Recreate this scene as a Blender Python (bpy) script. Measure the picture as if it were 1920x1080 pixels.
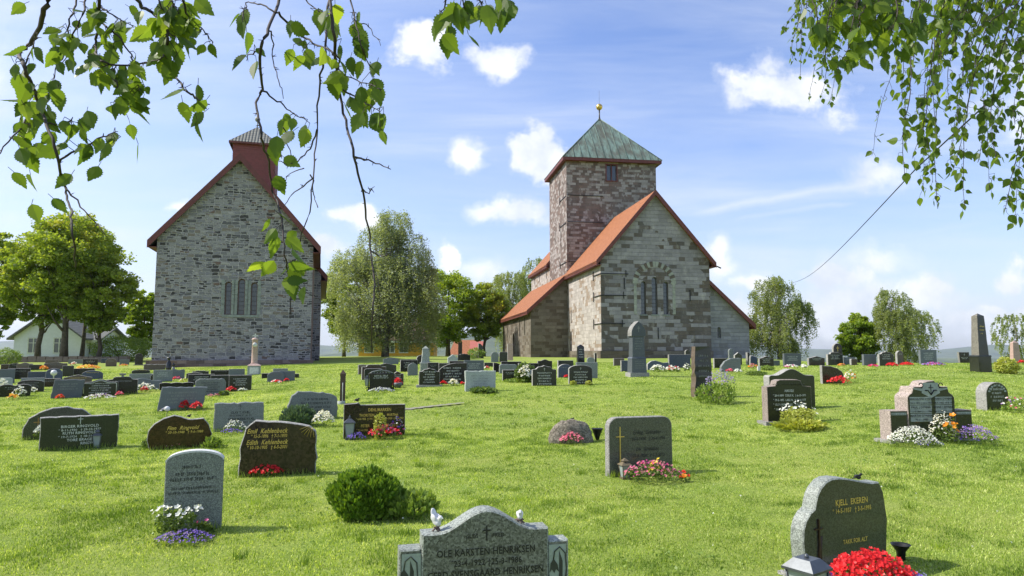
import bpy, bmesh, math, random
import numpy as np
from mathutils import Vector, Matrix, noise
R = math.radians
SC = bpy.context.scene
for o in list(bpy.data.objects): bpy.data.objects.remove(o)
COL = SC.collection

# ------------------------------------------------------------------ camera
EYE = 1.65; F = 1280.0; PITCH = math.atan(120 / 1280)
cam_d = bpy.data.cameras.new('camera'); cam = bpy.data.objects.new('camera', cam_d); COL.objects.link(cam)
cam.location = (0, 0, EYE); cam.rotation_euler = (math.pi / 2 + PITCH, 0, 0)
cam_d.lens = 24; cam_d.sensor_width = 36; cam_d.clip_start = 0.05; cam_d.clip_end = 40000
SC.camera = cam
# ------------------------------------------------------------------ exposure
SC.view_settings.view_transform = 'Standard'; SC.view_settings.look = 'None'
SC.view_settings.gamma = 1; SC.view_settings.exposure = 0.8
SC.cycles.max_bounces = 6; SC.cycles.diffuse_bounces = 3; SC.cycles.glossy_bounces = 3
SC.cycles.transmission_bounces = 4; SC.cycles.transparent_max_bounces = 8; SC.cycles.volume_bounces = 0
SC.cycles.caustics_reflective = False; SC.cycles.caustics_refractive = False
SC.cycles.use_denoising = True

# ------------------------------------------------------------------ node helper
class NT:
    def __init__(s, tree): s.t = tree; s.n = tree.nodes; s.l = tree.links
    def put(s, inp, v):
        if isinstance(v, bpy.types.NodeSocket): s.l.new(v, inp)
        elif v is not None:
            if hasattr(inp, 'default_value'):
                try: inp.default_value = v
                except Exception:
                    inp.default_value = (*v, 1) if len(v) == 3 else v[:3]
    def add(s, typ, props=None, **kw):
        nd = s.n.new(typ)
        for k, v in (props or {}).items(): setattr(nd, k, v)
        for k, v in kw.items():
            key = k.replace('_', ' ')
            if k[0] == 'i' and k[1:].isdigit(): s.put(nd.inputs[int(k[1:])], v)
            else: s.put(nd.inputs[key], v)
        return nd
    def m(s, op, a, b=None, c=None, clamp=False):
        nd = s.n.new('ShaderNodeMath'); nd.operation = op; nd.use_clamp = clamp
        s.put(nd.inputs[0], a)
        if b is not None: s.put(nd.inputs[1], b)
        if c is not None: s.put(nd.inputs[2], c)
        return nd.outputs[0]
    def mix(s, f, a, b, mode='MIX'):
        nd = s.n.new('ShaderNodeMix'); nd.data_type = 'RGBA'; nd.blend_type = mode
        s.put(nd.inputs[0], f); s.put(nd.inputs[6], a if not isinstance(a, tuple) else (*a, 1)); s.put(nd.inputs[7], b if not isinstance(b, tuple) else (*b, 1))
        return nd.outputs[2]
    def ramp(s, f, stops, interp='LINEAR'):
        nd = s.n.new('ShaderNodeValToRGB'); nd.color_ramp.interpolation = interp
        e = nd.color_ramp.elements
        while len(e) < len(stops): e.new(0.5)
        for el, (p, c) in zip(e, stops):
            el.position = p; el.color = (*c, 1) if not isinstance(c, (int, float)) else (c, c, c, 1)
        s.put(nd.inputs[0], f); return nd.outputs[0]
    def noise(s, vec, scale, detail=4, rough=.55, dist=0):
        nd = s.n.new('ShaderNodeTexNoise'); s.put(nd.inputs['Vector'], vec); nd.inputs['Scale'].default_value = scale
        nd.inputs['Detail'].default_value = detail; nd.inputs['Roughness'].default_value = rough; nd.inputs['Distortion'].default_value = dist
        return nd.outputs[0]
    def mapping(s, vec, loc=(0, 0, 0), rot=(0, 0, 0), scale=(1, 1, 1)):
        nd = s.n.new('ShaderNodeMapping'); s.put(nd.inputs[0], vec)
        nd.inputs[1].default_value = loc; nd.inputs[2].default_value = rot; nd.inputs[3].default_value = scale
        return nd.outputs[0]

# ------------------------------------------------------------------ world: sky and clouds
SUN_AZ_X, SUN_AZ_Y, SUN_EL = -1.0, 0.02, R(46)
W = bpy.data.worlds.new('World'); SC.world = W; W.use_nodes = True
wt = NT(W.node_tree); W.node_tree.nodes.clear()
sky = wt.add('ShaderNodeTexSky', dict(sky_type='NISHITA', sun_disc=False))
sky.sun_elevation = SUN_EL; sky.sun_rotation = math.atan2(SUN_AZ_X, SUN_AZ_Y) % (2 * math.pi)
sky.air_density = 1.15; sky.dust_density = 1.0; sky.ozone_density = 2.0; sky.altitude = 200
geo = wt.add('ShaderNodeTexCoord'); dirv = geo.outputs['Generated']
sep = wt.add('ShaderNodeSeparateXYZ', None, i0=dirv); X, Y, Z = sep.outputs
def px_uv(px, py):
    a = (px - 960) / F; b = (540 - py) / F
    dy = math.cos(PITCH) - b * math.sin(PITCH); dz = math.sin(PITCH) + b * math.cos(PITCH)
    return a / dy, dz / dy
yy = wt.m('MAXIMUM', wt.m('ABSOLUTE', Y), .12)
U = wt.m('DIVIDE', X, yy); V = wt.m('DIVIDE', Z, yy)
uv = wt.add('ShaderNodeCombineXYZ', None, i0=U, i1=V, i2=wt.m('MULTIPLY', wt.m('SIGN', Y), 5.0)).outputs[0]
n1 = wt.noise(uv, 7.0, 7, .6); n2 = wt.noise(wt.mapping(uv, loc=(3, 7, 1)), 22.0, 5, .6)
dn = wt.add('ShaderNodeTexNoise', None, Vector=uv, Scale=5.5, Detail=5.0, Roughness=.62).outputs['Color']
dsep = wt.add('ShaderNodeSeparateColor', None, i0=dn).outputs
UW = wt.m('ADD', U, wt.m('MULTIPLY', wt.m('SUBTRACT', dsep[0], .5), .17)); VW = wt.m('ADD', V, wt.m('MULTIPLY', wt.m('SUBTRACT', dsep[1], .5), .12))
warp = wt.m('ADD', wt.m('MULTIPLY', wt.m('SUBTRACT', n1, .5), 2.6), wt.m('MULTIPLY', wt.m('SUBTRACT', n2, .5), 1.1))
clouds = [(765, 78, 55, 55, 1.0), (925, 108, 75, 36, .85), (1012, 275, 78, 52, 1.35), (858, 302, 38, 40, .6), (960, 400, 95, 26, .7),
          (680, 406, 48, 28, .85), (822, 475, 34, 34, 1.15), (625, 470, 40, 22, .8), (1450, 178, 110, 58, .85), (1430, 140, 50, 35, .5), (1640, 338, 80, 26, .45),
          (1365, 485, 45, 55, .7), (1545, 518, 65, 32, .85), (1895, 512, 45, 34, .9), (330, 395, 30, 16, .5), (905, 500, 60, 26, .4),
          (1700, 560, 260, 60, .75), (1500, 605, 180, 40, .8), (1850, 600, 190, 55, .8), (1400, 610, 120, 40, .7), (1750, 540, 90, 28, .9), (1570, 590, 70, 24, .95), (1440, 550, 50, 26, .8), (1880, 570, 70, 22, .9), (1620, 480, 90, 30, .4), (1150, 590, 100, 30, .3), (20, 600, 90, 50, .6), (-100, 150, 200, 200, .3), (2050, 150, 200, 120, .8), (1300, 560, 60, 60, .3)]
acc = None
for (px, py, rx, ry, st) in clouds:
    u0, v0 = px_uv(px, py); ru = rx * 1.25 / F; rv = ry * 1.25 / F
    a = wt.m('MULTIPLY', wt.m('SUBTRACT', UW, u0), 1 / ru); b = wt.m('MULTIPLY', wt.m('SUBTRACT', VW, v0), 1 / rv)
    d = wt.m('SQRT', wt.m('ADD', wt.m('MULTIPLY', a, a), wt.m('MULTIPLY', b, b)))
    k = wt.m('SUBTRACT', .95, d)
    k = wt.m('MULTIPLY', wt.m('ADD', k, wt.m('MULTIPLY', warp, .8)), st * 1.75, clamp=True)
    acc = k if acc is None else wt.m('MAXIMUM', acc, k)
cum = wt.m('MULTIPLY', acc, wt.m('GREATER_THAN', Y, .05))
cum = wt.ramp(cum, [(0, 0), (.28, .22), (.65, .88), (1, 1)])
# thin streaked high cloud
st_uv = wt.mapping(uv, rot=(0, 0, R(-11)), scale=(1.1, 8.5, 1))
s1 = wt.noise(st_uv, 1.5, 6, .6, .3); s2 = wt.noise(wt.mapping(uv, loc=(1, 2, 0)), .9, 4, .5)
cir = wt.ramp(wt.m('ADD', wt.m('MULTIPLY', s1, .75), wt.m('MULTIPLY', s2, .45)), [(.47, 0), (.62, .25), (.82, .85)])
left = wt.m('MULTIPLY', wt.m('SUBTRACT', .1, U), .75, clamp=True)
low = wt.m('SUBTRACT', 1.0, wt.m('MULTIPLY', V, 3.2), clamp=True)
def streak(x0, y0, x1, y1, wd, st):
    (ua, va), (ub, vb) = px_uv(x0, y0), px_uv(x1, y1); L = math.hypot(ub - ua, vb - va); c, s = (ub - ua) / L, (vb - va) / L
    du = wt.m('SUBTRACT', U, (ua + ub) / 2); dv = wt.m('SUBTRACT', V, (va + vb) / 2)
    al = wt.m('ADD', wt.m('MULTIPLY', du, c), wt.m('MULTIPLY', dv, s)); pe = wt.m('SUBTRACT', wt.m('MULTIPLY', dv, c), wt.m('MULTIPLY', du, s))
    pe = wt.m('ADD', pe, wt.m('MULTIPLY', wt.m('SUBTRACT', n1, .5), .03))
    al = wt.m('SUBTRACT', 1, wt.m('ABSOLUTE', wt.m('MULTIPLY', al, 2 / L)), clamp=True)
    pe = wt.m('SUBTRACT', 1, wt.m('ABSOLUTE', wt.m('MULTIPLY', pe, F / wd)), clamp=True)
    return wt.m('MULTIPLY', wt.m('MULTIPLY', wt.m('MULTIPLY', wt.m('SMOOTH_MIN', wt.m('MULTIPLY', al, 2.5), 1, .3), pe), st), wt.m('ADD', .5, s1))
sk = streak(1240, 415, 1720, 325, 22, .75)
sk = wt.m('MAXIMUM', sk, streak(1330, 425, 1640, 372, 14, .5))
sk = wt.m('MAXIMUM', sk, streak(1300, 520, 1950, 400, 30, .4))
sk = wt.m('MAXIMUM', sk, streak(1230, 330, 1700, 250, 26, .2))
thin = wt.m('ADD', wt.m('MULTIPLY', cir, .85), wt.m('ADD', wt.m('MULTIPLY', left, .5), wt.m('MULTIPLY', low, .3)), clamp=True)
thin = wt.m('MAXIMUM', thin, sk)
thin = wt.m('MULTIPLY', thin, wt.m('MULTIPLY', wt.m('ADD', wt.m('MULTIPLY', Z, 8.0), .9, clamp=True), .85))
shade = wt.noise(wt.mapping(uv, loc=(0, .05, 0)), 9.0, 5, .6)
skyc = wt.mix(1.0, sky.outputs[0], (.84, .88, 1.12), 'MULTIPLY')
ccol = wt.mix(wt.ramp(shade, [(.35, 0), (.62, 1)]), (4.3, 4.6, 5.1), (6.3, 6.3, 6.3))
base = wt.mix(thin, skyc, (4.7, 5.0, 5.5)); full = wt.mix(wt.m('MULTIPLY', cum, .93), base, ccol)
bg = wt.add('ShaderNodeBackground', None, Color=full, Strength=0.115)
wo = wt.add('ShaderNodeOutputWorld', None, Surface=bg.outputs[0])

# ------------------------------------------------------------------ sun
sd = bpy.data.lights.new('sun', 'SUN'); sd.energy = 3.9; sd.angle = R(.55); sd.color = (1, .94, .84)
sun = bpy.data.objects.new('sun', sd); COL.objects.link(sun)
sv = Vector((SUN_AZ_X * math.cos(SUN_EL), SUN_AZ_Y * math.cos(SUN_EL), math.sin(SUN_EL))).normalized()
sun.rotation_euler = sv.to_track_quat('Z', 'Y').to_euler(); sun.location = (-20, 0, 40)

# ------------------------------------------------------------------ terrain height
TD = [0, 6, 9, 12, 15, 19, 22, 26, 30, 34, 41, 53, 70, 95, 130, 200, 600, 1500, 3000, 12000]
TL = [0, 0, 0, -.03, .03, .12, .2, .35, .48, .57, .69, .76, .85, .9, -1.5, -9, -60, -150, -160, -170]
TM = [0, 0, 0, 0, .15, .42, .6, .78, .88, .95, 1.05, 1.13, 1.18, 1.1, -1.5, -9, -60, -150, -160, -170]
TC = [0, 0, 0, .05, .2, .42, .58, .8, .92, 1.0, 1.08, 1.17, 1.15, .6, -1.5, -9, -60, -150, -160, -170]
TR = [0, .0, .2, .3, .36, .5, .65, .85, .97, 1.06, .98, .6, 0, -1, -3, -10, -60, -150, -160, -170]
_f = np.arange(0, 240, .5); _k = np.hanning(11); _k /= _k.sum()
_tab = []
for T in (TL, TM, TC, TR):
    a = np.interp(_f, TD, T); a2 = np.convolve(np.pad(a, 5, mode='edge'), _k, 'valid'); _tab.append(a2)
_tt = np.array([-.6, -.1, .3, .6])
def gh(x, y):
    x = np.asarray(x, float); y = np.asarray(y, float); yc = np.clip(y, 0, 12000)
    t = np.clip(x / np.maximum(yc, 5), -.6, .6)
    cols = [np.where(yc < 238, np.interp(yc, _f, _tab[i]), np.interp(yc, TD, (TL, TM, TC, TR)[i])) for i in range(4)]
    out = np.zeros_like(yc + x)
    for i in range(3):
        a, b = _tt[i], _tt[i + 1]; w = np.clip((t - a) / (b - a), 0, 1); w = w * w * (3 - 2 * w)
        out = np.where((t >= a) & (t <= b), cols[i] * (1 - w) + cols[i + 1] * w, out)
    far = np.clip((np.abs(x) - 90) / 300, 0, 1) * np.clip(yc, 0, 60) / 60
    return out - far * 12
def gz(x, y): return float(gh(x, y))
CP, SP = math.cos(PITCH), math.sin(PITCH)
def ray(px, py):
    a = (px - 960) / F; b = (540 - py) / F
    return a, CP - b * SP, SP + b * CP
def at(px, py, y):                       # point seen at a photo pixel, at forward distance y
    dx, dy, dz = ray(px, py); k = y / dy
    return Vector((dx * k, y, EYE + dz * k))
_ys = np.concatenate([np.arange(3, 60, .05), np.arange(60, 240, .4)])
def ground_at(px, py):                   # where the photo pixel meets the lawn
    dx, dy, dz = ray(px, py)
    xs = dx / dy * _ys; zs = EYE + dz / dy * _ys; below = np.nonzero(zs <= gh(xs, _ys))[0]
    y = float(_ys[below[0]]) if len(below) else 60.0
    x = dx / dy * y
    return Vector((x, y, gz(x, y)))

# ------------------------------------------------------------------ mesh helpers
def tag(o, label=None, cat=None, group=None, kind=None):
    if label: o['label'] = label
    if cat: o['category'] = cat
    if group: o['group'] = group
    if kind: o['kind'] = kind
    return o
def empty(name, loc, rz=0.0, label=None, cat=None, group=None):
    o = bpy.data.objects.new(name, None); COL.objects.link(o); o.location = loc; o.rotation_euler = (0, 0, rz); o.empty_display_size = .1
    return tag(o, label, cat, group)
def link(name, me, parent=None, mats=None, label=None):
    o = bpy.data.objects.new(name, me); COL.objects.link(o)
    if mats is not None:
        for m in (mats if isinstance(mats, (list, tuple)) else [mats]): me.materials.append(m)
    if parent: o.parent = parent
    if label: o['label'] = label
    return o
def boxuv(me):
    uvl = me.uv_layers.new(name='UVMap').data; vs = me.vertices
    for p in me.polygons:
        n = p.normal
        h = Vector((0, 0, 1)).cross(n)
        if h.length < .05: h = Vector((1, 0, 0))
        h.normalize(); v = n.cross(h)
        for li in p.loop_indices:
            c = vs[me.loops[li].vertex_index].co; uvl[li].uv = (c.dot(h), c.dot(v))
class MB:
    def __init__(s): s.v = []; s.f = []; s.mi = []; s.sm = []
    def add(s, vs, fs, mi=0, smooth=False):
        b = len(s.v); s.v += [tuple(v) for v in vs]
        for f in fs: s.f.append(tuple(i + b for i in f)); s.mi.append(mi); s.sm.append(smooth)
    def box(s, x0, x1, y0, y1, z0, z1, mi=0):
        s.add([(x0, y0, z0), (x1, y0, z0), (x1, y1, z0), (x0, y1, z0), (x0, y0, z1), (x1, y0, z1), (x1, y1, z1), (x0, y1, z1)],
              [(0, 3, 2, 1), (4, 5, 6, 7), (0, 1, 5, 4), (1, 2, 6, 5), (2, 3, 7, 6), (3, 0, 4, 7)], mi)
    def prism(s, poly, a, b, axis='y', mi=0, front=None):   # poly (x,z) CCW seen from -y, extruded along y from a to b
        n = len(poly)
        if axis == 'y': vs = [(x, a, z) for x, z in poly] + [(x, b, z) for x, z in poly]
        else: vs = [(a, x, z) for x, z in poly] + [(b, x, z) for x, z in poly]
        s.add(vs, [tuple(range(n))], front if front is not None else mi)
        s.f.append(tuple(i + len(s.v) - n for i in reversed(range(n)))); s.mi.append(mi); s.sm.append(False)
        o = len(s.v) - 2 * n
        for i in range(n):
            j = (i + 1) % n; s.f.append((o + i, o + n + i, o + n + j, o + j)); s.mi.append(mi); s.sm.append(False)
    def tube(s, pts, rad, sides=6, mi=0, cap=True):
        pts = [Vector(p) for p in pts]; n = len(pts); rings = []
        up = Vector((0.31, 0.17, 1)).normalized(); vs = []
        for i, p in enumerate(pts):
            d = (pts[min(i + 1, n - 1)] - pts[max(i - 1, 0)]).normalized() if n > 1 else Vector((0, 0, 1))
            a = d.cross(up)
            if a.length < .1: a = d.cross(Vector((1, 0, 0)))
            a.normalize(); b = d.cross(a)
            r = rad[i] if isinstance(rad, (list, tuple)) else rad
            for k in range(sides):
                t = 2 * math.pi * k / sides; vs.append(p + a * (r * math.cos(t)) + b * (r * math.sin(t)))
        fs = []
        for i in range(n - 1):
            for k in range(sides):
                k2 = (k + 1) % sides; fs.append((i * sides + k, (i + 1) * sides + k, (i + 1) * sides + k2, i * sides + k2))
        if cap: fs += [tuple(range(sides)), tuple((n - 1) * sides + k for k in reversed(range(sides)))]
        s.add(vs, fs, mi, True)
    def lathe(s, prof, c=(0, 0, 0), sides=16, mi=0):
        vs = []; fs = []
        for r, z in prof:
            for k in range(sides):
                t = 2 * math.pi * k / sides; vs.append((c[0] + r * math.cos(t), c[1] + r * math.sin(t), c[2] + z))
        for i in range(len(prof) - 1):
            for k in range(sides):
                k2 = (k + 1) % sides; fs.append((i * sides + k, i * sides + k2, (i + 1) * sides + k2, (i + 1) * sides + k))
        fs += [tuple(reversed(range(sides))), tuple((len(prof) - 1) * sides + k for k in range(sides))]
        s.add(vs, fs, mi, True)
    def frustum(s, x, y, z0, z1, w0, d0, w1, d1, mi=0):
        vs = [(x + a * w / 2, y + b * d / 2, z) for z, w, d in ((z0, w0, d0), (z1, w1, d1)) for a, b in ((-1, -1), (1, -1), (1, 1), (-1, 1))]
        s.add(vs, [(0, 3, 2, 1), (4, 5, 6, 7), (0, 1, 5, 4), (1, 2, 6, 5), (2, 3, 7, 6), (3, 0, 4, 7)], mi)
    def mesh(s, name):
        me = bpy.data.meshes.new(name); me.from_pydata(s.v, [], s.f); me.update()
        if len(s.f) < 4000:
            bm = bmesh.new(); bm.from_mesh(me); bmesh.ops.recalc_face_normals(bm, faces=bm.faces); bm.to_mesh(me); bm.free()
        me.polygons.foreach_set('material_index', s.mi); me.polygons.foreach_set('use_smooth', s.sm); return me
    def build(s, name, mats, parent=None, uv=False, label=None):
        me = s.mesh(name)
        if uv: boxuv(me)
        return link(name, me, parent, mats, label)
def fast(name, V, mat, parent=None, tint=None, label=None):      # V: (N,k,3) loose k-gons
    V = np.asarray(V, np.float32); n, k = V.shape[:2]
    me = bpy.data.meshes.new(name); me.vertices.add(n * k); me.vertices.foreach_set('co', V.reshape(-1))
    me.loops.add(n * k); me.loops.foreach_set('vertex_index', np.arange(n * k, dtype=np.int32))
    me.polygons.add(n); me.polygons.foreach_set('loop_start', np.arange(0, n * k, k, dtype=np.int32))
    me.polygons.foreach_set('loop_total', np.full(n, k, np.int32))
    if tint is not None:
        a = me.attributes.new('tint', 'FLOAT', 'FACE'); a.data.foreach_set('value', np.asarray(tint, np.float32))
    me.update(calc_edges=True); return link(name, me, parent, mat, label)
def cut(obj, cutters):                                            # boolean openings through a wall mesh
    cm = cutters.mesh('cut'); co = bpy.data.objects.new('cut', cm); COL.objects.link(co)
    md = obj.modifiers.new('b', 'BOOLEAN'); md.operation = 'DIFFERENCE'; md.object = co; md.solver = 'EXACT'
    par = obj.parent; obj.parent = None
    bpy.context.view_layer.update(); dg = bpy.context.evaluated_depsgraph_get()
    me = bpy.data.meshes.new_from_object(obj.evaluated_get(dg)); old = obj.data
    obj.modifiers.clear(); obj.data = me; bpy.data.meshes.remove(old); obj.parent = par
    bpy.data.objects.remove(co); bpy.data.meshes.remove(cm)
    while me.uv_layers: me.uv_layers.remove(me.uv_layers[0])
    boxuv(me)
def blob(name, balls, voxel, mat, parent=None, smooth=3):         # merged ellipsoids -> one continuous surface
    m = MB()
    for (c, r, rot) in balls:
        M = Matrix.Translation(c) @ rot.to_4x4() if rot is not None else Matrix.Translation(c)
        vs = []; fs = []; n1, n2 = 10, 7
        for i in range(n2 + 1):
            th = math.pi * i / n2
            for k in range(n1):
                ph = 2 * math.pi * k / n1; vs.append(M @ Vector((r[0] * math.sin(th) * math.cos(ph), r[1] * math.sin(th) * math.sin(ph), r[2] * math.cos(th))))
        for i in range(n2):
            for k in range(n1):
                k2 = (k + 1) % n1; fs.append((i * n1 + k, (i + 1) * n1 + k, (i + 1) * n1 + k2, i * n1 + k2))
        m.add(vs, fs, 0, True)
    me = m.mesh(name); bm = bmesh.new(); bm.from_mesh(me); bmesh.ops.remove_doubles(bm, verts=bm.verts, dist=1e-5); bm.to_mesh(me); bm.free()
    o = bpy.data.objects.new('tmp', me); COL.objects.link(o)
    r = o.modifiers.new('r', 'REMESH'); r.mode = 'VOXEL'; r.voxel_size = voxel
    s = o.modifiers.new('s', 'SMOOTH'); s.iterations = smooth; s.factor = .5
    bpy.context.view_layer.update(); me2 = bpy.data.meshes.new_from_object(o.evaluated_get(bpy.context.evaluated_depsgraph_get()))
    bpy.data.objects.remove(o); bpy.data.meshes.remove(me)
    for p in me2.polygons: p.use_smooth = True
    return link(name, me2, parent, mat)
def text_verts(body, size, shear=0.0, align='CENTER', space=1.0):
    cu = bpy.data.curves.new('t', 'FONT'); cu.body = body; cu.size = size; cu.align_x = align; cu.shear = shear; cu.space_character = space; cu.resolution_u = 2; cu.offset = size * .018
    o = bpy.data.objects.new('t', cu); COL.objects.link(o); bpy.context.view_layer.update()
    me = bpy.data.meshes.new_from_object(o.evaluated_get(bpy.context.evaluated_depsgraph_get()))
    vs = [v.co.copy() for v in me.vertices]; fs = [tuple(p.vertices) for p in me.polygons]
    bpy.data.objects.remove(o); bpy.data.curves.remove(cu); bpy.data.meshes.remove(me); return vs, fs

# ------------------------------------------------------------------ materials
MATS = {}
def newmat(name):
    m = bpy.data.materials.new(name); m.use_nodes = True; nt = NT(m.node_tree); m.node_tree.nodes.clear(); return m, nt
def finish(nt, color, rough=.8, bump=None, bstr=.3, bdist=.02, metal=0, spec=.5, sss=None):
    p = nt.add('ShaderNodeBsdfPrincipled'); nt.put(p.inputs['Base Color'], color if not isinstance(color, tuple) else (*color, 1))
    nt.put(p.inputs['Roughness'], rough); p.inputs['Metallic'].default_value = metal; p.inputs['Specular IOR Level'].default_value = spec
    if bump is not None:
        b = nt.add('ShaderNodeBump', None, Strength=bstr, Distance=bdist, Height=bump); nt.l.new(b.outputs[0], p.inputs['Normal'])
    o = nt.add('ShaderNodeOutputMaterial'); nt.l.new(p.outputs[0], o.inputs[0]); return p
def simple(name, col, rough=.6, metal=0, var=.25, scale=12, spec=.5):
    if name in MATS: return MATS[name]
    m, nt = newmat(name); tc = nt.add('ShaderNodeTexCoord').outputs['Object']
    n = nt.noise(tc, scale, 4); c = nt.mix(nt.ramp(n, [(.3, 0), (.7, 1)]), tuple(x * (1 - var) for x in col), tuple(min(1, x * (1 + var)) for x in col))
    finish(nt, c, rough, n, .15, .005, metal, spec); MATS[name] = m; return m
def granite(name, col, fleck=.5, rough=.25, scale=1.0, tone=None, spec=.5, bump=.0):
    m, nt = newmat(name); tc = nt.add('ShaderNodeTexCoord').outputs['Object']; oi = nt.add('ShaderNodeObjectInfo').outputs['Random']
    v = nt.add('ShaderNodeTexVoronoi', None, Vector=tc, Scale=150 * scale); n = nt.noise(tc, 60 * scale, 3, .7); big = nt.noise(tc, 3.5, 4, .6)
    dark = tuple(x * (1 - fleck * .75) for x in col); lite = tuple(min(.9, x * (1 + fleck * 1.3)) for x in col)
    sepv = nt.add('ShaderNodeSeparateColor', None, i0=v.outputs['Color']).outputs[0]
    c = nt.mix(nt.ramp(sepv, [(.2, 0), (.9, 1)]), dark, lite)
    c = nt.mix(nt.ramp(n, [(.35, 0), (.7, .6)]), c, tuple(x * 1.15 for x in col))
    c = nt.mix(nt.ramp(big, [(.4, 0), (.75, .35)]), c, tone or tuple(x * .6 for x in col))
    hs = nt.add('ShaderNodeHueSaturation', None, Value=nt.m('ADD', .8, nt.m('MULTIPLY', oi, .4)), Color=c).outputs[0]
    finish(nt, hs, nt.m('ADD', rough, nt.m('MULTIPLY', big, .12)), n, bump, .004, 0, spec); MATS[name] = m; return m
SIDE = granite('granite_rough_side', (.26, .255, .24), .6, .85, .7, None, .2, .6)
SIDED = granite('granite_side_dark', (.17, .16, .135), .7, .9, .6, None, .2, .8)
SIDER = granite('granite_pinkish_side', (.27, .225, .2), .6, .85, .7, None, .2, .6)
G = {
 'black': granite('granite_black_polished', (.012, .0125, .013), .5, .08),
 'dark': granite('granite_dark_polished', (.023, .025, .023), .5, .1),
 'green': granite('granite_dark_green', (.028, .032, .022), .5, .1),
 'grey': granite('granite_grey', (.17, .185, .18), .55, .5),
 'light': granite('granite_light_grey', (.33, .36, .33), .45, .65),
 'slate': granite('granite_slate_grey', (.11, .125, .135), .3, .5),
 'blue': granite('granite_blue', (.05, .065, .105), .6, .2),
 'brown': granite('granite_brown', (.1, .075, .055), .5, .35, 1, (.05, .04, .035)),
 'red': granite('granite_red_brown', (.045, .022, .011), .6, .1, .3, (.025, .02, .014)),
 'wine': granite('granite_brown_black', (.034, .022, .016), .7, .1, .25, (.02, .022, .018)),
 'pink': granite('granite_pink', (.36, .25, .21), .5, .6),
 'pale': granite('granite_speckled_pale', (.2, .22, .195), .7, .5),
 'olive': granite('granite_olive_speckled', (.058, .062, .046), .55, .06, .8),
 'olive2': granite('granite_olive_grey', (.1, .104, .085), .5, .14, .8),
 'steel': granite('granite_steel_blue', (.07, .08, .09), .4, .35),
 'boulder': granite('boulder_lichen', (.16, .14, .11), .7, .9, .3, (.25, .25, .19), .2, .8),
}
GOLD = simple('gold_paint', (.62, .45, .1), .4, .3); SILVER = simple('white_lettering', (.55, .57, .52), .6); INK = simple('black_lettering', (.012, .012, .012), .5)
DIM = simple('grey_lettering', (.24, .25, .23), .6); BRONZE = simple('dark_bronze', (.03, .03, .028), .35, .6); IRON = simple('black_iron', (.012, .012, .012), .5, .2)
def ashlar(name, pale, pale2, brown, dark, thr, bw=.62, bh=.29, plaster=(.62, .6, .54), pl=.3, speck=.35, zone=False, mort=.3):
    m, nt = newmat(name); uvn = nt.add('ShaderNodeTexCoord').outputs['UV']
    wob = nt.add('ShaderNodeTexNoise', None, Vector=uvn, Scale=1.3, Detail=3.0).outputs['Color']
    wv = nt.add('ShaderNodeVectorMath', dict(operation='MULTIPLY_ADD'), i0=wob, i1=(.07, .05, 0), i2=uvn).outputs[0]
    def brick(w, h, off):
        b = nt.add('ShaderNodeTexBrick', dict(offset=off, squash=1.55, squash_frequency=3), Vector=wv, Color1=(0, 0, 0, 1), Color2=(1, 1, 1, 1), Mortar=(.5, .5, .5, 1), Scale=1.0, Mortar_Size=.011, Mortar_Smooth=.35, Bias=0.0, Brick_Width=w, Row_Height=h)
        return nt.add('ShaderNodeSeparateColor', None, i0=b.outputs[0]).outputs[0], b.outputs['Fac']
    v, fac = brick(bw, bh, .5)
    big = nt.noise(uvn, .28, 3, .5); mid = nt.noise(uvn, 3.2, 6, .65); fine = nt.noise(uvn, 26, 4, .7)
    key = nt.m('ADD', v, nt.m('MULTIPLY', nt.m('SUBTRACT', big, .5), 1.5))
    if zone:      # more of the brown stone was used low down and at the corners
        sx = nt.add('ShaderNodeSeparateXYZ', None, i0=uvn).outputs; e = nt.m('ABSOLUTE', nt.m('SUBTRACT', sx[0], 4.3))
        key = nt.m('ADD', key, nt.m('SUBTRACT', nt.m('MULTIPLY', nt.m('SUBTRACT', sx[1], 1.5), .045, clamp=True), nt.m('MULTIPLY', nt.m('SUBTRACT', e, 2.2), .16, clamp=True)))
    isb = nt.ramp(key, [(thr, 1), (thr + .03, 0)], 'CONSTANT')
    v2 = nt.m('FRACT', nt.m('MULTIPLY', v, 7.31)); v3 = nt.m('FRACT', nt.m('MULTIPLY', v, 13.7))
    c1 = nt.mix(v2, tuple(x * .82 for x in pale), pale2); c1 = nt.mix(nt.ramp(mid, [(.35, .35), (.6, 0)]), c1, tuple(x * .55 for x in pale))
    c2 = nt.mix(v3, brown, dark)
    c = nt.mix(isb, c1, c2)
    c = nt.mix(nt.ramp(nt.noise(nt.mapping(uvn, scale=(1, .55, 1)), 1.7, 7, .68), [(.56, 0), (.64, pl)]), c, plaster)
    c = nt.mix(nt.m('MULTIPLY', nt.ramp(fine, [(.3, 1), (.55, 0)]), speck), c, tuple(x * .35 for x in brown))
    c = nt.mix(nt.m('MULTIPLY', fac, mort), c, (.26, .25, .23))
    c = nt.mix(nt.ramp(nt.noise(nt.mapping(uvn, scale=(1.6, .35, 1)), .7, 5, .6), [(.35, .4), (.6, 0)]), c, tuple(x * .62 for x in pale))
    h = nt.m('SUBTRACT', nt.m('ADD', nt.m('MULTIPLY', mid, .5), nt.m('ADD', nt.m('MULTIPLY', fine, .25), nt.m('MULTIPLY', v2, .3))), nt.m('MULTIPLY', fac, .7))
    c = nt.mix(1.0, c, (1.01, .98, 1.02), 'MULTIPLY')
    finish(nt, c, .92, h, .9, .045, 0, .15); return m
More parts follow.
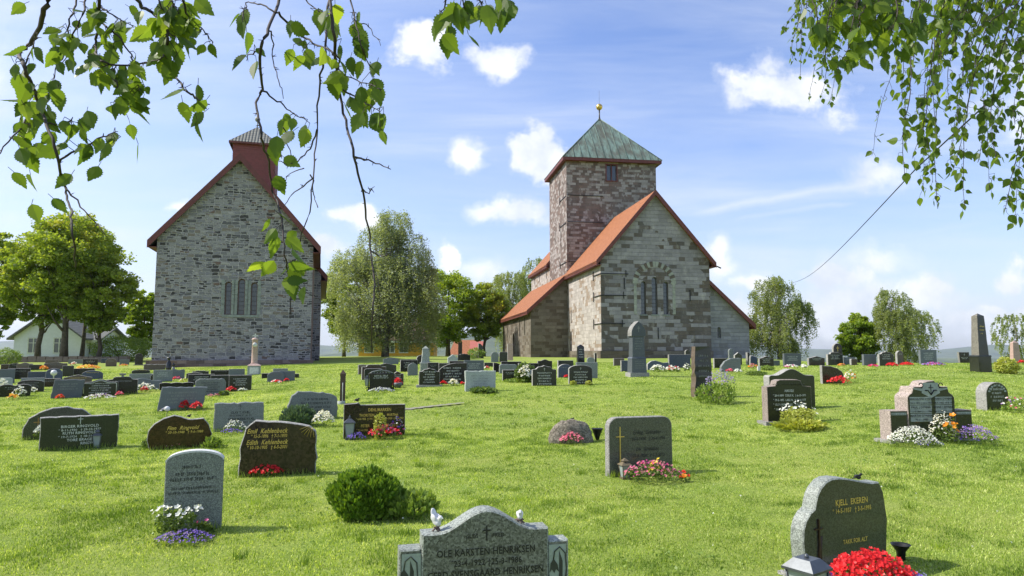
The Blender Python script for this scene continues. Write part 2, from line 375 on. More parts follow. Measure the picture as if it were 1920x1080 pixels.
def rubble(name):
    m, nt = newmat(name); uvn = nt.add('ShaderNodeTexCoord').outputs['UV']
    wob = nt.add('ShaderNodeTexNoise', None, Vector=uvn, Scale=.8, Detail=3.0).outputs['Color']
    wv = nt.add('ShaderNodeVectorMath', dict(operation='MULTIPLY_ADD'), i0=wob, i1=(.3, .2, 0), i2=uvn).outputs[0]
    wob2 = nt.add('ShaderNodeTexNoise', None, Vector=uvn, Scale=5.0, Detail=4.0).outputs['Color']
    wv = nt.add('ShaderNodeVectorMath', dict(operation='MULTIPLY_ADD'), i0=wob2, i1=(.2, .13, 0), i2=wv).outputs[0]
    def lay(bw, bh, off):
        b = nt.add('ShaderNodeTexBrick', dict(offset=off, squash=1.35, squash_frequency=2), Vector=wv, Color1=(0, 0, 0, 1), Color2=(1, 1, 1, 1), Mortar=(.5, .5, .5, 1), Scale=1.0, Mortar_Size=.03, Mortar_Smooth=.7, Bias=0.0, Brick_Width=bw, Row_Height=bh)
        v = nt.add('ShaderNodeSeparateColor', None, i0=b.outputs[0]).outputs[0]
        return v, nt.m('FRACT', nt.m('MULTIPLY', v, 9.7)), nt.m('MULTIPLY', nt.m('SUBTRACT', 1, b.outputs['Fac']), .3)
    a0, a1, ae = lay(.38, .215, .43); b0, b1, be = lay(.26, .145, .37)
    sel = nt.ramp(nt.noise(nt.mapping(uvn, scale=(.5, 1.4, 1)), .8, 2), [(.49, 0), (.51, 1)])
    r0 = nt.m('ADD', nt.m('MULTIPLY', a0, nt.m('SUBTRACT', 1, sel)), nt.m('MULTIPLY', b0, sel)); r1 = nt.m('ADD', nt.m('MULTIPLY', a1, nt.m('SUBTRACT', 1, sel)), nt.m('MULTIPLY', b1, sel))
    ed = nt.m('ADD', nt.m('MULTIPLY', ae, nt.m('SUBTRACT', 1, sel)), nt.m('MULTIPLY', be, sel))
    fine = nt.noise(uvn, 22, 5, .7); mid = nt.noise(uvn, 2.5, 6, .65)
    c = nt.ramp(r0, [(0, (.075, .07, .068)), (.13, (.15, .148, .152)), (.25, (.25, .245, .25)), (.42, (.36, .35, .345)), (.55, (.27, .235, .19)), (.64, (.39, .38, .37)), (.8, (.29, .285, .3)), (.91, (.21, .145, .11)), (.95, (.46, .44, .41))], 'CONSTANT')
    c = nt.mix(nt.ramp(fine, [(.35, .55), (.6, 0)]), c, (.08, .08, .075))
    mort = nt.m('MULTIPLY', nt.ramp(nt.m('ADD', ed, nt.m('MULTIPLY', nt.m('SUBTRACT', fine, .5), .14)), [(.06, 1), (.14, 0)]), nt.ramp(mid, [(.3, .5), (.55, 1)]))
    c = nt.mix(mort, c, (.52, .5, .48))
    c = nt.mix(nt.ramp(nt.noise(nt.mapping(uvn, loc=(4.1, 1.3, 0)), .9, 7, .7), [(.6, 0), (.67, .55)]), c, (.5, .49, .46))
    h = nt.m('ADD', nt.m('MULTIPLY', nt.ramp(ed, [(0, 0), (.16, 1)]), .8), nt.m('ADD', nt.m('MULTIPLY', fine, .35), nt.m('MULTIPLY', r1, .5)))
    c = nt.mix(1.0, c, (1.01, .98, 1.02), 'MULTIPLY')
    finish(nt, c, .93, h, 1.0, .06, 0, .12); return m
M_ASH = ashlar('ashlar_green_grey', (.32, .31, .315), (.41, .395, .395), (.14, .115, .09), (.1, .09, .075), .44, .7, .31, zone=True)
M_ASH_W = ashlar('ashlar_plastered', (.46, .43, .38), (.55, .52, .47), (.33, .26, .19), (.24, .19, .14), .22, .62, .29, (.66, .63, .57), .75)
M_ASH_T = ashlar('ashlar_tower', (.4, .365, .33), (.52, .49, .455), (.23, .165, .135), (.13, .108, .095), .55, .42, .25, (.52, .5, .47), .85, .75)
M_ASH_N = ashlar('ashlar_aisle', (.2, .18, .14), (.25, .225, .18), (.15, .125, .09), (.1, .085, .065), .35, .7, .3, (.32, .3, .25), .25)
M_ASH_G = ashlar('ashlar_grey_wing', (.32, .33, .33), (.38, .385, .38), (.25, .25, .24), (.21, .21, .2), .1, .7, .3, (.36, .38, .37), .3, .15)
M_RUB = rubble('rubble_masonry')
M_RUBR = ashlar('ashlar_pinkish', (.34, .25, .22), (.3, .24, .21), (.2, .14, .11), (.12, .09, .08), .3, .5, .25, (.4, .33, .3), .4)
M_RED = simple('dark_red_board', (.135, .034, .026), .55, 0, .2, 4); M_REDB = simple('red_turret_board', (.2, .05, .045), .6, 0, .15, 6)
def tiles(name, col, col2):
    m, nt = newmat(name); uvn = nt.add('ShaderNodeTexCoord').outputs['UV']; s = nt.add('ShaderNodeSeparateXYZ', None, i0=uvn)
    w1 = nt.m('ABSOLUTE', nt.m('SINE', nt.m('MULTIPLY', s.outputs[0], math.pi / .22))); w2 = nt.m('FRACT', nt.m('MULTIPLY', s.outputs[1], 1 / .33))
    n = nt.noise(uvn, 1.5, 5); n2 = nt.noise(uvn, 3.5, 5, .7)
    c = nt.mix(nt.ramp(n2, [(.35, 0), (.65, 1)]), col, tuple(x * .75 for x in col2)); c = nt.mix(nt.ramp(n, [(.55, 0), (.8, .35)]), c, (.12, .08, .05))
    c = nt.mix(nt.m('MULTIPLY', nt.ramp(w2, [(0, 1), (.45, 0)]), .6), c, tuple(x * .35 for x in col)); c = nt.mix(nt.m('MULTIPLY', nt.ramp(w1, [(0, 1), (.5, 0)]), .3), c, tuple(x * .4 for x in col)); h = nt.m('ADD', w1, nt.m('MULTIPLY', w2, -.8)); finish(nt, c, .75, h, .9, .05, 0, .3); return m
M_TILE = tiles('orange_roof_tile', (.42, .17, .075), (.34, .12, .05)); M_SLATE = tiles('grey_slate', (.13, .135, .13), (.24, .25, .22)); M_BRN = tiles('brown_tile', (.14, .09, .07), (.2, .12, .09))
def copper():
    m, nt = newmat('verdigris_copper'); uvn = nt.add('ShaderNodeTexCoord').outputs['UV']
    n = nt.noise(nt.mapping(uvn, scale=(2.2, .5, 1)), 1.6, 6, .65); n2 = nt.noise(uvn, .55, 4)
    c = nt.ramp(n, [(.3, (.075, .085, .07)), (.45, (.14, .185, .155)), (.6, (.2, .29, .245)), (.75, (.17, .235, .195))])
    c = nt.mix(nt.ramp(n2, [(.45, 0), (.65, .75)]), c, (.11, .1, .075))
    finish(nt, c, .6, n, .1, .01, .15, .3); return m
M_COP = copper()
def glassy(name, col):
    m, nt = newmat(name); tc = nt.add('ShaderNodeTexCoord').outputs['Object']; n = nt.noise(tc, 3, 3)
    c = nt.mix(n, col, tuple(x * 1.6 for x in col)); finish(nt, c, .12, n, .1, .01, 0, .8); return m
M_GLASS = glassy('leaded_glass', (.06, .07, .085))
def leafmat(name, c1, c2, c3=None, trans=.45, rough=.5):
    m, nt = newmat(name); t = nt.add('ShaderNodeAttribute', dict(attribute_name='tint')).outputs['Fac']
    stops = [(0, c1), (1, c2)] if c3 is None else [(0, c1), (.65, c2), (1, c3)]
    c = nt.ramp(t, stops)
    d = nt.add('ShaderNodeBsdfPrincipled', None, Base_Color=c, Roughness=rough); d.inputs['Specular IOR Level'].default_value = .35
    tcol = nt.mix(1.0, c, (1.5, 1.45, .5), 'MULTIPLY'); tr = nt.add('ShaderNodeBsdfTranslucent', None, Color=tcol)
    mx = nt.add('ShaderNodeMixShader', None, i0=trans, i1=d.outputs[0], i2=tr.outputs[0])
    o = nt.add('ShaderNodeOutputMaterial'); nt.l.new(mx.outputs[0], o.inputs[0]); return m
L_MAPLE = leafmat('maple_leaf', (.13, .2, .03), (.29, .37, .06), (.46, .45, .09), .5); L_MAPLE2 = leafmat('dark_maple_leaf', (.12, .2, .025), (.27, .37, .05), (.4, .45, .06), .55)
L_BIRCH = leafmat('birch_leaf_silver', (.19, .235, .14), (.38, .44, .27), None, .5); L_BIRCHG = leafmat('birch_leaf_green', (.15, .2, .07), (.35, .4, .18), None, .52)
L_NEAR = leafmat('birch_leaf_near', (.06, .11, .022), (.13, .2, .035), (.24, .32, .05), .6, .4)
L_THUJA = leafmat('thuja_leaf', (.05, .13, .012), (.24, .36, .04), None, .3); L_PLANT = leafmat('plant_leaf', (.06, .11, .02), (.2, .28, .06), None, .3)
L_BLUE = leafmat('juniper_leaf', (.07, .12, .06), (.15, .22, .13), None, .2); L_YEL = leafmat('yellow_leaf', (.3, .36, .05), (.5, .5, .12), None, .3); L_HEDGE = leafmat('hedge_leaf', (.12, .2, .03), (.28, .38, .08), None, .3)
GR1 = leafmat('grass_blade', (.1, .18, .022), (.36, .48, .085), (.72, .77, .33), .45, .6)
BARK = simple('bark', (.09, .075, .055), .9, 0, .4, 5); BARKB = simple('birch_bark', (.2, .18, .16), .8, 0, .6, 4); TWIG = simple('twig_bark', (.035, .025, .02), .8)
# ------------------------------------------------------------------ lawn
def lawn_mat():
    m, nt = newmat('lawn'); tc = nt.add('ShaderNodeTexCoord').outputs['Object']
    a = nt.noise(tc, .35, 5, .6); b = nt.noise(tc, 2.2, 5, .65); c = nt.noise(tc, 22, 5, .75); d = nt.noise(nt.mapping(tc, scale=(1, 1, 1)), 90, 3, .8)
    col = nt.mix(nt.ramp(c, [(.3, 0), (.7, 1)]), (.13, .2, .028), (.38, .46, .1))
    col = nt.mix(nt.ramp(a, [(.42, 0), (.68, .55)]), col, (.46, .47, .12)); col = nt.mix(nt.ramp(b, [(.5, 0), (.72, .55)]), col, (.17, .28, .03))
    col = nt.mix(nt.ramp(d, [(.35, .55), (.55, 0)]), col, (.05, .1, .012)); col = nt.mix(nt.ramp(nt.noise(tc, .8, 7, .75), [(.68, 0), (.75, .5)]), col, (.36, .3, .13))
    far = nt.add('ShaderNodeSeparateXYZ', None, i0=tc).outputs[1]
    col = nt.mix(nt.ramp(nt.m('DIVIDE', far, 2000), [(.055, 0), (.1, 1)]), col, nt.mix(nt.noise(tc, .012, 6, .7), (.03, .06, .02), (.16, .2, .06)))
    finish(nt, col, .85, nt.m('ADD', c, nt.m('MULTIPLY', d, .6)), .8, .03, 0, .15); return m
def axis(lim, fine, n):
    a = [0.0]; st = fine
    while a[-1] < lim:
        if a[-1] > n: st *= 1.09
        a.append(a[-1] + st)
    return np.array(a)
ax = axis(12000, .6, 45); xs = np.concatenate([-ax[:0:-1], ax]); ay = axis(12000, .5, 60); by = axis(300, 1.5, 10)
ys = np.concatenate([-by[:0:-1], ay]); GX, GY = np.meshgrid(xs, ys); GZ = gh(GX, GY)
near = np.clip(1 - (np.hypot(GX, GY) - 40) / 40, 0, 1)
GZ = GZ + near * .018 * (np.sin(GX * 1.7 + GY * .6) * np.sin(GY * 1.3 - GX * .4)) - .0
me = bpy.data.meshes.new('ground'); nx, ny = len(xs), len(ys)
idx = np.arange(nx * ny).reshape(ny, nx); q = np.stack([idx[:-1, :-1], idx[:-1, 1:], idx[1:, 1:], idx[1:, :-1]], -1).reshape(-1, 4)
me.from_pydata(np.stack([GX, GY, GZ], -1).reshape(-1, 3).tolist(), [], q.tolist()); me.polygons.foreach_set('use_smooth', [True] * len(q))
ground = link('ground', me, None, lawn_mat()); ground['kind'] = 'structure'
# worn gravel path
pm, pnt = newmat('path_gravel'); ptc = pnt.add('ShaderNodeTexCoord').outputs['Object']; pn = pnt.noise(ptc, 30, 5, .7)
finish(pnt, pnt.mix(pn, (.12, .13, .07), (.3, .28, .22)), .95, pn, .5, .01)
pv = []; pf = []
for i in range(24):
    k = i / 23; c = ground_at(752 + 118 * k, 769.5 - 13 * k); w = .16 + .07 * math.sin(i * 1.9); w *= (1 - .5 * k)
    pv += [(c.x, c.y - w, gz(c.x, c.y - w) + .02), (c.x, c.y + w, gz(c.x, c.y + w) + .02)]
    if i: pf.append((2 * i - 2, 2 * i, 2 * i + 1, 2 * i - 1))
pme = bpy.data.meshes.new('path'); pme.from_pydata(pv, [], pf); PATH_PTS = np.array(pv)
po = link('path', pme, None, pm); po['kind'] = 'structure'

# ------------------------------------------------------------------ far hills
hm, hnt = newmat('hill_forest'); htc = hnt.add('ShaderNodeTexCoord').outputs['Object']
hn = hnt.noise(htc, .004, 7, .7); hn2 = hnt.noise(htc, .03, 4, .7)
finish(hnt, hnt.mix(hnt.ramp(hnt.m('ADD', hn, hnt.m('MULTIPLY', hn2, .3)), [(.5, 0), (.75, 1)]), (.03, .05, .025), (.1, .13, .05)), .95, hn2, .5, 3)
def hills(y0, prof, depth, seed):
    v = []; f = []; n = 160; rng = random.Random(seed)
    for i in range(n + 1):
        t = -1.3 + 2.6 * i / n; x = t * y0
        px = 960 + t * F; h = np.interp(px, [p[0] for p in prof], [p[1] for p in prof])
        h += 3 * noise.noise(Vector((t * 9, seed, 0))) + 1.2 * noise.noise(Vector((t * 60, seed, 2)))
        zt = EYE + h / F * y0
        for j, (dy, k) in enumerate(((-depth * .8, 0), (-depth * .4, .55), (-depth * .1, .95), (0, 1), (depth, .2))):
            v.append((x + (30 * rng.random()), y0 + dy, -175 + (zt + 175) * k))
    for i in range(n):
        for j in range(4): a = i * 5 + j; f.append((a, a + 5, a + 6, a + 1))
    me = bpy.data.meshes.new('hills'); me.from_pydata(v, [], f); me.polygons.foreach_set('use_smooth', [True] * len(f))
    o = link('hills', me, None, hm); o['kind'] = 'structure'
hills(8500, [(-600, 22), (0, 20), (300, 28), (600, 14), (680, 10), (800, 25), (1100, 34), (1500, 6), (1700, 2), (1760, 4), (1800, 9), (1860, 14), (1910, 12), (2000, 6), (2600, 10)], 3200, 3)
hills(3800, [(-600, 0), (0, -2), (590, -6), (700, 6), (800, 26), (880, 36), (940, 34), (1000, 22), (1400, -10), (2600, -14)], 1800, 8)

# ------------------------------------------------------------------ building helpers
def gable(mb, s0, s1, d0, d1, zb, ze, za, mi=0):
    mb.prism([(s0, zb), (s1, zb), (s1, ze), ((s0 + s1) / 2, za), (s0, ze)], d0, d1, mi=mi)
def roof_gable(root, s0, s1, d0, d1, ze, za, oh, fo, bo, th, mat, g, side_only=None):
    c = (s0 + s1) / 2; sl = (za - ze) / ((s1 - s0) / 2)
    L = MB(); lo = ze - sl * oh; n = Vector((-sl, 1)).normalized() * th
    up = th * math.sqrt(1 + sl * sl)
    for sg in (-1, 1):
        e = c + sg * ((s1 - s0) / 2 + oh)
        poly = [(e, lo + .0), (c, za), (c, za + up), (e, lo + up)]
        if sg == 1: poly = poly[::-1]
        m = MB(); m.prism([(x, z - g) for x, z in poly], d0 - fo, d1 + bo); m.build('roof_slope', mat, root, True)
    V = MB(); hgt = .3
    for dd in (d0 - fo - .05,):
        for sg in (-1, 1):
            e = c + sg * ((s1 - s0) / 2 + oh + .03); lo2 = za - sl * ((s1 - s0) / 2 + oh + .03)
            poly = [(e, lo2 - .12), (c, za - .12), (c, za + up + .05), (e, lo2 + up + .05)]
            if sg == 1: poly = poly[::-1]
            V.prism([(x, z - g) for x, z in poly], dd, dd + .06)
    V.build('verge_board', M_RED, root)
    for sg in (-1, 1):
        E = MB(); e = c + sg * ((s1 - s0) / 2 + oh)
        E.box(min(e, e - sg * .05), max(e, e - sg * .05), d0 - fo + .02, d1 + bo, lo - .1 - g, lo + up * .9 - g)
        E.box(min(e, c + sg * (s1 - s0) / 2), max(e, c + sg * (s1 - s0) / 2), d0 - fo + .02, d1 + bo, lo - .1 - g, lo - .05 - g)
        E.build('eave_board', M_RED, root)
def arch_poly(cx, w, z0, z1, pointed=False, n=8):
    r = w / 2; zc = z1 - r * (1.25 if pointed else 1); pts = [(cx - r, z0), (cx + r, z0)]
    for i in range(n + 1):
        t = math.pi * i / n
        pts.append((cx + r * math.cos(t), zc + r * math.sin(t) * (1.25 if pointed else 1)))
    return pts
def window(root, g, cx, w, z0, z1, plane, axis='y', depth=.28, frame=M_RED, name='window', bars=0, sgn=1, glass=None):
    """glass and frame inside an opening; plane = wall face coordinate, sgn=+1 when the inside is at larger coordinate"""
    P = [(x, z - g) for x, z in arch_poly(cx, w, z0, z1)]
    c0 = plane + sgn * (depth - .04); c1 = plane + sgn * (depth - .09)
    f = MB(); n = len(P); ins = .05; cz = (z0 + z1) / 2 - g
    Q = [(x + (cx - x) / (w / 2) * ins if abs(x - cx) > 1e-6 else x, z + (ins if z < cz else -ins)) for x, z in P]
    def pt(x, z, c): return (x, c, z) if axis == 'y' else (c, x, z)
    vs = [pt(x, z, c1) for x, z in P] + [pt(x, z, c1) for x, z in Q] + [pt(x, z, c0) for x, z in Q]
    fs = []
    for i in range(n):
        j = (i + 1) % n; fs += [(i, j, n + j, n + i), (n + i, n + j, 2 * n + j, 2 * n + i)]
    f.add(vs, fs); fo = f.build(name, frame, root)
    gm = MB(); gm.add([pt(x, z, c0 - sgn * .005) for x, z in P], [tuple(range(n))]); gm.build('pane', glass or M_GLASS, fo)
    lead = MB(); k = max(2, int((z1 - z0) / .28))
    for i in range(1, k):
        z = z0 - g + (z1 - z0) * i / k
        a, b = (cx - w / 2 + .05, cx + w / 2 - .05); c = c0 - sgn * .02
        if axis == 'y': lead.box(a, b, c - .008, c + .008, z - .01, z + .01)
        else: lead.box(c - .008, c + .008, a, b, z - .01, z + .01)
    lead.build('glazing_bar', IRON, fo)
    return fo

# ------------------------------------------------------------------ church with tower (right)
yA = math.atan(.1508); gA = 1.15
chA = empty('stone_church', (6.92, 53.0, gA), yA, 'grey stone church with square copper-roofed tower and orange tiled roofs', 'church')
ZB = -1.5
def wallobj(name, mb, mat, root=chA): return mb.build(name, mat, root, True)
w = MB(); gable(w, 0, 9, 0, 11.4, ZB, 8.95 - gA, 14.2 - gA); choir = wallobj('choir_wall', w, [M_ASH])
k = MB(); lan = [(3.46, .42, 4.6, 7.2), (4.38, .46, 4.6, 7.55), (5.3, .42, 4.6, 7.2)]
for cx, ww, a, b in lan: k.prism([(x, z - gA) for x, z in arch_poly(cx, ww, a, b)], -.5, .32)
k.prism([(y, z - gA) for y, z in reversed(arch_poly(10.0, .55, 1.0, 3.6))], -.5, .35, axis='x'); k.prism([(y, z - gA) for y, z in reversed(arch_poly(9.9, .3, 4.3, 5.5))], -.5, .35, axis='x')
cut(choir, k)
choir.data.materials.append(M_ASH_W)
for p in choir.data.polygons:
    if p.normal.x < -.7 and p.center.x < .5: p.material_index = 1
for cx, ww, a, b in lan: window(chA, gA, cx, ww, a, b, 0, frame=simple('lead_grey_frame', (.1, .1, .105)))
for cx, ww, a, b in lan: sills = MB(); sills.box(cx - ww / 2 - .1, cx + ww / 2 + .1, -.05, .1, a - .12 - gA, a - gA); sills.build('window_sill', [G['grey']], chA)
d = MB(); d.add([(.3, y, z - gA) for y, z in arch_poly(10.0, .55, 1.0, 3.6)], [tuple(range(11))]); d.build('side_door', simple('door_wood', (.06, .035, .02)), chA)
# arched ring of voussoirs above the lancets, in two stone colours
ring = MB(); cz = 7.0 - gA; nv = 21
for i in range(nv):
    t0 = math.pi * i / nv + .012; t1 = math.pi * (i + 1) / nv - .012; ri, ro = 1.38, 1.8
    pts = [(4.38 + ri * math.cos(t0), cz + ri * math.sin(t0)), (4.38 + ro * math.cos(t0), cz + ro * math.sin(t0)), (4.38 + ro * math.cos(t1), cz + ro * math.sin(t1)), (4.38 + ri * math.cos(t1), cz + ri * math.sin(t1))]
    ring.prism(pts, -.035, .05, mi=(1 if i in (2, 4, 6, 8, 11, 13, 15, 16, 18) else 0))
for sx in (-1, 1):
    z = 4.6 - gA
    while z < cz - .1:
        ring.box(4.38 + sx * 1.59 - .12, 4.38 + sx * 1.59 + .12, -.025, .05, z + .01, z + .37); z += .38
ring.build('window_arch', [simple('voussoir_pale', (.3, .31, .27), .9, 0, .3, 3), simple('voussoir_brown', (.12, .095, .075), .9, 0, .3, 3)], chA, True)
pl = MB(); pl.box(-.12, 9.1, -.12, .1, ZB, 1.75 - gA); pl.box(-.12, -.0, .1, 11.2, ZB, 1.75 - gA); pl.build('plinth', [M_ASH_N], chA, True)
for z, L0, L1 in ((7.75, -2.6, 2.25), (6.05, -2.6, 2.05), (3.85, -2.6, 1.9)):
    ties = MB(); z -= gA; ties.box(-.03, L1, -.06, -.02, z - .03, z + .03); ties.box(-.06, -.02, -.06, 1.9, z - .03, z + .03)
    ties.box(L1 - .25, L1 - .19, -.1, -.05, z - .25, z + .3); ties.box(-.11, -.05, 1.85, 1.92, z - .4, z + .4); ties.build('iron_tie', IRON, chA)
for x, z in ((7.3, 6.1), (4.6, 3.1), (1.9, 7.0)): ties = MB(); ties.box(x - .03, x + .03, -.08, -.02, z - gA - .45, z - gA + .45); ties.build('iron_tie', IRON, chA)
pipe = MB(); pipe.tube([(9.35, .1, 8.55 - gA), (9.7, .05, 8.5 - gA), (10.0, 0, 8.35 - gA)], .05); pipe.build('rain_spout', IRON, chA)
roof_gable(chA, 0, 9, 0, 11.4, 8.95, 14.2, .4, .35, 0, .17, M_TILE, gA)
# tower
w = MB(); w.box(0, 9, 11.42, 19.4, ZB, 20.3 - gA); tw = wallobj('tower_wall', w, [M_ASH_T]); 
k = MB(); k.box(4.0, 5.0, 11, 11.8, 18.2 - gA, 19.75 - gA)
for y, z in ((14.6, 17.3), (16.6, 12.6), (14.0, 12.0)): k.box(-.3, .3, y - .13, y + .13, z - gA, z + 1.6 - gA)
cut(tw, k)
wf = MB()
for a, b, c, e in ((3.9, 5.1, 18.1, 18.2), (3.9, 5.1, 19.75, 19.85), (3.9, 4.0, 18.2, 19.75), (5.0, 5.1, 18.2, 19.75), (4.47, 4.53, 18.2, 19.75)): wf.box(a, b, 11.36 if e - c < 1 else 11.37, 11.5, c - gA, e - gA)
wf = wf.build('tower_window', M_RED, chA); gm = MB(); gm.box(3.98, 5.02, 11.6, 11.62, 18.2 - gA, 19.76 - gA); gm.build('pane', M_GLASS, wf)
for z in (16.6, 14.0, 10.2): tt = MB(); tt.box(.1, 3.6, 11.36, 11.4, z - gA, z + .06 - gA); tt.box(-.06, -.02, 11.6, 14.2, z - .05 - gA, z + .01 - gA); tt.box(-.1, -.05, 14.1, 14.18, z - .4 - gA, z + .4 - gA); tt.build('iron_tie', IRON, chA)
tcx, tcy, th_ = 4.5, 15.4, 4.95
cr = MB(); e0 = 20.25 - gA; ap = 25.75 - gA
base = [(tcx - th_, tcy - th_ + .45, e0), (tcx + th_, tcy - th_ + .45, e0), (tcx + th_, tcy + th_ - .45, e0), (tcx - th_, tcy + th_ - .45, e0)]
cr.add(base + [(tcx, tcy, ap)], [(0, 1, 4), (1, 2, 4), (2, 3, 4), (3, 0, 4), (3, 2, 1, 0)])
cr.build('tower_roof', M_COP, chA, True)
seam = MB(); apv = Vector((tcx, tcy, ap))
for a, b in ((0, 1), (1, 2), (2, 3), (3, 0)):
    A_, B_ = Vector(base[a]), Vector(base[b]); nrm = (B_ - A_).cross(apv - A_).normalized(); mid = (A_ + B_) / 2; updir = (apv - mid); half = (B_ - A_).length / 2; ax_ = (B_ - A_).normalized()
    for i in range(-6, 7):
        o_ = i * .76
        if abs(o_) > half - .2: continue
        kk = 1 - abs(o_) / half; p0 = mid + ax_ * o_ + nrm * .02; p1 = p0 + updir * kk; seam.tube([p0, p1], .032, 4)
    seam.tube([A_ + nrm * .02, apv], .05, 5)
seam.build('roof_seam', M_COP, chA, True)
cor = MB()
for (x0, x1, y0, y1) in ((tcx - th_ + .02, tcx + th_ - .02, tcy - th_ + .47, tcy - th_ + .53), (tcx - th_ + .02, tcx + th_ - .02, tcy + th_ - .53, tcy + th_ - .47), (tcx - th_ + .02, tcx - th_ + .08, tcy - th_ + .53, tcy + th_ - .53), (tcx + th_ - .08, tcx + th_ - .02, tcy - th_ + .53, tcy + th_ - .53)):
    cor.box(x0, x1, y0, y1, e0 - .3, e0 - .01)
cor.box(tcx - th_ + .08, tcx + th_ - .08, tcy - th_ + .53, tcy + th_ - .53, e0 - .26, e0 - .2)
cor.build('cornice', M_RED, chA)
fin = MB(); fin.lathe([(.3, ap - .35), (.12, ap - .05), (.07, ap + .2), (.07, ap + 1.0)], (tcx, tcy, 0), 10); fin.tube([(tcx, tcy, ap + 1.3), (tcx, tcy, ap + 3.0)], .016, 4); fn = fin.build('finial', BRONZE, chA)
bl = MB(); bl.lathe([(.02, -.32)] + [(.34 * math.sin(t), -.34 * math.cos(t)) for t in [math.pi * i / 9 for i in range(1, 9)]] + [(.02, .34)], (tcx, tcy, ap + 1.25), 16)
bl.build('gilded_ball', simple('gilding', (.75, .5, .14), .25, .9, .05), fn)
# nave and aisles
w = MB(); gable(w, 0, 9, 19.4, 30.5, ZB, 11.1 - gA, 16.2 - gA); nv_ = wallobj('nave_wall', w, [M_ASH_W])
k = MB()
for y in (21.2, 25.2, 28.2): k.prism([(a, z - gA) for a, z in reversed(arch_poly(y, .35, 9.6, 10.8))], -.5, .3, axis='x')
cut(nv_, k)
roof_gable(chA, 0, 9, 19.42, 30.5, 11.1, 16.2, .35, -.02, .4, .17, M_TILE, gA)
w = MB(); w.prism([(-3.55, ZB), (-.01, ZB), (-.01, 8.85 - gA), (-3.55, 5.6 - gA)], 11.2, 30.3); ai = wallobj('aisle_wall', w, [M_ASH_N])
k = MB(); aw = [(14.6, .42, 3.3, 5.1), (17.6, .42, 3.3, 5.1), (26.5, .42, 3.3, 5.1)]
for y, ww, a, b in aw: k.prism([(p, z - gA) for p, z in reversed(arch_poly(y, ww, a, b))], -4, -3.2, axis='x')
k.prism([(p, z - gA) for p, z in reversed(arch_poly(21.8, 1.3, .6, 3.7))], -4, -3.2, axis='x'); cut(ai, k)
for y, ww, a, b in aw: window(chA, gA, y, ww, a, b, -3.55, axis='x', frame=DIM)
dr = MB(); dr.add([(-3.26, y, z - gA) for y, z in arch_poly(21.8, 1.28, .6, 3.68)], [tuple(range(11))]); dr.build('aisle_door', MATS['door_wood'], chA)
def leanto(s_hi, s_lo, z_hi, z_lo, d0, d1, fo, bo):
    sl = (z_hi - z_lo) / abs(s_hi - s_lo); sg = 1 if s_lo > s_hi else -1; oh = .4; th = .17; up = th * math.sqrt(1 + sl * sl)
    e = s_lo + sg * oh; ze = z_lo - sl * oh
    poly = [(e, ze - gA), (s_hi, z_hi - gA), (s_hi, z_hi + up - gA), (e, ze + up - gA)]
    if sg == 1: poly = poly[::-1]
    m = MB(); m.prism(poly, d0 - fo, d1 + bo); m.build('roof_slope', M_TILE, chA, True)
    poly = [(e + sg * .03, ze - .15 - gA), (s_hi, z_hi - .1 - gA), (s_hi, z_hi + up + .05 - gA), (e + sg * .03, ze + up + .04 - gA)]
    if sg == 1: poly = poly[::-1]
    m = MB(); m.prism(poly, d0 - fo - .06, d0 - fo); x0, x1 = sorted((e, e - sg * .05)); m.box(x0, x1, d0 - fo + .01, d1 + bo, ze - .12 - gA, ze + up * .85 - gA); m.build('verge_board', M_RED, chA)
leanto(0, -3.55, 8.85, 5.6, 11.2, 30.3, .3, .35)
w = MB(); w.prism([(9.02, ZB), (12.7, ZB), (12.7, 4.0 - gA), (9.02, 7.4 - gA)], .9, 17); wg = wallobj('wing_wall', w, [M_ASH_G])
k = MB(); k.prism([(x, z - gA) for x, z in arch_poly(10.1, .34, 2.75, 3.65)], .5, 1.2); cut(wg, k); window(chA, gA, 10.1, .34, 2.75, 3.65, .9, frame=DIM)
leanto(9.02, 12.7, 7.4, 4.0, .9, 17, .3, .3)

# ------------------------------------------------------------------ church with wooden ridge turret (left)
yB = R(15.5); gB = .72
chB = empty('stone_church', (-21.54, 41.0, gB), yB, 'rough grey stone church with red gable boards and small red wooden ridge turret', 'church')
w = MB(); gable(w, 0, 9.1, 0, 8, ZB, 8.55 - gB, 13.75 - gB); cb = wallobj('choir_wall', w, [M_RUB, M_RUBR], chB)
lb = [(4.12, .38, 3.95, 6.0), (4.88, .42, 3.95, 6.2), (5.63, .38, 3.95, 6.0)]
k = MB()
for cx, ww, a, b in lb: k.prism([(x, z - gB) for x, z in arch_poly(cx, ww, a, b)], -.5, .3)
cut(cb, k); 
for p in cb.data.polygons:
    if p.normal.x > .7 and p.center.x > 9: p.material_index = 1
for cx, ww, a, b in lb: window(chB, gB, cx, ww, a, b, 0, frame=simple('window_frame_brown', (.16, .09, .07)), glass=glassy('window_glass_pale', (.05, .055, .06)))
sur = MB()
for cx, ww, a, b in lb:
    z = a
    while z < b - ww / 2:
        for sx in (-1, 1): sur.box(cx + sx * (ww / 2 + .11) - .1, cx + sx * (ww / 2 + .11) + .1, -.02, .05, z + .01 - gB, z + .3 - gB)
        z += .31
sur.box(3.8, 5.95, -.045, .05, 3.8 - gB, 3.94 - gB)
sur.build('window_surround', [simple('pale_dressed_stone', (.25, .27, .245), .9, 0, .25, 4)], chB, True)
pl = MB(); pl.box(-.25, 9.3, -.25, .05, ZB, 1.15 - gB); pl.build('plinth', [M_RUBR], chB, True)
roof_gable(chB, 0, 9.1, 0, 8, 8.55, 13.75, .45, .3, 0, .2, M_SLATE, gB)
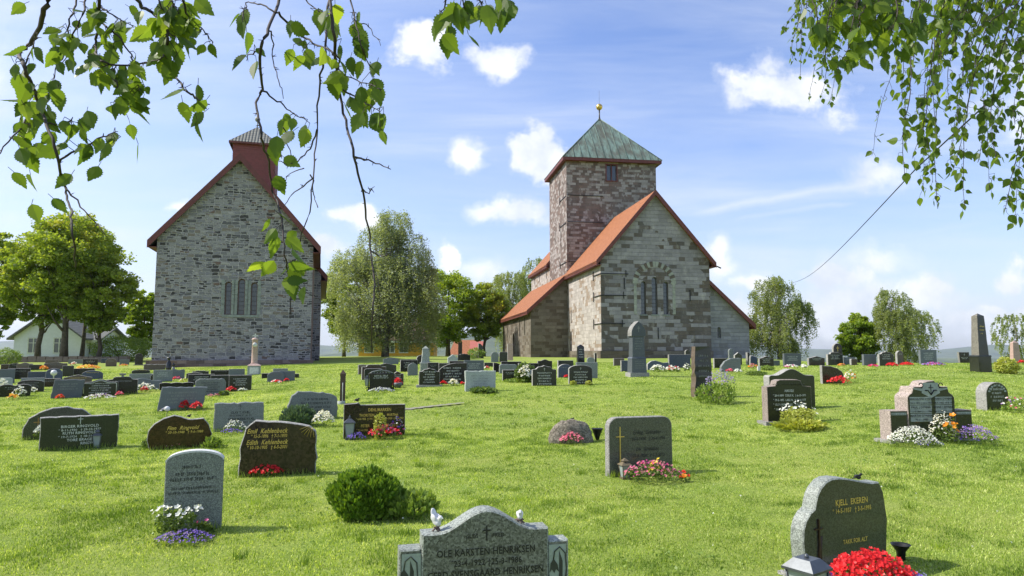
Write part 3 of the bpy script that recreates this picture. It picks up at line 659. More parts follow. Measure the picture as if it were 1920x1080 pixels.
w = MB(); gable(w, -.5, 9.6, 8, 26, ZB, 7.6 - gB, 13.3 - gB); wallobj('nave_wall', w, [M_RUB], chB)
roof_gable(chB, -.5, 9.6, 8.02, 26, 7.6, 13.3, .45, -.02, .3, .2, M_SLATE, gB)
tx, ty, hw = 4.55, 9.6, 1.5
w = MB(); w.box(tx - hw, tx + hw, ty - hw, ty + hw, 11.9 - gB, 17.3 - gB); tb = w.build('bell_turret', M_REDB, chB)
bd = MB()
z = 12.2
while z < 17.2:
    bd.box(tx - hw - .015, tx + hw + .015, ty - hw - .02, ty - hw + .0, z - gB, z + .12 - gB); bd.box(tx + hw, tx + hw + .02, ty - hw, ty + hw, z - gB, z + .12 - gB); z += .17
bd.build('weatherboard', M_REDB, tb)
rf = MB(); hb = hw + .28; z0 = 17.25 - gB; rb = [(tx - hb, ty - hb, z0), (tx + hb, ty - hb, z0), (tx + hb, ty + hb, z0), (tx - hb, ty + hb, z0)]
rf.add(rb + [(tx, ty, z0 + 1.75)], [(0, 1, 4), (1, 2, 4), (2, 3, 4), (3, 0, 4), (3, 2, 1, 0)]); rf.build('turret_roof', M_SLATE, tb, True)
rf = MB(); rf.box(tx - hb, tx + hb, ty - hb, ty - hb + .04, z0 - .14, z0 - .01); rf.box(tx - hb, tx - hb + .04, ty - hb + .04, ty + hb, z0 - .14, z0 - .01); rf.box(tx + hb - .04, tx + hb, ty - hb + .04, ty + hb, z0 - .14, z0 - .01); rf.build('fascia', M_RED, tb)
fm = MB(); fm.tube([(tx, ty, z0 + 1.6), (tx, ty, z0 + 2.2)], .04, 6); fm.lathe([(.02, -.2), (.14, -.16), (.21, 0), (.14, .16), (.02, .2)], (tx, ty, z0 + 2.35), 12); fm.build('finial', DIM, tb)

# ------------------------------------------------------------------ houses
def house(name, label, px0, px1, py, dist, yaw, depth, he, hr, wallm, roofm, wins, ridge_along=True, trim=SILVER):
    a = at(px0, py, dist); b = at(px1, py, dist); L = (b.x - a.x) / math.cos(yaw); g = gz((a.x + b.x) / 2, dist) - .15
    r = empty(name, (a.x, dist, g), yaw, label, 'house')
    w = MB()
    if ridge_along: w.prism([(0, -2), (depth, -2), (depth, he), (depth / 2, hr), (0, he)][::-1], 0, L, axis='x')
    else: gable(w, 0, L, 0, depth, -2, he, hr)
    w.build('wall', wallm, r, True)
    m = MB(); sl = (hr - he) / (depth / 2 if ridge_along else L / 2); oh = .5
    if ridge_along:
        for sg in (0, 1):
            y0 = -oh if sg == 0 else depth + oh; P = [(y0, he - sl * oh), (depth / 2, hr), (depth / 2, hr + .2), (y0, he - sl * oh + .2)]
            if sg == 0: P = P[::-1]
            m.prism(P, -oh, L + oh, axis='x')
        m.build('roof', roofm, r, True); e = MB(); e.box(-oh, L + oh, -oh - .04, -oh, he - sl * oh - .12, he - sl * oh + .18); e.build('fascia', trim, r)
    else:
        for sg in (-1, 1):
            e = L / 2 + sg * (L / 2 + oh); P = [(e, he - sl * oh), (L / 2, hr), (L / 2, hr + .2), (e, he - sl * oh + .2)]
            if sg == 1: P = P[::-1]
            m.prism(P, -oh, depth + oh)
        m.build('roof', roofm, r, True)
    for (k, z0, ww, hh) in wins:
        x = L * k; f = MB()
        for bx in ((x - ww / 2 - .12, x + ww / 2 + .12, z0 - .12, z0), (x - ww / 2 - .12, x + ww / 2 + .12, z0 + hh, z0 + hh + .12), (x - ww / 2 - .12, x - ww / 2, z0, z0 + hh), (x + ww / 2, x + ww / 2 + .12, z0, z0 + hh), (x - .05, x + .05, z0, z0 + hh)):
            f.box(bx[0], bx[1], -.06, .0, bx[2], bx[3])
        f.box(x - ww / 2, x + ww / 2, -.05, 0, z0 + hh * .66, z0 + hh * .66 + .06)
        f = f.build('window', SILVER, r); p = MB(); p.box(x - ww / 2, x + ww / 2, -.02, -.005, z0, z0 + hh); p.build('pane', M_GLASS, f)
    return r
WHITEW = simple('white_boarding', (.6, .63, .68), .7, 0, .06, 3)
h = house('white_house', 'white wooden house behind the maple trunks, left of the churches', 24, 146, 676, 74, R(4), 8, 2.6, 5.2, WHITEW, M_SLATE, [(.29, .9, 1.0, 1.5), (.67, .9, 1.0, 1.5)], False)
house('white_house', 'low white wooden outbuilding right of the white house', 150, 180, 676, 76, R(4), 6, 2.3, 3.6, WHITEW, M_SLATE, [(.4, .8, .7, 1.2)])
YEL = simple('yellow_boarding', (.6, .32, .03), .7, 0, .1, 2)
y_ = house('yellow_house', 'long yellow wooden house with brown roof behind the big birch', 672, 812, 669, 96, R(3), 9, 2.55, 6.0, YEL, M_BRN, [(.14, .75, 1.1, 1.4), (.42, .75, 1.1, 1.4), (.6, .75, 1.1, 1.4), (.9, .3, .9, 1.9)])
m = MB(); m.box(4.6, 5.5, 3.2, 4.1, 4.6, 7.6); m.build('chimney', simple('chimney_brick', (.16, .07, .05)), y_)
house('farm_building', 'low building with orange tiled roof beyond the graves, left of the church tower', 848, 888, 674, 112, R(-6), 9, 1.6, 3.8, WHITEW, M_TILE, [])
house('farm_building', 'small outbuilding with pinkish roof in front of the wooded hill', 886, 902, 674, 108, R(0), 4, 2.0, 3.2, WHITEW, simple('faded_red_roof', (.4, .12, .09)), [])

# ------------------------------------------------------------------ trees
def leafquads(C, size, rng, updown=.35, aspect=.75):
    n = len(C); d = rng.normal(size=(n, 3)); d[:, 2] *= .55; d /= np.linalg.norm(d, axis=1)[:, None]
    e = rng.normal(size=(n, 3)); e -= (e * d).sum(1)[:, None] * d; e /= np.linalg.norm(e, axis=1)[:, None]
    s = size * rng.uniform(.6, 1.25, n)[:, None]; a = d * s * .5; b = e * s * .5 * aspect
    return np.stack([C - a, C + b * .9 - a * .1, C + a, C - b * .9 - a * .1], 1)
def make_trunk(root, H, r0, lean, limbs, mat, rng, fork=.35):
    m = MB(); top = Vector((lean[0], lean[1], H)); pts = [Vector((0, 0, -.4))]; n = 7
    for i in range(1, n + 1):
        k = i / n; pts.append(Vector((lean[0] * k + rng.normal() * .12, lean[1] * k + rng.normal() * .12, H * k)))
    rad = [r0 * 1.35] + [r0 * (1 - .85 * i / n) for i in range(1, n + 1)]
    m.tube(pts, rad, 8)
    for L in limbs:
        L = Vector(L); k = max(fork, min(.85, L.z / H * .62 + rng.uniform(-.08, .05))); s = Vector((lean[0] * k, lean[1] * k, H * k))
        mid = s.lerp(L, .5) + Vector((0, 0, -.12 * (L - s).length + .1)); rr = r0 * (1 - .8 * k) * .55
        m.tube([s, s.lerp(mid, .5) + Vector((rng.normal() * .1, rng.normal() * .1, 0)), mid, L], [rr, rr * .8, rr * .55, rr * .15], 5)
    m.build('trunk', mat, root)
def maple(px, py, dist, top_py, wpx, label, seed, mat=L_MAPLE, bare=.22, leaf=.26, n=24000, name='maple_tree', r0=None, dense=1.0, gap=.3, group='trees standing around the churchyard'):
    rng = np.random.default_rng(seed); c = at(px, py, dist); g = gz(c.x, dist)
    H = at(px, top_py, dist).z - g; Rr = wpx / 2 / F * dist
    root = empty(name, (c.x, dist, g), 0, label, 'tree', group)
    zc = H * (bare + 1) / 2; hz = H * (1 - bare) / 2; K = int(190 * dense); cl = []
    while len(cl) < K:
        v = rng.normal(size=3); v /= np.linalg.norm(v); r = rng.uniform(.35, 1) ** .6
        p = v * r; z = p[2]
        wf = 1 - .35 * max(0, z) ** 2 - .25 * max(0, -z)
        P = np.array([p[0] * Rr * wf, p[1] * Rr * wf, zc + z * hz * .93])
        if noise.noise(Vector(P * .5 + seed)) < -gap - .08: continue
        cl.append(P)
    cl = np.array(cl); cr_ = Rr * rng.uniform(.1, .24, K); per = n // K; CC = []; TT = []
    for k in range(K):
        v = rng.normal(size=(per, 3)); v /= np.linalg.norm(v, axis=1)[:, None]; v[:, 2] = v[:, 2] * .8 + .2
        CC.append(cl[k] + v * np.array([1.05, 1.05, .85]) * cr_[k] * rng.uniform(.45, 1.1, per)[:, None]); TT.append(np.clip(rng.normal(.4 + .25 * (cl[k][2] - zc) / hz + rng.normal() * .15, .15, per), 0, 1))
    CC = np.concatenate(CC); TT = np.concatenate(TT)
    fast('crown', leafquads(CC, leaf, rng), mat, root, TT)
    make_trunk(root, H * .8, r0 or Rr * .07, (rng.normal() * .3, rng.normal() * .3), cl[rng.choice(K, 16)], BARK, rng, bare * .8)
    return root
def birch(px, py, dist, top_py, wpx, label, seed, mat=L_BIRCH, n=700, leaf=.15, lenf=.22, low=.12, parts=((0, 0, 1, 1),), group='trees standing around the churchyard', per=40, name='birch_tree', keep=1.0):
    rng = np.random.default_rng(seed); c = at(px, py, dist); g = gz(c.x, dist)
    H = at(px, top_py, dist).z - g; Rr = wpx / 2 / F * dist
    root = empty(name, (c.x, dist, g), 0, label, 'tree', group)
    A = []; TT = []; ends = []; mb = MB()
    for s in range(n):
        ox, oz, sr, sh = parts[s % len(parts)]
        u = rng.random() ** .75; z = low + .1 + (1 - low - .1) * u         # height fraction of the strand's start
        prof = math.sin(math.pi * min(1, max(.02, (1 - z) * .92 + .06)) ** .62) ** .8
        th = rng.uniform(0, 2 * math.pi); r = Rr * prof * math.sqrt(rng.uniform(.08, 1))
        p = np.array([r * math.cos(th) * sr + ox * Rr, r * math.sin(th) * sr, z * H * sh + oz * H])
        if noise.noise(Vector((p[0] * .4, p[1] * .4 + seed, p[2] * .33))) < -.22 * keep: continue
        L = H * lenf * rng.uniform(.35, 1.1) * (.5 + .5 * (1 - z)); k = np.linspace(0, 1, per); out = np.array([math.cos(th), math.sin(th)]) * L * .22
        q = np.stack([p[0] + out[0] * np.sin(k * 1.6), p[1] + out[1] * np.sin(k * 1.6), p[2] + L * (.12 * np.sin(k * 3.1) - k)], 1) + rng.normal(size=(per, 3)) * np.array([.13, .13, .1]) * (Rr / 5)
        A.append(q[q[:, 2] > H * low * .5]); TT.append(np.clip(rng.normal(.5 + rng.normal() * .2, .12, len(A[-1])), 0, 1))
        if s % 24 == 0: ends.append(p)
    A = np.concatenate(A); TT = np.concatenate(TT)
    fast('crown', leafquads(A, leaf, rng, aspect=.6), mat, root, TT)
    make_trunk(root, H * .86, Rr * .055, (rng.normal() * .3, 0), ends, BARKB, rng, .2)
    return root
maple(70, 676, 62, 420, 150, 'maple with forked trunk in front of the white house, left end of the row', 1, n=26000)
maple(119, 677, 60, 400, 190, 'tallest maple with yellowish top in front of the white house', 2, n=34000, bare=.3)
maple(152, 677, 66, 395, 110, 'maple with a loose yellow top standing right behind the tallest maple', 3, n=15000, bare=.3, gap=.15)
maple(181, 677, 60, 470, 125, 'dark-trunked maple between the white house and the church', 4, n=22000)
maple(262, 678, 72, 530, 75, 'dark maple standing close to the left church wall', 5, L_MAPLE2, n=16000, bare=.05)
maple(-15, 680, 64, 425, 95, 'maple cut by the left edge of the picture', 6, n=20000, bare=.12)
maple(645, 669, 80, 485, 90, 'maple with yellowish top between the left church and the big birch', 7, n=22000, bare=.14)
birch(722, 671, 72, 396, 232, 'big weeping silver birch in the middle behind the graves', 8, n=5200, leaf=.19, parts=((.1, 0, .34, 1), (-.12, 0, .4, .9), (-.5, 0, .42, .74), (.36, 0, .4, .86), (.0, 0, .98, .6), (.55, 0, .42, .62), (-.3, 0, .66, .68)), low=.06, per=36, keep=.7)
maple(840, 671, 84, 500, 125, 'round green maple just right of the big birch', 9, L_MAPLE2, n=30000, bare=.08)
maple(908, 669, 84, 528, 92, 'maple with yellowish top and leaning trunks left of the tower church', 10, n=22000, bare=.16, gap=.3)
birch(963, 670, 96, 512, 100, 'thin grey-green birch behind the aisle of the tower church', 11, L_BIRCHG, n=1200, leaf=.2, low=.05)
birch(1000, 670, 100, 480, 60, 'tall thin tree showing between birch and tower church', 111, L_BIRCHG, n=400, leaf=.2, low=.05)
birch(1462, 684, 62, 518, 135, 'weeping birch right of the tower church', 12, L_BIRCHG, n=1700, leaf=.15, lenf=.3, low=.02, per=44, keep=.7, parts=((-.2, 0, .55, 1), (.2, 0, .5, .95), (.55, 0, .42, .72), (-.5, 0, .45, .7), (0, 0, 1, .7)))
maple(1612, 684, 66, 588, 78, 'small dense round maple beside a birch on the right', 13, L_MAPLE2, n=18000, bare=.0, gap=.6)
birch(1690, 684, 64, 540, 118, 'open-crowned birch right of the small round maple', 14, L_BIRCHG, n=1100, leaf=.16, low=.02, per=36, parts=((-.1, 0, .6, 1), (.1, 0, 1, .72)), keep=.5)
birch(1905, 684, 70, 588, 70, 'sparse birch at the right edge behind the pink obelisk', 15, L_BIRCHG, n=260, leaf=.16, low=.02, keep=.6)
def shrub(px, py, wpx, hpx, label, seed, mat=L_PLANT, leaf=.05, n=3000, name='shrub', cat='shrub', dist=None, spiky=0, flat=1.0, group=None, upright=False):
    c = ground_at(px, py) if dist is None else Vector((at(px, py, dist).x, dist, 0)); c.z = gz(c.x, c.y)
    rng = np.random.default_rng(seed); Rr = wpx / 2 / F * c.y; H = hpx / F * c.y
    root = empty(name, c, 0, label, cat, group); v = rng.normal(size=(n, 3)); v /= np.linalg.norm(v, axis=1)[:, None]
    lump = np.array([1 + .28 * noise.noise(Vector(p * 2.2 + seed)) + .15 * noise.noise(Vector(p * 5 + seed)) for p in v])
    rr = rng.uniform(.55, 1.02, n) ** .5 * lump
    P = v * rr[:, None] * np.array([Rr, Rr * .8 * flat, H * .55]) + np.array([0, 0, H * .45]); P = P[P[:, 2] > 0.0]
    V = leafquads(P, leaf, rng, aspect=.5)
    if upright:
        d = np.stack([rng.normal(size=len(P)) * .35, rng.normal(size=len(P)) * .35, np.ones(len(P))], 1) + (P - [0, 0, H * .4]) / H * .8; d /= np.linalg.norm(d, axis=1)[:, None]
        e = rng.normal(size=(len(P), 3)); e -= (e * d).sum(1)[:, None] * d; e /= np.linalg.norm(e, axis=1)[:, None]; s = leaf * rng.uniform(.6, 1.3, len(P))[:, None]
        V = np.stack([P, P + d * s * .5 + e * s * .3, P + d * s, P + d * s * .5 - e * s * .3], 1)
    fast('foliage', V, mat, root, np.clip(rng.normal(.5, .22, len(P)), 0, 1))
    m = MB()
    for i in range(7):
        t = rng.uniform(0, 6.28); m.tube([(0, 0, -.03), (math.cos(t) * Rr * .3, math.sin(t) * Rr * .3, H * .35), (math.cos(t) * Rr * .6, math.sin(t) * Rr * .6, H * .6)], [H * .02, H * .014, H * .006], 4)
    m.build('stem', BARK, root); return root
shrub(228, 680, 105, 48, 'light green hedge bush between the maples and the left church', 20, L_HEDGE, .16, 9000, 'hedge_bush', 'bush', 62)
shrub(12, 690, 50, 30, 'pale green bush at the left edge behind the rows of graves', 21, L_HEDGE, .12, 3000, 'hedge_bush', 'bush', 50)
shrub(1768, 684, 26, 12, 'distant dark green bush right of the slate-grey gravestone', 22, L_MAPLE2, .2, 1500, 'hedge_bush', 'bush', 75)
# ------------------------------------------------------------------ gravestones
RNG = random.Random(77)
def outline(kind, w, h, rough=0.0, seed=0):
    """front outline as (x,z), clockwise start at bottom left, going up the left side"""
    a = w / 2; P = []
    def arc(cx, cz, rx, rz, t0, t1, n):
        return [(cx + rx * math.cos(math.radians(t0 + (t1 - t0) * i / n)), cz + rz * math.sin(math.radians(t0 + (t1 - t0) * i / n))) for i in range(n + 1)]
    if kind == 'rect': P = [(-a, 0), (-a, h), (a, h), (a, 0)]
    elif kind == 'rounded': r = min(a, h) * .28; P = [(-a, 0)] + arc(-a + r, h - r, r, r, 180, 90, 6) + arc(a - r, h - r, r, r, 90, 0, 6) + [(a, 0)]
    elif kind == 'arch': r = min(h * .42, a); P = [(-a, 0)] + arc(0, h - r, a, r, 180, 0, 20) + [(a, 0)]
    elif kind == 'flatarch': r = min(h * .2, w * .17); P = [(-a, 0), (-a, h - r * .95)] + arc(0, h - r, a * .97, r, 165, 15, 14) + [(a, h - r * .95), (a, 0)]
    elif kind == 'serp':
        P = [(-a, 0), (-a, h * .8)]
        for i in range(17): x = -1 + 2 * i / 16; P.append((x * a * .94, h * (.84 + .16 * (.5 + .5 * math.cos(math.pi * max(-1, min(1, x * 1.35)))))))
        P += [(a, h * .8), (a, 0)]
    elif kind == 'gable': P = [(-a, 0), (-a, h * .8), (-a * .75, h * .83), (0, h), (a * .75, h * .83), (a, h * .8), (a, 0)]
    elif kind == 'heart':
        P = [(-a * .9, 0)] + arc(-a * .47, h * .72, a * .53, h * .28, 200, 50, 9) + [(0, h * .88)] + arc(a * .47, h * .72, a * .53, h * .28, 130, -20, 9) + [(a * .9, 0)]
    elif kind == 'shoulder': P = [(-a, 0), (-a, h * .84), (-a * .62, h * .86), (-a * .55, h * .97), (-a * .4, h), (a * .4, h), (a * .55, h * .97), (a * .62, h * .86), (a, h * .84), (a, 0)]
    elif kind == 'notch': P = [(-a, 0), (-a, h), (-a * .4, h * .97), (-a * .2, h * .9), (a * .2, h * .88), (a * .5, h * .94), (a, h * .93), (a, 0)]
    elif kind == 'halfarch': P = [(-a, 0), (-a, h * .45)] + arc(a * .45, h * .45, a * 1.45, h * .55, 175, 92, 12) + [(a, h), (a, 0)]
    elif kind == 'wave': P = [(-a, 0), (-a * .95, h * .62), (-a * .6, h * .93), (-a * .25, h), (a * .1, h * .88), (a * .5, h * .74), (a * .9, h * .78), (a, h * .7), (a, 0)]
    elif kind == 'wavy':
        P = [(-a, 0)] + [(-a + 2 * a * i / 18, h * (.88 + .1 * abs(math.sin(i / 18 * math.pi * 3)))) for i in range(19)] + [(a, 0)]
    elif kind == 'lean': P = [(-a, 0), (-a * .82, h), (a, h * .97), (a * .82, 0)]
    elif kind == 'lean2': P = [(-a * .8, 0), (-a, h), (a * .9, h), (a, 0)]
    elif kind == 'slope': P = [(-a, 0), (-a, h), (-a * .2, h * .97), (a * .4, h * .86), (a * .8, h * .68), (a, h * .45), (a * .97, 0)]
    elif kind == 'slopeL': P = [(-a, 0), (-a * .97, h * .4), (-a * .6, h * .75), (0, h), (a, h), (a, 0)]
    elif kind == 'dome': P = [(-a, 0), (-a * .98, h * .3)] + arc(-a * .0, h * .3, a * .96, h * .7, 172, 15, 14) + [(a * .98, h * .3), (a, 0)]
    elif kind == 'ogive': P = [(-a, 0), (-a, h * .72)] + [(-a * math.cos(t) , h * (.72 + .28 * math.sin(t) ** .9)) for t in [math.pi / 2 * i / 6 for i in range(1, 7)]] + [(a * math.cos(t), h * (.72 + .28 * math.sin(t) ** .9)) for t in [math.pi / 2 * i / 6 for i in range(5, 0, -1)]] + [(a, h * .72), (a, 0)]
    elif kind == 'crest': P = [(-a, 0), (-a, h * .8), (-a * .7, h * .82), (-a * .5, h * .93), (-a * .2, h * .95), (0, h), (a * .2, h * .95), (a * .5, h * .93), (a * .7, h * .82), (a, h * .8), (a, 0)]
    elif kind == 'dehl': P = [(-a, 0), (-a, h * .98), (-a * .62, h * 1.0), (-a * .54, h * 1.02), (-a * .46, h * .95), (a, h * .95), (a, 0)]
    elif kind == 'kjell':
        P = [(-a * .9, 0), (-a * .98, h * .2), (-a, h * .38), (-a * .98, h * .5), (-a * .92, h * .59), (-a * .82, h * .66), (-a * .71, h * .7), (-a * .68, h * .77), (-a * .64, h * .84), (-a * .56, h * .91), (-a * .44, h * .97), (-a * .3, h), (-a * .12, h), (a * .1, h * .98), (a * .4, h * .94), (a * .66, h * .91), (a * .84, h * .91), (a * .93, h * .8), (a * 1.0, h * .5), (a * .96, h * .25), (a * .9, 0)]
    elif kind == 'finn': P = [(-a * .85, 0), (-a, h * .3), (-a * .97, h * .55), (-a * .8, h * .76), (-a * .5, h * .93), (-a * .2, h), (a * .0, h * .96), (a * .2, h * .88), (a * .35, h * .86), (a * .72, h * .88), (a * .9, h * .68), (a, h * .4), (a * .92, 0)]
    elif kind == 'quarry': P = [(-a, 0), (-a * .98, h * .5), (-a * .85, h * .86), (-a * .6, h), (-a * .1, h * .98), (a * .4, h * .93), (a * .8, h * .88), (a * .97, h * .78), (a, h * .4), (a * .98, 0)]
    elif kind == 'dynna':
        P = [(-a, 0), (-a, h * .72), (-a * .95, h * .76), (-a * .8, h * .8), (-a * .74, h * .88), (-a * .7, h * .9), (-a * .34, h * .9), (-a * .24, h * .96), (-a * .16, h * .985), (a * .16, h * .985 + h * .015), (a * .24, h * .96), (a * .34, h * .9), (a * .72, h * .9), (a * .78, h * .8), (a * .92, h * .76), (a, h * .72), (a, 0)]
    if rough:
        rr = random.Random(seed); Q = []
        for i in range(len(P) - 1):
            (x0, z0), (x1, z1) = P[i], P[i + 1]; L = math.hypot(x1 - x0, z1 - z0); n = max(1, int(L / .07)) if i else max(1, int(L / .12))
            for k in range(n): t = k / n; Q.append((x0 + (x1 - x0) * t + rr.gauss(0, rough) * (k > 0 or i > 0), z0 + (z1 - z0) * t + (rr.gauss(0, rough) if (k > 0 or i > 0) else 0)))
        Q.append(P[-1]); P = Q
    return P
def slab(name, P, dep, mats, parent, zb=-.12, bev=.008, x0=0, y0=0, roughback=0):
    P = [(x, z if z > 0 else zb) for x, z in P]; n = len(P)
    cx = sum(p[0] for p in P) / n; top = max(p[1] for p in P); cz = top / 2; sx = max(abs(p[0] - cx) for p in P)
    k = 1 - bev / max(sx, .05); kz = 1 - bev / max(top / 2, .05)
    inner = [(cx + (x - cx) * k, cz + (z - cz) * kz) for x, z in P]
    vs = [(x0 + x, y0, z) for x, z in inner] + [(x0 + x, y0 + bev, z) for x, z in P] + [(x0 + x, y0 + dep - bev, z) for x, z in P] + [(x0 + x, y0 + dep, z) for x, z in inner]
    m = MB(); m.add(vs, [tuple(reversed(range(n)))], 0); o = len(m.v) - 4 * n
    for a in range(3):
        for i in range(n):
            j = (i + 1) % n; m.f.append((o + a * n + i, o + a * n + j, o + (a + 1) * n + j, o + (a + 1) * n + i)); m.mi.append(1); m.sm.append(False)
    m.f.append(tuple(o + 3 * n + i for i in range(n))); m.mi.append(1); m.sm.append(False)
    return m.build(name, mats, parent)
def glyphs(m, cx, z, w, sz, rr, mi=0, y=-.003):
    x = cx - w / 2
    while x < cx + w / 2 - sz * .3:
        cw = sz * rr.uniform(.35, .6)
        if rr.random() < .15: x += sz * .45; continue
        t = sz * .16; kind = rr.randrange(4)
        def q(a, b, c, d): m.add([(a, y, c), (b, y, c), (b, y, d), (a, y, d)], [(0, 1, 2, 3)], mi)
        if kind in (0, 1, 2): q(x, x + t, z, z + sz)
        if kind in (0, 3): q(x + t, x + cw, z + sz * .82, z + sz)
        if kind in (1, 0): q(x + t, x + cw, z + sz * .42, z + sz * .58)
        if kind in (1, 3): q(x + t, x + cw, z, z + sz * .17)
        if kind in (2, 3): q(x + cw - t, x + cw, z + sz * .1, z + sz * .9)
        x += cw + sz * .2
def cross(m, cx, z, h, y=-.003, mi=0, t=None, arm=.3):
    t = t or h * .1
    m.add([(cx - t / 2, y, z), (cx + t / 2, y, z), (cx + t / 2, y, z + h), (cx - t / 2, y, z + h)], [(0, 1, 2, 3)], mi)
    m.add([(cx - h * arm, y - .001, z + h * .62), (cx + h * arm, y - .001, z + h * .62), (cx + h * arm, y - .001, z + h * .62 + t), (cx - h * arm, y - .001, z + h * .62 + t)], [(0, 1, 2, 3)], mi)
def put_text(m, body, cx, z, size, mi=0, shear=0, y=-.003, align='CENTER', space=1.05, fw=None):
    vs, fs = text_verts(body, size, shear, align, space)
    if fw:
        x0 = min(v.x for v in vs); x1 = max(v.x for v in vs)
        for v in vs: v.x = (v.x - (x0 + x1) / 2) * fw / (x1 - x0)
    m.add([(cx + v.x, y, z + v.y) for v in vs], fs, mi)
def yaw_for(px):
    t = (px - 960) / F; return R(9 + max(0, -t) * 34)
STONE_INFO = {}
def stone(px, base, w, h, kind, mat, label, lines=0, ink=None, dep=None, yaw=None, rough=0.0, side=None, plinth=False, sym=None, key=None, group=None, dist=None, frame=False):
    group = group or 'gravestones on the churchyard lawn'
    c = ground_at(px, base) if dist is None else None
    if c is None: a = at(px, base, dist); c = Vector((a.x, dist, gz(a.x, dist)))
    d = c.y; yw = yaw if yaw is not None else yaw_for(px) + R(RNG.uniform(-3, 3)); W_ = w * d / F / max(.8, math.cos(yw)) ; H_ = h * d / F
    root = empty('gravestone', c, yw, label, 'gravestone', group); dep = dep or (.14 if H_ < 1.2 else .22)
    sd_ = side or SIDE
    slab('slab', outline(kind, W_, H_ - (.03 if plinth else 0), rough, int(px * 7 + base)), dep, [G[mat], sd_ if mat not in ('light', 'grey', 'slate', 'pale') else G[mat]], root, bev=.008 + rough)
    if plinth:
        m = MB(); m.box(-W_ / 2 - .08, W_ / 2 + .08, -.08, dep + .08, -.15, .05); m.build('plinth', SIDE, root)
    rr = random.Random(int(px * 31 + base)); m = MB()
    if lines:
        sz = min(.05, H_ * .07); top = H_ * .72
        if sym == 'cross': cross(m, 0, H_ * .74, H_ * .14); top = H_ * .6
        for i in range(lines):
            gm = MB(); glyphs(gm, 0, top - i * sz * 1.9, W_ * (.6 if i % 2 == 0 else .48), sz, rr)
            if gm.v: gm.build('inscription_line', ink or DIM, root)
    elif sym == 'cross': cross(m, 0, H_ * .6, H_ * .25)
    if m.v: m.build('engraved_cross', ink or DIM, root)
    if frame:
        P = outline(kind, W_ * .9, H_ * .92); fm = MB(); fm.tube([(x, -.004, max(z, .1)) for x, z in P], .012, 4); fm.build('engraved_border', SILVER, root)
    if key: STONE_INFO[key] = (root, c, yw, W_, H_)
    return root
Wt, Dm, Gd = SILVER, DIM, GOLD
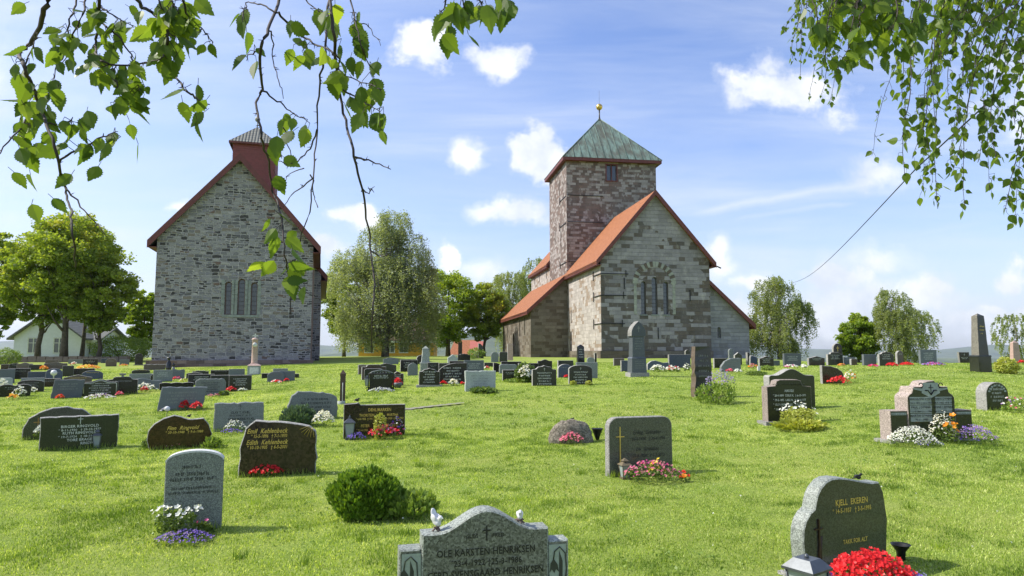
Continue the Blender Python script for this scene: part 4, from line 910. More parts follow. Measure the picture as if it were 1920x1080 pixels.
T = [ # centre px, base row, width, height, outline, stone, label, lines, options
 # ---- far left block
 (27, 744, 42, 23, 'heart', 'black', 'black heart-topped gravestone at the far left, beside white daisies and a yellow flower', 2, {}),
 (57, 735, 35, 22, 'flatarch', 'dark', 'dark arched gravestone overlapping the black heart-topped one at the far left', 3, {}),
 (60, 731, 31, 22, 'rect', 'grey', 'grey straight-topped gravestone standing right behind the dark arched one at the far left', 0, {}),
 (6, 731, 22, 22, 'rounded', 'light', 'pale gravestone cut by the left edge, behind white blossoms', 0, {}),
 (6, 719, 28, 26, 'rect', 'slate', 'blue-grey gravestone cut by the left edge, beside a black one', 0, {}),
 (35, 711, 29, 20, 'rect', 'black', 'wide black gravestone with straight top near the left edge', 1, {}),
 (14, 693, 17, 10, 'rect', 'wine', 'small reddish-black gravestone at the left edge in the back rows', 0, {}),
 (28, 693, 16, 12, 'arch', 'black', 'small black arched gravestone with pale text near the left edge, back rows', 2, {}),
 (46, 693, 21, 13, 'serp', 'brown', 'brown gravestone with curved top in the back rows at far left', 2, {}),
 (66, 694, 17, 10, 'rect', 'dark', 'low dark gravestone beside an orange flower bed at far left', 0, {}),
 (74, 711, 31, 14, 'rect', 'blue', 'low blue-grey gravestone left of a dark blue arched one', 0, {}),
 (101, 712, 22, 21, 'arch', 'blue', 'dark blue arched gravestone with a white ball lamp in front', 2, {'sym': 'cross'}),
 (104, 693, 32, 14, 'serp', 'brown', 'grey-brown gravestone with raised middle, back row left of a green one', 2, {}),
 (127, 706, 15, 20, 'rect', 'green', 'narrow dark green gravestone beside a wide black one', 0, {}),
 (153, 703, 36, 12, 'rect', 'black', 'wide low black gravestone in front of the long orange flower bed', 0, {}),
 (173, 711, 29, 16, 'arch', 'blue', 'dark blue round-topped gravestone right of the wide low black one', 1, {'ink': Gd}),
 (145, 728, 39, 25, 'gable', 'brown', 'brown gravestone with pointed pale top behind the tilted slate stone', 2, {'ink': Gd}),
 (91, 725, 30, 15, 'rect', 'wine', 'low blackish gravestone with brown patches left of the tilted slate stone', 2, {}),
 (126, 747, 46, 35, 'lean', 'slate', 'tilted blue-grey slate gravestone with red flowers at its foot', 3, {'rough': .006}),
 (187, 743, 51, 31, 'serp', 'green', 'dark green gravestone with an engraved double curve and white text', 5, {'ink': Wt, 'frame': True}),
 (228, 740, 46, 33, 'shoulder', 'black', 'large black gravestone with cut shoulders and small finial', 1, {'key': 'finial'}),
 (146, 682, 26, 8, 'rect', 'grey', 'small greyish gravestone among flowers behind the long orange bed', 1, {}),
 (169, 685, 21, 12, 'rect', 'black', 'black gravestone with white text behind the long orange flower bed', 2, {'ink': Wt, 'sym': 'cross'}),
 (195, 681, 9, 9, 'rect', 'blue', 'small blue-grey gravestone left of a brownish arched one', 0, {}),
 (208, 687, 16, 15, 'arch', 'brown', 'brownish arched gravestone near the light green hedge bush', 2, {}),
 (233, 684, 14, 10, 'rect', 'slate', 'small slate gravestone in front of the light green hedge bush', 1, {}),
 (97, 683, 18, 8, 'rect', 'brown', 'flat brown gravestone with pale top near the maple trunks', 0, {}),
 (260, 685, 12, 23, 'ogive', 'black', 'tall black arched gravestone beside the left corner of the left church', 0, {'plinth': True}),
 # ---- in front of left church
 (264, 701, 27, 8, 'arch', 'dark', 'low dark round-topped gravestone behind the plain grey one near the left church', 1, {'ink': Gd}),
 (265, 714, 35, 13, 'rect', 'grey', 'plain grey straight-topped gravestone behind the curved grey one with daisies', 0, {}),
 (287, 714, 9, 12, 'wave', 'dark', 'narrow dark gravestone piece between two grey gravestones', 0, {}),
 (274, 731, 46, 22, 'wave', 'slate', 'grey gravestone with sloping wavy top behind daisies and red flowers', 0, {}),
 (305, 716, 28, 22, 'rect', 'grey', 'grey-green gravestone with pale text below the left church wall', 3, {'ink': Wt}),
 (334, 711, 19, 19, 'notch', 'slate', 'narrow slate gravestone with notched top and red flowers', 1, {}),
 (290, 694, 32, 11, 'rect', 'brown', 'low rough brown gravestone against the foot of the left church', 0, {'rough': .01}),
 (376, 703, 25, 8, 'shoulder', 'dark', 'small dark gravestone with stepped top in front of the left church', 1, {}),
 (364, 709, 25, 10, 'flatarch', 'dark', 'dark arched gravestone half hidden behind wide dark ones', 0, {}),
 (377, 722, 41, 20, 'rect', 'dark', 'wide dark gravestone with white text behind the grey rough-edged one', 3, {'ink': Wt}),
 (414, 704, 33, 10, 'rect', 'black', 'low wide black gravestone left of a grey one before the left church', 1, {}),
 (444, 704, 25, 12, 'rect', 'slate', 'blue-grey gravestone left of the cross-topped column', 1, {}),
 (412, 732, 30, 28, 'rect', 'green', 'dark green gravestone joined by a wider one with white text, left half of the pair', 0, {}),
 (450, 732, 37, 28, 'rect', 'green', 'wide dark green gravestone with white text and small red flowers, right half of the pair', 4, {'ink': Wt}),
 (394, 741, 48, 30, 'rounded', 'grey', 'grey rough-edged gravestone with rows of text left of the dark green pair', 5, {'rough': .006, 'ink': INK}),
 (331, 730, 51, 13, 'wavy', 'black', 'black wavy-topped gravestone showing behind the big slate one', 0, {}),
 (341, 770, 75, 44, 'lean', 'slate', 'big slate gravestone with two red flower clumps', 4, {'rough': .008, 'key': 'bigslate'}),
 # ---- group right of the left church
 (497, 709, 12, 9, 'rect', 'black', 'small black gravestone left of the blue-grey arched one with red flowers', 0, {}),
 (526, 697, 24, 6, 'rect', 'grey', 'low grey gravestone at the back of the small isolated group', 1, {}),
 (517, 716, 29, 19, 'arch', 'slate', 'blue-grey arched gravestone with red and white flowers in the isolated group', 0, {}),
 (538, 714, 26, 18, 'rect', 'slate', 'slate gravestone with a small red flower right of the blue-grey arched one', 0, {}),
 (555, 709, 10, 8, 'rect', 'dark', 'small dark gravestone at the right end of the isolated group', 0, {}),
 # ---- middle
 (681, 702, 18, 18, 'rect', 'brown', 'brown rough-based gravestone at the left end of the middle group', 0, {'rough': .006}),
 (701, 711, 42, 27, 'shoulder', 'wine', 'brownish black gravestone with stepped top behind the iron-framed one', 0, {}),
 (724, 700, 36, 19, 'gable', 'green', 'dark green gabled gravestone at the back of the middle group', 0, {}),
 (700, 711.5, 33, 20, 'rounded', 'green', 'green-grey round-cornered gravestone just behind the iron-framed one', 0, {}),
 (745, 723, 22, 26, 'serp', 'wine', 'dark brown gravestone with white text and red flowers in a grey bowl', 3, {'ink': Wt}),
 (733, 683, 27, 12, 'shoulder', 'slate', 'slate-blue gravestone in the shade in front of the yellow house', 2, {}),
 (767, 697, 31, 22, 'rect', 'black', 'black gravestone with four lines of white text left of the pale column', 4, {'ink': Wt}),
 (774, 704, 18, 23, 'arch', 'grey', 'small grey arched gravestone left of the pale pointed column', 0, {}),
 (790, 683, 17, 17, 'arch', 'black', 'black arched gravestone directly behind the pale pointed column', 0, {}),
 (812, 700, 20, 20, 'rect', 'dark', 'dark square gravestone right of the pale pointed column', 2, {}),
 (832, 700, 18, 19, 'rect', 'dark', 'dark square gravestone behind the large half-arched black one', 0, {}),
 (805, 725, 38, 36, 'crest', 'black', 'black gravestone with crested top left of the large half-arched one', 5, {'ink': Wt, 'plinth': True}),
 (848, 720, 54, 39, 'halfarch', 'black', 'large black half-arched gravestone with white and red flowers', 6, {'ink': Wt}),
 (849, 694, 18, 29, 'gable', 'light', 'pale gabled gravestone showing above the large black half-arched one', 0, {}),
 (858, 697, 31, 20, 'rect', 'black', 'black gravestone with white text at the back, next to a slate one', 2, {'ink': Wt}),
 (889, 704, 36, 28, 'rect', 'slate', 'wide slate gravestone behind the pale grey-green one', 3, {'ink': Wt}),
 (901, 733, 56, 37, 'rect', 'light', 'pale grey-green gravestone with ferns at its foot', 6, {'rough': .005, 'ink': Dm}),
 (870, 676, 23, 13, 'crest', 'black', 'black crested gravestone in front of the orange-roofed building', 0, {}),
 (863, 668, 7, 26, 'rect', 'brown', 'slim brown pillar gravestone before the orange-roofed building', 0, {'dep': .4}),
 (902, 672, 10, 28, 'slope', 'dark', 'tall dark slab gravestone left of the twisted tree trunks', 0, {'dep': .3}),
 (928, 679, 14, 19, 'arch', 'grey', 'small grey arched gravestone with brown base left of a dark square one', 0, {}),
 (944, 679, 15, 19, 'rounded', 'green', 'dark square gravestone next to the tall pinkish slab by the aisle wall', 0, {}),
 (957, 676, 10, 31, 'rect', 'pink', 'tall narrow pinkish-grey slab by the aisle corner of the tower church', 0, {'dep': .25}),
 (917, 688, 18, 8, 'rect', 'dark', 'low dark gravestone with small red and white flowers beyond the slate one', 0, {}),
 (933, 698, 15, 18, 'slope', 'black', 'black gravestone with sloping top left of the grey round-cornered one', 0, {}),
 (959, 691, 38, 13, 'rect', 'black', 'long black gravestone behind the grey round-cornered one', 0, {}),
 (953, 700, 32, 17, 'rounded', 'grey', 'grey round-cornered gravestone in front of a long black one', 0, {'rough': .005}),
 (991, 698, 37, 17, 'rect', 'black', 'long black gravestone with white text left of the black arched crest', 2, {'ink': Wt}),
 (1022, 691, 27, 17, 'serp', 'black', 'black gravestone with arched crest and tiny white figures beside it', 0, {}),
 (957, 714, 29, 20, 'rect', 'black', 'small black gravestone beside the white-flowering bush', 2, {'ink': Wt}),
 (1021, 724, 45, 38, 'crest', 'dark', 'dark gravestone with white cross and text, right of the white-flowering bush', 6, {'ink': Wt, 'sym': 'cross'}),
 (1061, 700, 29, 24, 'rect', 'dark', 'dark straight-topped gravestone behind the blue rounded one', 0, {}),
 (1060, 708, 27, 25, 'arch', 'blue', 'blue round-topped gravestone with a small red flower', 1, {}),
 (1089, 721, 44, 36, 'flatarch', 'dark', 'dark arched gravestone with white cross and text before the tower church', 5, {'ink': Wt, 'sym': 'cross'}),
 (1101, 709, 40, 29, 'rect', 'grey', 'wide grey gravestone behind the dark arched one with the cross', 2, {}),
 (1108, 682, 14, 12, 'arch', 'grey', 'small grey arched gravestone by the church corner', 0, {}),
 (1117, 680, 4, 18, 'rect', 'black', 'thin black post-like gravestone by the church corner', 0, {'dep': .15}),
 (1161, 686, 20, 14, 'rect', 'brown', 'low gravestone with pale frame left of the gothic monument', 0, {}),
 (1174, 697, 18, 21, 'rect', 'blue', 'blue gravestone directly left of the gothic monument', 0, {}),
 (1234, 693, 42, 17, 'wave', 'blue', 'dark blue wavy gravestone right of the gothic monument', 0, {}),
 (1275, 690, 42, 25, 'rect', 'blue', 'wide blue polished gravestone left of the rough dark pillar', 0, {}),
 (1290, 682, 9, 26, 'arch', 'green', 'slim green arched gravestone showing above the wide blue one', 0, {}),
 (1352, 690, 26, 18, 'rect', 'black', 'black gravestone with jagged trim right of the rough dark pillar', 0, {}),
 (1371, 697, 40, 25, 'slopeL', 'grey', 'grey sloping gravestone with red and white flowers', 3, {'rough': .006}),
 (1372, 684, 9, 30, 'arch', 'grey', 'slim grey round-topped gravestone against the side wing of the church', 0, {}),
 (1385, 685, 14, 24, 'gable', 'green', 'small green gabled gravestone at the right corner of the church wing', 0, {}),
 (1404, 685, 4, 24, 'rect', 'black', 'thin black pillar gravestone at the end of the church wing', 0, {'dep': .2}),
 (1414, 685, 17, 18, 'quarry', 'blue', 'dark uneven blue-black gravestone under the weeping birch', 0, {'rough': .02}),
 # ---- right row
 (1438, 690, 28, 22, 'gable', 'black', 'black gabled gravestone with white text left of the pale slate one', 3, {'ink': Wt}),
 (1487, 687, 34, 24, 'rect', 'slate', 'pale slate gravestone with white text and white flowers under the birch', 3, {'ink': Wt}),
 (1456, 686, 14, 10, 'rect', 'slate', 'small low slate gravestone left of the pale slate one under the birch', 0, {}),
 (1532, 686, 33, 18, 'gable', 'dark', 'dark low gabled gravestone left of the green one with stepped top', 2, {'ink': Wt}),
 (1567, 684.5, 31, 24, 'shoulder', 'green', 'dark green gravestone with stepped top and pale text on the right ridge', 3, {'ink': Wt}),
 (1572, 682, 18, 38, 'ogive', 'black', 'tall black pointed gravestone with gold cross behind the stepped green one', 0, {'ink': Gd, 'sym': 'cross'}),
 (1594, 684, 22, 14, 'rect', 'slate', 'low grey gravestone between the stepped green one and the boulder', 2, {'ink': Wt}),
 (1602, 685, 12, 12, 'rounded', 'brown', 'small brown gravestone beside the boulder on the right ridge', 0, {}),
 (1632, 685.5, 26, 21, 'rect', 'slate', 'slate gravestone with dark red flowers right of the boulder', 0, {}),
 (1663, 686, 29, 27, 'crest', 'dark', 'dark gravestone with white text and bright red flowers on the right ridge', 3, {'ink': Wt}),
 (1689, 684, 13, 26, 'arch', 'brown', 'small arched brown gravestone with red flowers left of the wide slate one', 1, {'ink': Wt}),
 (1742, 683, 33, 27, 'rect', 'slate', 'wide slate gravestone with white text and purple flowers', 4, {'ink': Wt}),
 (1783, 681, 14, 7, 'dome', 'boulder', 'very low dark stone left of the leaning black stone', 0, {}),
 (1795, 681, 9, 6, 'rect', 'light', 'tiny pale block at the foot of the leaning black stone', 0, {}),
 (1809, 680.5, 22, 28, 'lean2', 'black', 'leaning black gravestone with white cross left of the tall dark obelisk', 2, {'ink': Wt, 'sym': 'cross', 'plinth': True}),
 (1892, 681, 12, 14, 'rect', 'brown', 'small brown gravestone left of the pink obelisk', 0, {}),
 (1885, 681, 7, 6, 'arch', 'dark', 'tiny dark gravestone between the two obelisks on the right', 0, {}),
 (1563, 720, 43, 34, 'slope', 'wine', 'reddish-brown gravestone with sloping top behind red flowers', 0, {'rough': .004}),
 # ---- nearer ones
 (1487, 768, 89, 75, 'serp', 'green', 'wide dark green gravestone with raised middle, behind the one with a stepped top', 0, {'dep': .28, 'key': 'haugliback'}),
 (1482, 795, 86, 84, 'shoulder', 'green', 'dark green gravestone with stepped top and lists of white names and dates', 0, {'dep': .24, 'side': SIDER, 'plinth': True, 'key': 'haugli'}),
 (1872, 770, 48, 52, 'arch', 'green', 'dark green round-topped gravestone with engraved leaves near the right edge', 4, {'ink': Wt, 'dep': .28, 'key': 'leafy'}),
 (1203, 890, 124, 104, 'rounded', 'olive2', 'speckled grey gravestone with a thin gold cross and black script', 0, {'dep': .13, 'yaw': R(17), 'key': 'grin'}),
 (520, 893, 133, 101, 'quarry', 'wine', 'brown-black polished gravestone with gold script and engraved sun rays', 0, {'yaw': R(14), 'rough': .005, 'key': 'kehl'}),
 (702, 820, 108, 62, 'dehl', 'wine', 'wide brown-black gravestone with gold names in two columns and a bird on top', 0, {'yaw': R(15), 'dep': .12, 'key': 'dehl'}),
 (336, 842, 98, 61, 'finn', 'red', 'red-brown polished gravestone with humped top and gold script', 0, {'rough': .003, 'key': 'finn'}),
 (148, 842, 105, 60, 'rect', 'green', 'dark green-grey gravestone with thin white cross and four names, lantern in front', 0, {'rough': .004, 'key': 'ring'}),
 (114, 820, 100, 55, 'dome', 'olive', 'dark rough-edged domed gravestone behind the one with four names', 0, {'rough': .008, 'key': 'dome'}),
 (447, 806, 80, 49, 'rect', 'grey', 'grey rough-edged gravestone with black text, white and purple flowers in front', 0, {'rough': .007, 'ink': INK, 'key': 'grey1'}),
 (586, 788, 83, 53, 'quarry', 'grey', 'grey boulder-shaped gravestone between a green juniper and white blooms', 0, {'rough': .006, 'key': 'grey2'}),
 (360, 998, 92, 142, 'flatarch', 'pale', 'tall speckled grey gravestone with arched top coloured sunlit white, daisies at its foot', 0, {'dep': .1, 'yaw': R(20), 'key': 'pale'}),
]
for (px, b, w_, h_, kind, mat, lab, ln, op) in T:
    stone(px, b, w_, h_, kind, mat, lab, ln, **op)

def info(k): return STONE_INFO[k]
def lettering(k, items, mat, name='inscription'):
    root, c, yw, W_, H_ = info(k)
    for it in items:
        m = MB()
        if it[0] == 'x': cross(m, it[1] * W_, it[2] * H_, it[3], t=it[4] if len(it) > 4 else None)
        elif it[0] == 'g': rr = random.Random(int(it[2] * 999)); glyphs(m, it[1] * W_, it[2] * H_, it[3] * W_, it[4], rr)
        else:
            body, x, z, sz = it[:4]; put_text(m, body, x * W_, z * H_, sz, shear=it[4] if len(it) > 4 else 0, fw=it[5] * W_ if len(it) > 5 else None)
        m.build('engraved_cross' if it[0] == 'x' else name + '_line', mat, root)
lettering('haugli', [('HAUGLI', 0, .7, .07, 0, .2), ('* 28-4-1899  CISILIE K.  † 6-10-1971', 0, .6, .06, 0, .74), ('* 19-5-1895  LARS N.  † 10-4-1977', 0, .5, .06, 0, .74), ('* 15-7-1937    OLE    † 5-3-2003', 0, .4, .06, 0, .74), ('* 16-10-1929  KAREN', -.13, .3, .06, 0, .45)], SILVER)
m = MB(); r_, c, yw, W_, H_ = info('haugli')
for i in range(9): cx = (-.34 + .085 * i) * W_; m.tube([(cx - .03, -.004, H_ * .85), (cx, -.012, H_ * .88), (cx + .03, -.004, H_ * .85)], .007, 4)
m.build('carved_band', G['green'], r_)
lettering('grin', [('Erling  Grinaker', .1, .70, .075, .35, .45), ('* 26-3-1920   † 30-4-1994', .1, .59, .06, .2, .56), ('Liv  Grinaker', .1, .41, .075, .35, .37), ('* 27-4-1928   † 1-2-2012', .1, .3, .06, .2, .54)], INK)
r_, c, yw, W_, H_ = info('grin'); m = MB(); m.box(-.33 * W_ - .007, -.33 * W_ + .007, -.012, -.002, H_ * .2, H_ * .84); m.box(-.33 * W_ - .06, -.33 * W_ + .06, -.013, -.003, H_ * .66, H_ * .675); m.build('gold_cross', GOLD, r_)
lettering('kehl', [('Emil  Kehlenbeck', -.14, .77, .088, .35, .52), ('* 15-5-1896   † 7-1-1970', -.12, .69, .062, .2, .46), ('Edith  Kehlenbeck', -.14, .57, .088, .35, .53), ('* 10-10-1905   † 6-5-2001', -.14, .49, .062, .2, .51)], GOLD)
r_, c, yw, W_, H_ = info('kehl'); m = MB()
for i in range(6): t = R(200 + i * 16); x0, z0 = .43 * W_, H_ * .9; m.tube([(x0 + .04 * math.cos(t), -.003, z0 + .04 * math.sin(t)), (x0 + .17 * math.cos(t), -.003, z0 + .17 * math.sin(t))], .003, 4)
m.build('engraved_rays', GOLD, r_)
lettering('dehl', [('DEHLIMARKEN', .08, .76, .082, 0, .37), ('THORSTEIN', -.13, .61, .07, 0, .24), ('MARTHA', .29, .61, .07, 0, .18), ('* 6-8-1905  † 19-1-1983', -.12, .51, .055, 0, .37), ('* 19-9-1909  † 8-8-1997', .29, .51, .055, 0, .37), ('PETER', -.15, .3, .07, 0, .14), ('MARGRETE', .27, .3, .07, 0, .24), ('* 23-4-1933', -.2, .18, .055, 0, .18)], GOLD)
lettering('finn', [('Finn  Ringvold', .05, .57, .09, .4, .5), ('* 20-10-1948   † 9-6-1988', .07, .46, .058, .2, .58)], GOLD)
lettering('ring', [('x', 0, .76, .13, .01), ('BIRGER RINGVOLD', .0, .66, .062, 0, .48), ('* 8-11-1920   † 29-10-1977', 0, .56, .05, 0, .54), ('RUTH RINGVOLD', 0, .46, .062, 0, .43), ('* 19-7-1924   † 10-11-1998', 0, .36, .05, 0, .54), ('TORE BRAGE', 0, .25, .062, 0, .32), ('RINGVOLD', .14, .14, .062, 0, .25)], SILVER)
lettering('grey1', [('x', .02, .74, .12, .008), ('OLAV T. KVÆL', .03, .6, .07, 0, .38), ('g', .03, .5, .45, .035), ('ANNE MARIE KVÆL', .05, .36, .065, 0, .54), ('g', .05, .25, .45, .035)], INK)
lettering('grey2', [('g', .07, .68, .5, .05), ('g', .07, .54, .62, .05), ('g', .1, .4, .5, .05), ('g', .1, .27, .5, .05)], INK)
lettering('pale', [('g', -.05, .79, .35, .03), ('g', -.02, .7, .6, .03), ('g', 0, .635, .8, .03), ('g', 0, .53, .75, .022), ('g', 0, .47, .85, .022)], INK)
r_, c, yw, W_, H_ = info('dome'); m = MB(); cross(m, -.3 * W_, H_ * .25, H_ * .42, t=.02); m.build('gold_cross', simple('bronze_gold', (.25, .15, .04), .4, .4), r_)
r_, c, yw, W_, H_ = info('finial'); m = MB(); m.frustum(0, .07, H_ - .01, H_ + .05, .07, .07, .07, .07); m.frustum(0, .07, H_ + .05, H_ + .11, .17, .12, .2, .14); m.build('cap', SIDE, r_)
r_, c, yw, W_, H_ = info('pale'); m = MB(); P = [p for p in outline('flatarch', W_ * 1.0, H_) if p[1] > H_ * .75]
m.add([(x, -.004, z - .006) for x, z in P] + [(x, .108, z - .006) for x, z in P] + [(x, -.004, z + .012) for x, z in P] + [(x, .108, z + .012) for x, z in P],
      [(i, i + 1, 2 * len(P) + i + 1, 2 * len(P) + i) for i in range(len(P) - 1)] + [(2 * len(P) + i, 2 * len(P) + i + 1, 3 * len(P) + i + 1, 3 * len(P) + i) for i in range(len(P) - 1)] + [(len(P) + i, 3 * len(P) + i, 3 * len(P) + i + 1, len(P) + i + 1) for i in range(len(P) - 1)]); m.build('sunlit_top_edge', simple('sunlit_white_granite', (.55, .56, .56), .7, 0, .15, 60), r_)  # white strip puts the sunlight on the stone's top edge into colour
r_, c, yw, W_, H_ = info('leafy'); m = MB()
for sx in (-1, 1):
    for i in range(4):
        t = R(90 - sx * (16 + i * 20)); x, z = math.cos(t) * W_ * .37, H_ * .62 + math.sin(t) * H_ * .28; q = [(x + .035 * math.cos(a_ + i) * (1.0), -.004, z + .022 * math.sin(a_ + i)) for a_ in [k_ * math.pi / 4 for k_ in range(8)]]; m.add(q, [tuple(range(8))])
cross(m, 0, H_ * .8, .1); m.build('engraved_leaves', simple('pale_engraving', (.3, .34, .31), .7), r_)

# ---- five-piece monument with two wings (right)
c = ground_at(1743, 829); yw = R(8); d = c.y; k = d / F
mon = empty('gravestone', c, yw, 'wide dark green family gravestone with scrolled top and two lower wings, heaped with flowers', 'gravestone', 'gravestones on the churchyard lawn')
Wc, Hc = 97 * k, 112 * k
def mx(px): return (px - 1743) * k
slab('slab', [(x + mx(1751), z) for x, z in outline('dynna', Wc, Hc)], .3, [G['green'], SIDER], mon)
for a_, b_ in ((1668, 1703), (1801, 1836)):
    slab('wing', [(mx(a_), 0), (mx(a_), 57 * k), (mx(b_) - .004, 57 * k), (mx(b_) - .004, 0)], .26, [G['green'], SIDER], mon, y0=.02)
    m = MB(); m.add([(mx(a_ + 2), .015, 49 * k), (mx(b_ - 2), .015, 49 * k), (mx(b_ - 2), .015, 53.5 * k), (mx(a_ + 2), .015, 53.5 * k)], [(0, 1, 2, 3)], 0)
    n_ = 9
    for i in range(n_):
        xx = mx(a_ + 2) + (mx(b_ - 2) - mx(a_ + 2)) * (i + .5) / n_; m.add([(xx - .006, .012, 50 * k), (xx + .006, .012, 50 * k), (xx, .012, 52.5 * k)], [(0, 1, 2)], 1)
    m.build('engraved_band', [MATS['pale_engraving'], INK], mon)
m = MB(); cx0 = mx(1751); PE = MATS['pale_engraving']
def plate(body, cx, row, wd, sz=.052):
    z = (829 - row) * k; m.add([(cx - wd / 2, -.003, z - .008), (cx + wd / 2, -.003, z - .008), (cx + wd / 2, -.003, z + .05), (cx - wd / 2, -.003, z + .05)], [(0, 1, 2, 3)], 0)
    put_text(m, body, cx, z + .004, sz, 1, y=-.006)
for cx, wd, rows in ((mx(1729), 44 * k, ('MARIE NILSINE DYNNA', '*28-3-1872 †10-5-1932', 'PAUL J DYNNA', '*12-9-1864 †1-1-1946', 'MARTIN DYNNA', '*9-11-1900')), (mx(1776), 34 * k, ('HANS DYNNA', '*24-4-1902 †9-8-1971', 'ANNE I DYNNA', '*14-3-1907 †2-5-1988'))):
    for i, t_ in enumerate(rows): plate(t_, cx, 753 + i * 7.3 + (i // 2) * .8, wd, .04 if len(t_) > 12 else .048)
z = Hc * .965
m.add([(cx0 - .16, -.003, z - .16), (cx0, -.003, z - .24), (cx0 + .16, -.003, z - .16), (cx0 + .13, -.003, z), (cx0 - .13, -.003, z)], [(0, 1, 2, 3, 4)], 0)
for sx in (-1, 1):
    m.add([(cx0 + sx * .16, -.003, z - .13), (cx0 + sx * Wc * .36, -.003, z - .1), (cx0 + sx * Wc * .36, -.003, z - .08), (cx0 + sx * .14, -.003, z - .09)], [(0, 1, 2, 3)], 0)
    m.tube([(cx0 + sx * (.17 + .035 * math.cos(t_)), -.01, z - .04 + .035 * math.sin(t_)) for t_ in [i_ * .7 for i_ in range(8)]], .009, 4, 1)
    m.tube([(cx0, -.008, z - .19), (cx0 + sx * .05, -.008, z - .12), (cx0 + sx * .1, -.008, z - .12)], .009, 4, 1)
cross(m, cx0, z - .17, .14, y=-.008, mi=1, t=.012)
m.build('inscription', [PE, INK], mon)
m = MB(); m.box(mx(1660), mx(1842), -.06, .34, -.2, .03); m.build('plinth', SIDE, mon)

# ---- low boulder
c = ground_at(1074, 832); k = c.y / F
bo = empty('gravestone', c, R(10), 'low rounded natural boulder gravestone with pink flowers and a little bird on top', 'gravestone', 'gravestones on the churchyard lawn')
b_ = blob('slab', [((0, .12, .1), (43 * k, .2, 33 * k), None), ((-.2, .1, .02), (.22, .18, .22), None), ((.18, .12, .03), (.24, .2, .2), None)], .022, G['boulder'], bo)
for v in b_.data.vertices: v.co *= 1 + .06 * noise.noise(v.co * 7) + .03 * noise.noise(v.co * 19)
# ---- rough dark pillar
def pillar(px, base, w0, w1, h, label, mat, side, dep=.4, yaw=R(10), rough=.012, pointed=0, ped=None, lines=3, ink=DIM, cat='gravestone', name='gravestone', name2='shaft', dist=None):
    group = 'gravestones on the churchyard lawn' if cat == 'gravestone' else 'tall obelisks among the graves'
    c = ground_at(px, base) if dist is None else Vector((at(px, base, dist).x, dist, gz(at(px, base, dist).x, dist))); k = c.y / F; r = empty(name, c, yaw, label, cat, group); z0 = 0
    if ped:
        pw, ph = ped[0] * k, ped[1] * k; m = MB(); m.frustum(0, dep / 2, -.2, ph, pw, dep * 1.25, pw * .96, dep * 1.2); m.frustum(0, dep / 2, ph, ph + .05, pw * 1.05, dep * 1.3, pw * .95, dep * 1.2); m.build('pedestal', [mat], r); z0 = ph + .04
    H_ = h * k; a, b = w0 * k / 2, w1 * k / 2; n = 10; vs = []; rr = random.Random(int(px)); fs = []
    dd = dep * .5
    for i in range(n + 1):
        t = i / n; hw_ = a + (b - a) * t; hd = dd * (1 - .25 * t * (w1 < w0)); z = z0 + (H_ - z0) * t if z0 or i else -.15
        j = lambda: rr.gauss(0, rough)
        vs += [(-hw_ + j(), dd - hd + j() * .3, z), (hw_ + j(), dd - hd + j() * .3, z), (hw_ + j(), dd + hd + j(), z), (-hw_ + j(), dd + hd + j(), z)]
    for i in range(n):
        for q in range(4): q2 = (q + 1) % 4; fs.append((i * 4 + q, i * 4 + q2, i * 4 + 4 + q2, i * 4 + 4 + q))
    m = MB(); m.add(vs, fs, 1); 
    for i in range(len(m.f)):
        if i % 4 == 0: m.mi[i] = 0
    tp = len(vs) - 4
    if pointed: m.v.append((0, dd, H_ + pointed * k)); tip = len(m.v) - 1; [(m.f.append((tp + q, tp + (q + 1) % 4, tip)), m.mi.append(0 if q == 0 else 1), m.sm.append(False)) for q in range(4)]
    else: m.f.append((tp, tp + 1, tp + 2, tp + 3)); m.mi.append(1); m.sm.append(False)
    m.build(name2, [mat, side], r)
    for i in range(lines):
        g_ = MB(); glyphs(g_, 0, H_ * .8 - i * .14, b * 1.3, .05, rr, y=(dd * .25 * .8 * (w1 < w0)) - .02)
        if g_.v: g_.build('inscription_line', ink, r)
    return r
pillar(1321, 745, 35, 33, 94, 'rough-sided dark square pillar gravestone beside a lavender bush', G['dark'], G['brown'], dep=.26, yaw=R(12), lines=5)
pillar(1847, 698, 21, 15, 105, 'tall dark tapering obelisk on a square base at the right', G['green'], SIDED, dep=.36, yaw=R(10), rough=.002, pointed=5, ped=(28, 29), ink=GOLD, lines=3, name='obelisk', cat='obelisk')
pillar(1908, 681, 17, 12, 45, 'pinkish granite obelisk at the right edge of the picture', G['pink'], G['pink'], dep=.4, rough=.002, pointed=4, lines=3, name='obelisk', cat='obelisk')
pillar(1090, 681, 13, 12, 31, 'slim black obelisk with white cross before the choir side of the tower church', G['black'], G['black'], dep=.3, rough=.001, pointed=4, ink=SILVER, lines=4, name='obelisk', cat='obelisk')
pillar(798, 700, 15, 11, 46, 'pale pointed stone column on a pedestal in the middle group', G['pale'], G['light'], dep=.4, rough=.002, pointed=5, ped=(20, 18), lines=0, name='obelisk', cat='obelisk')
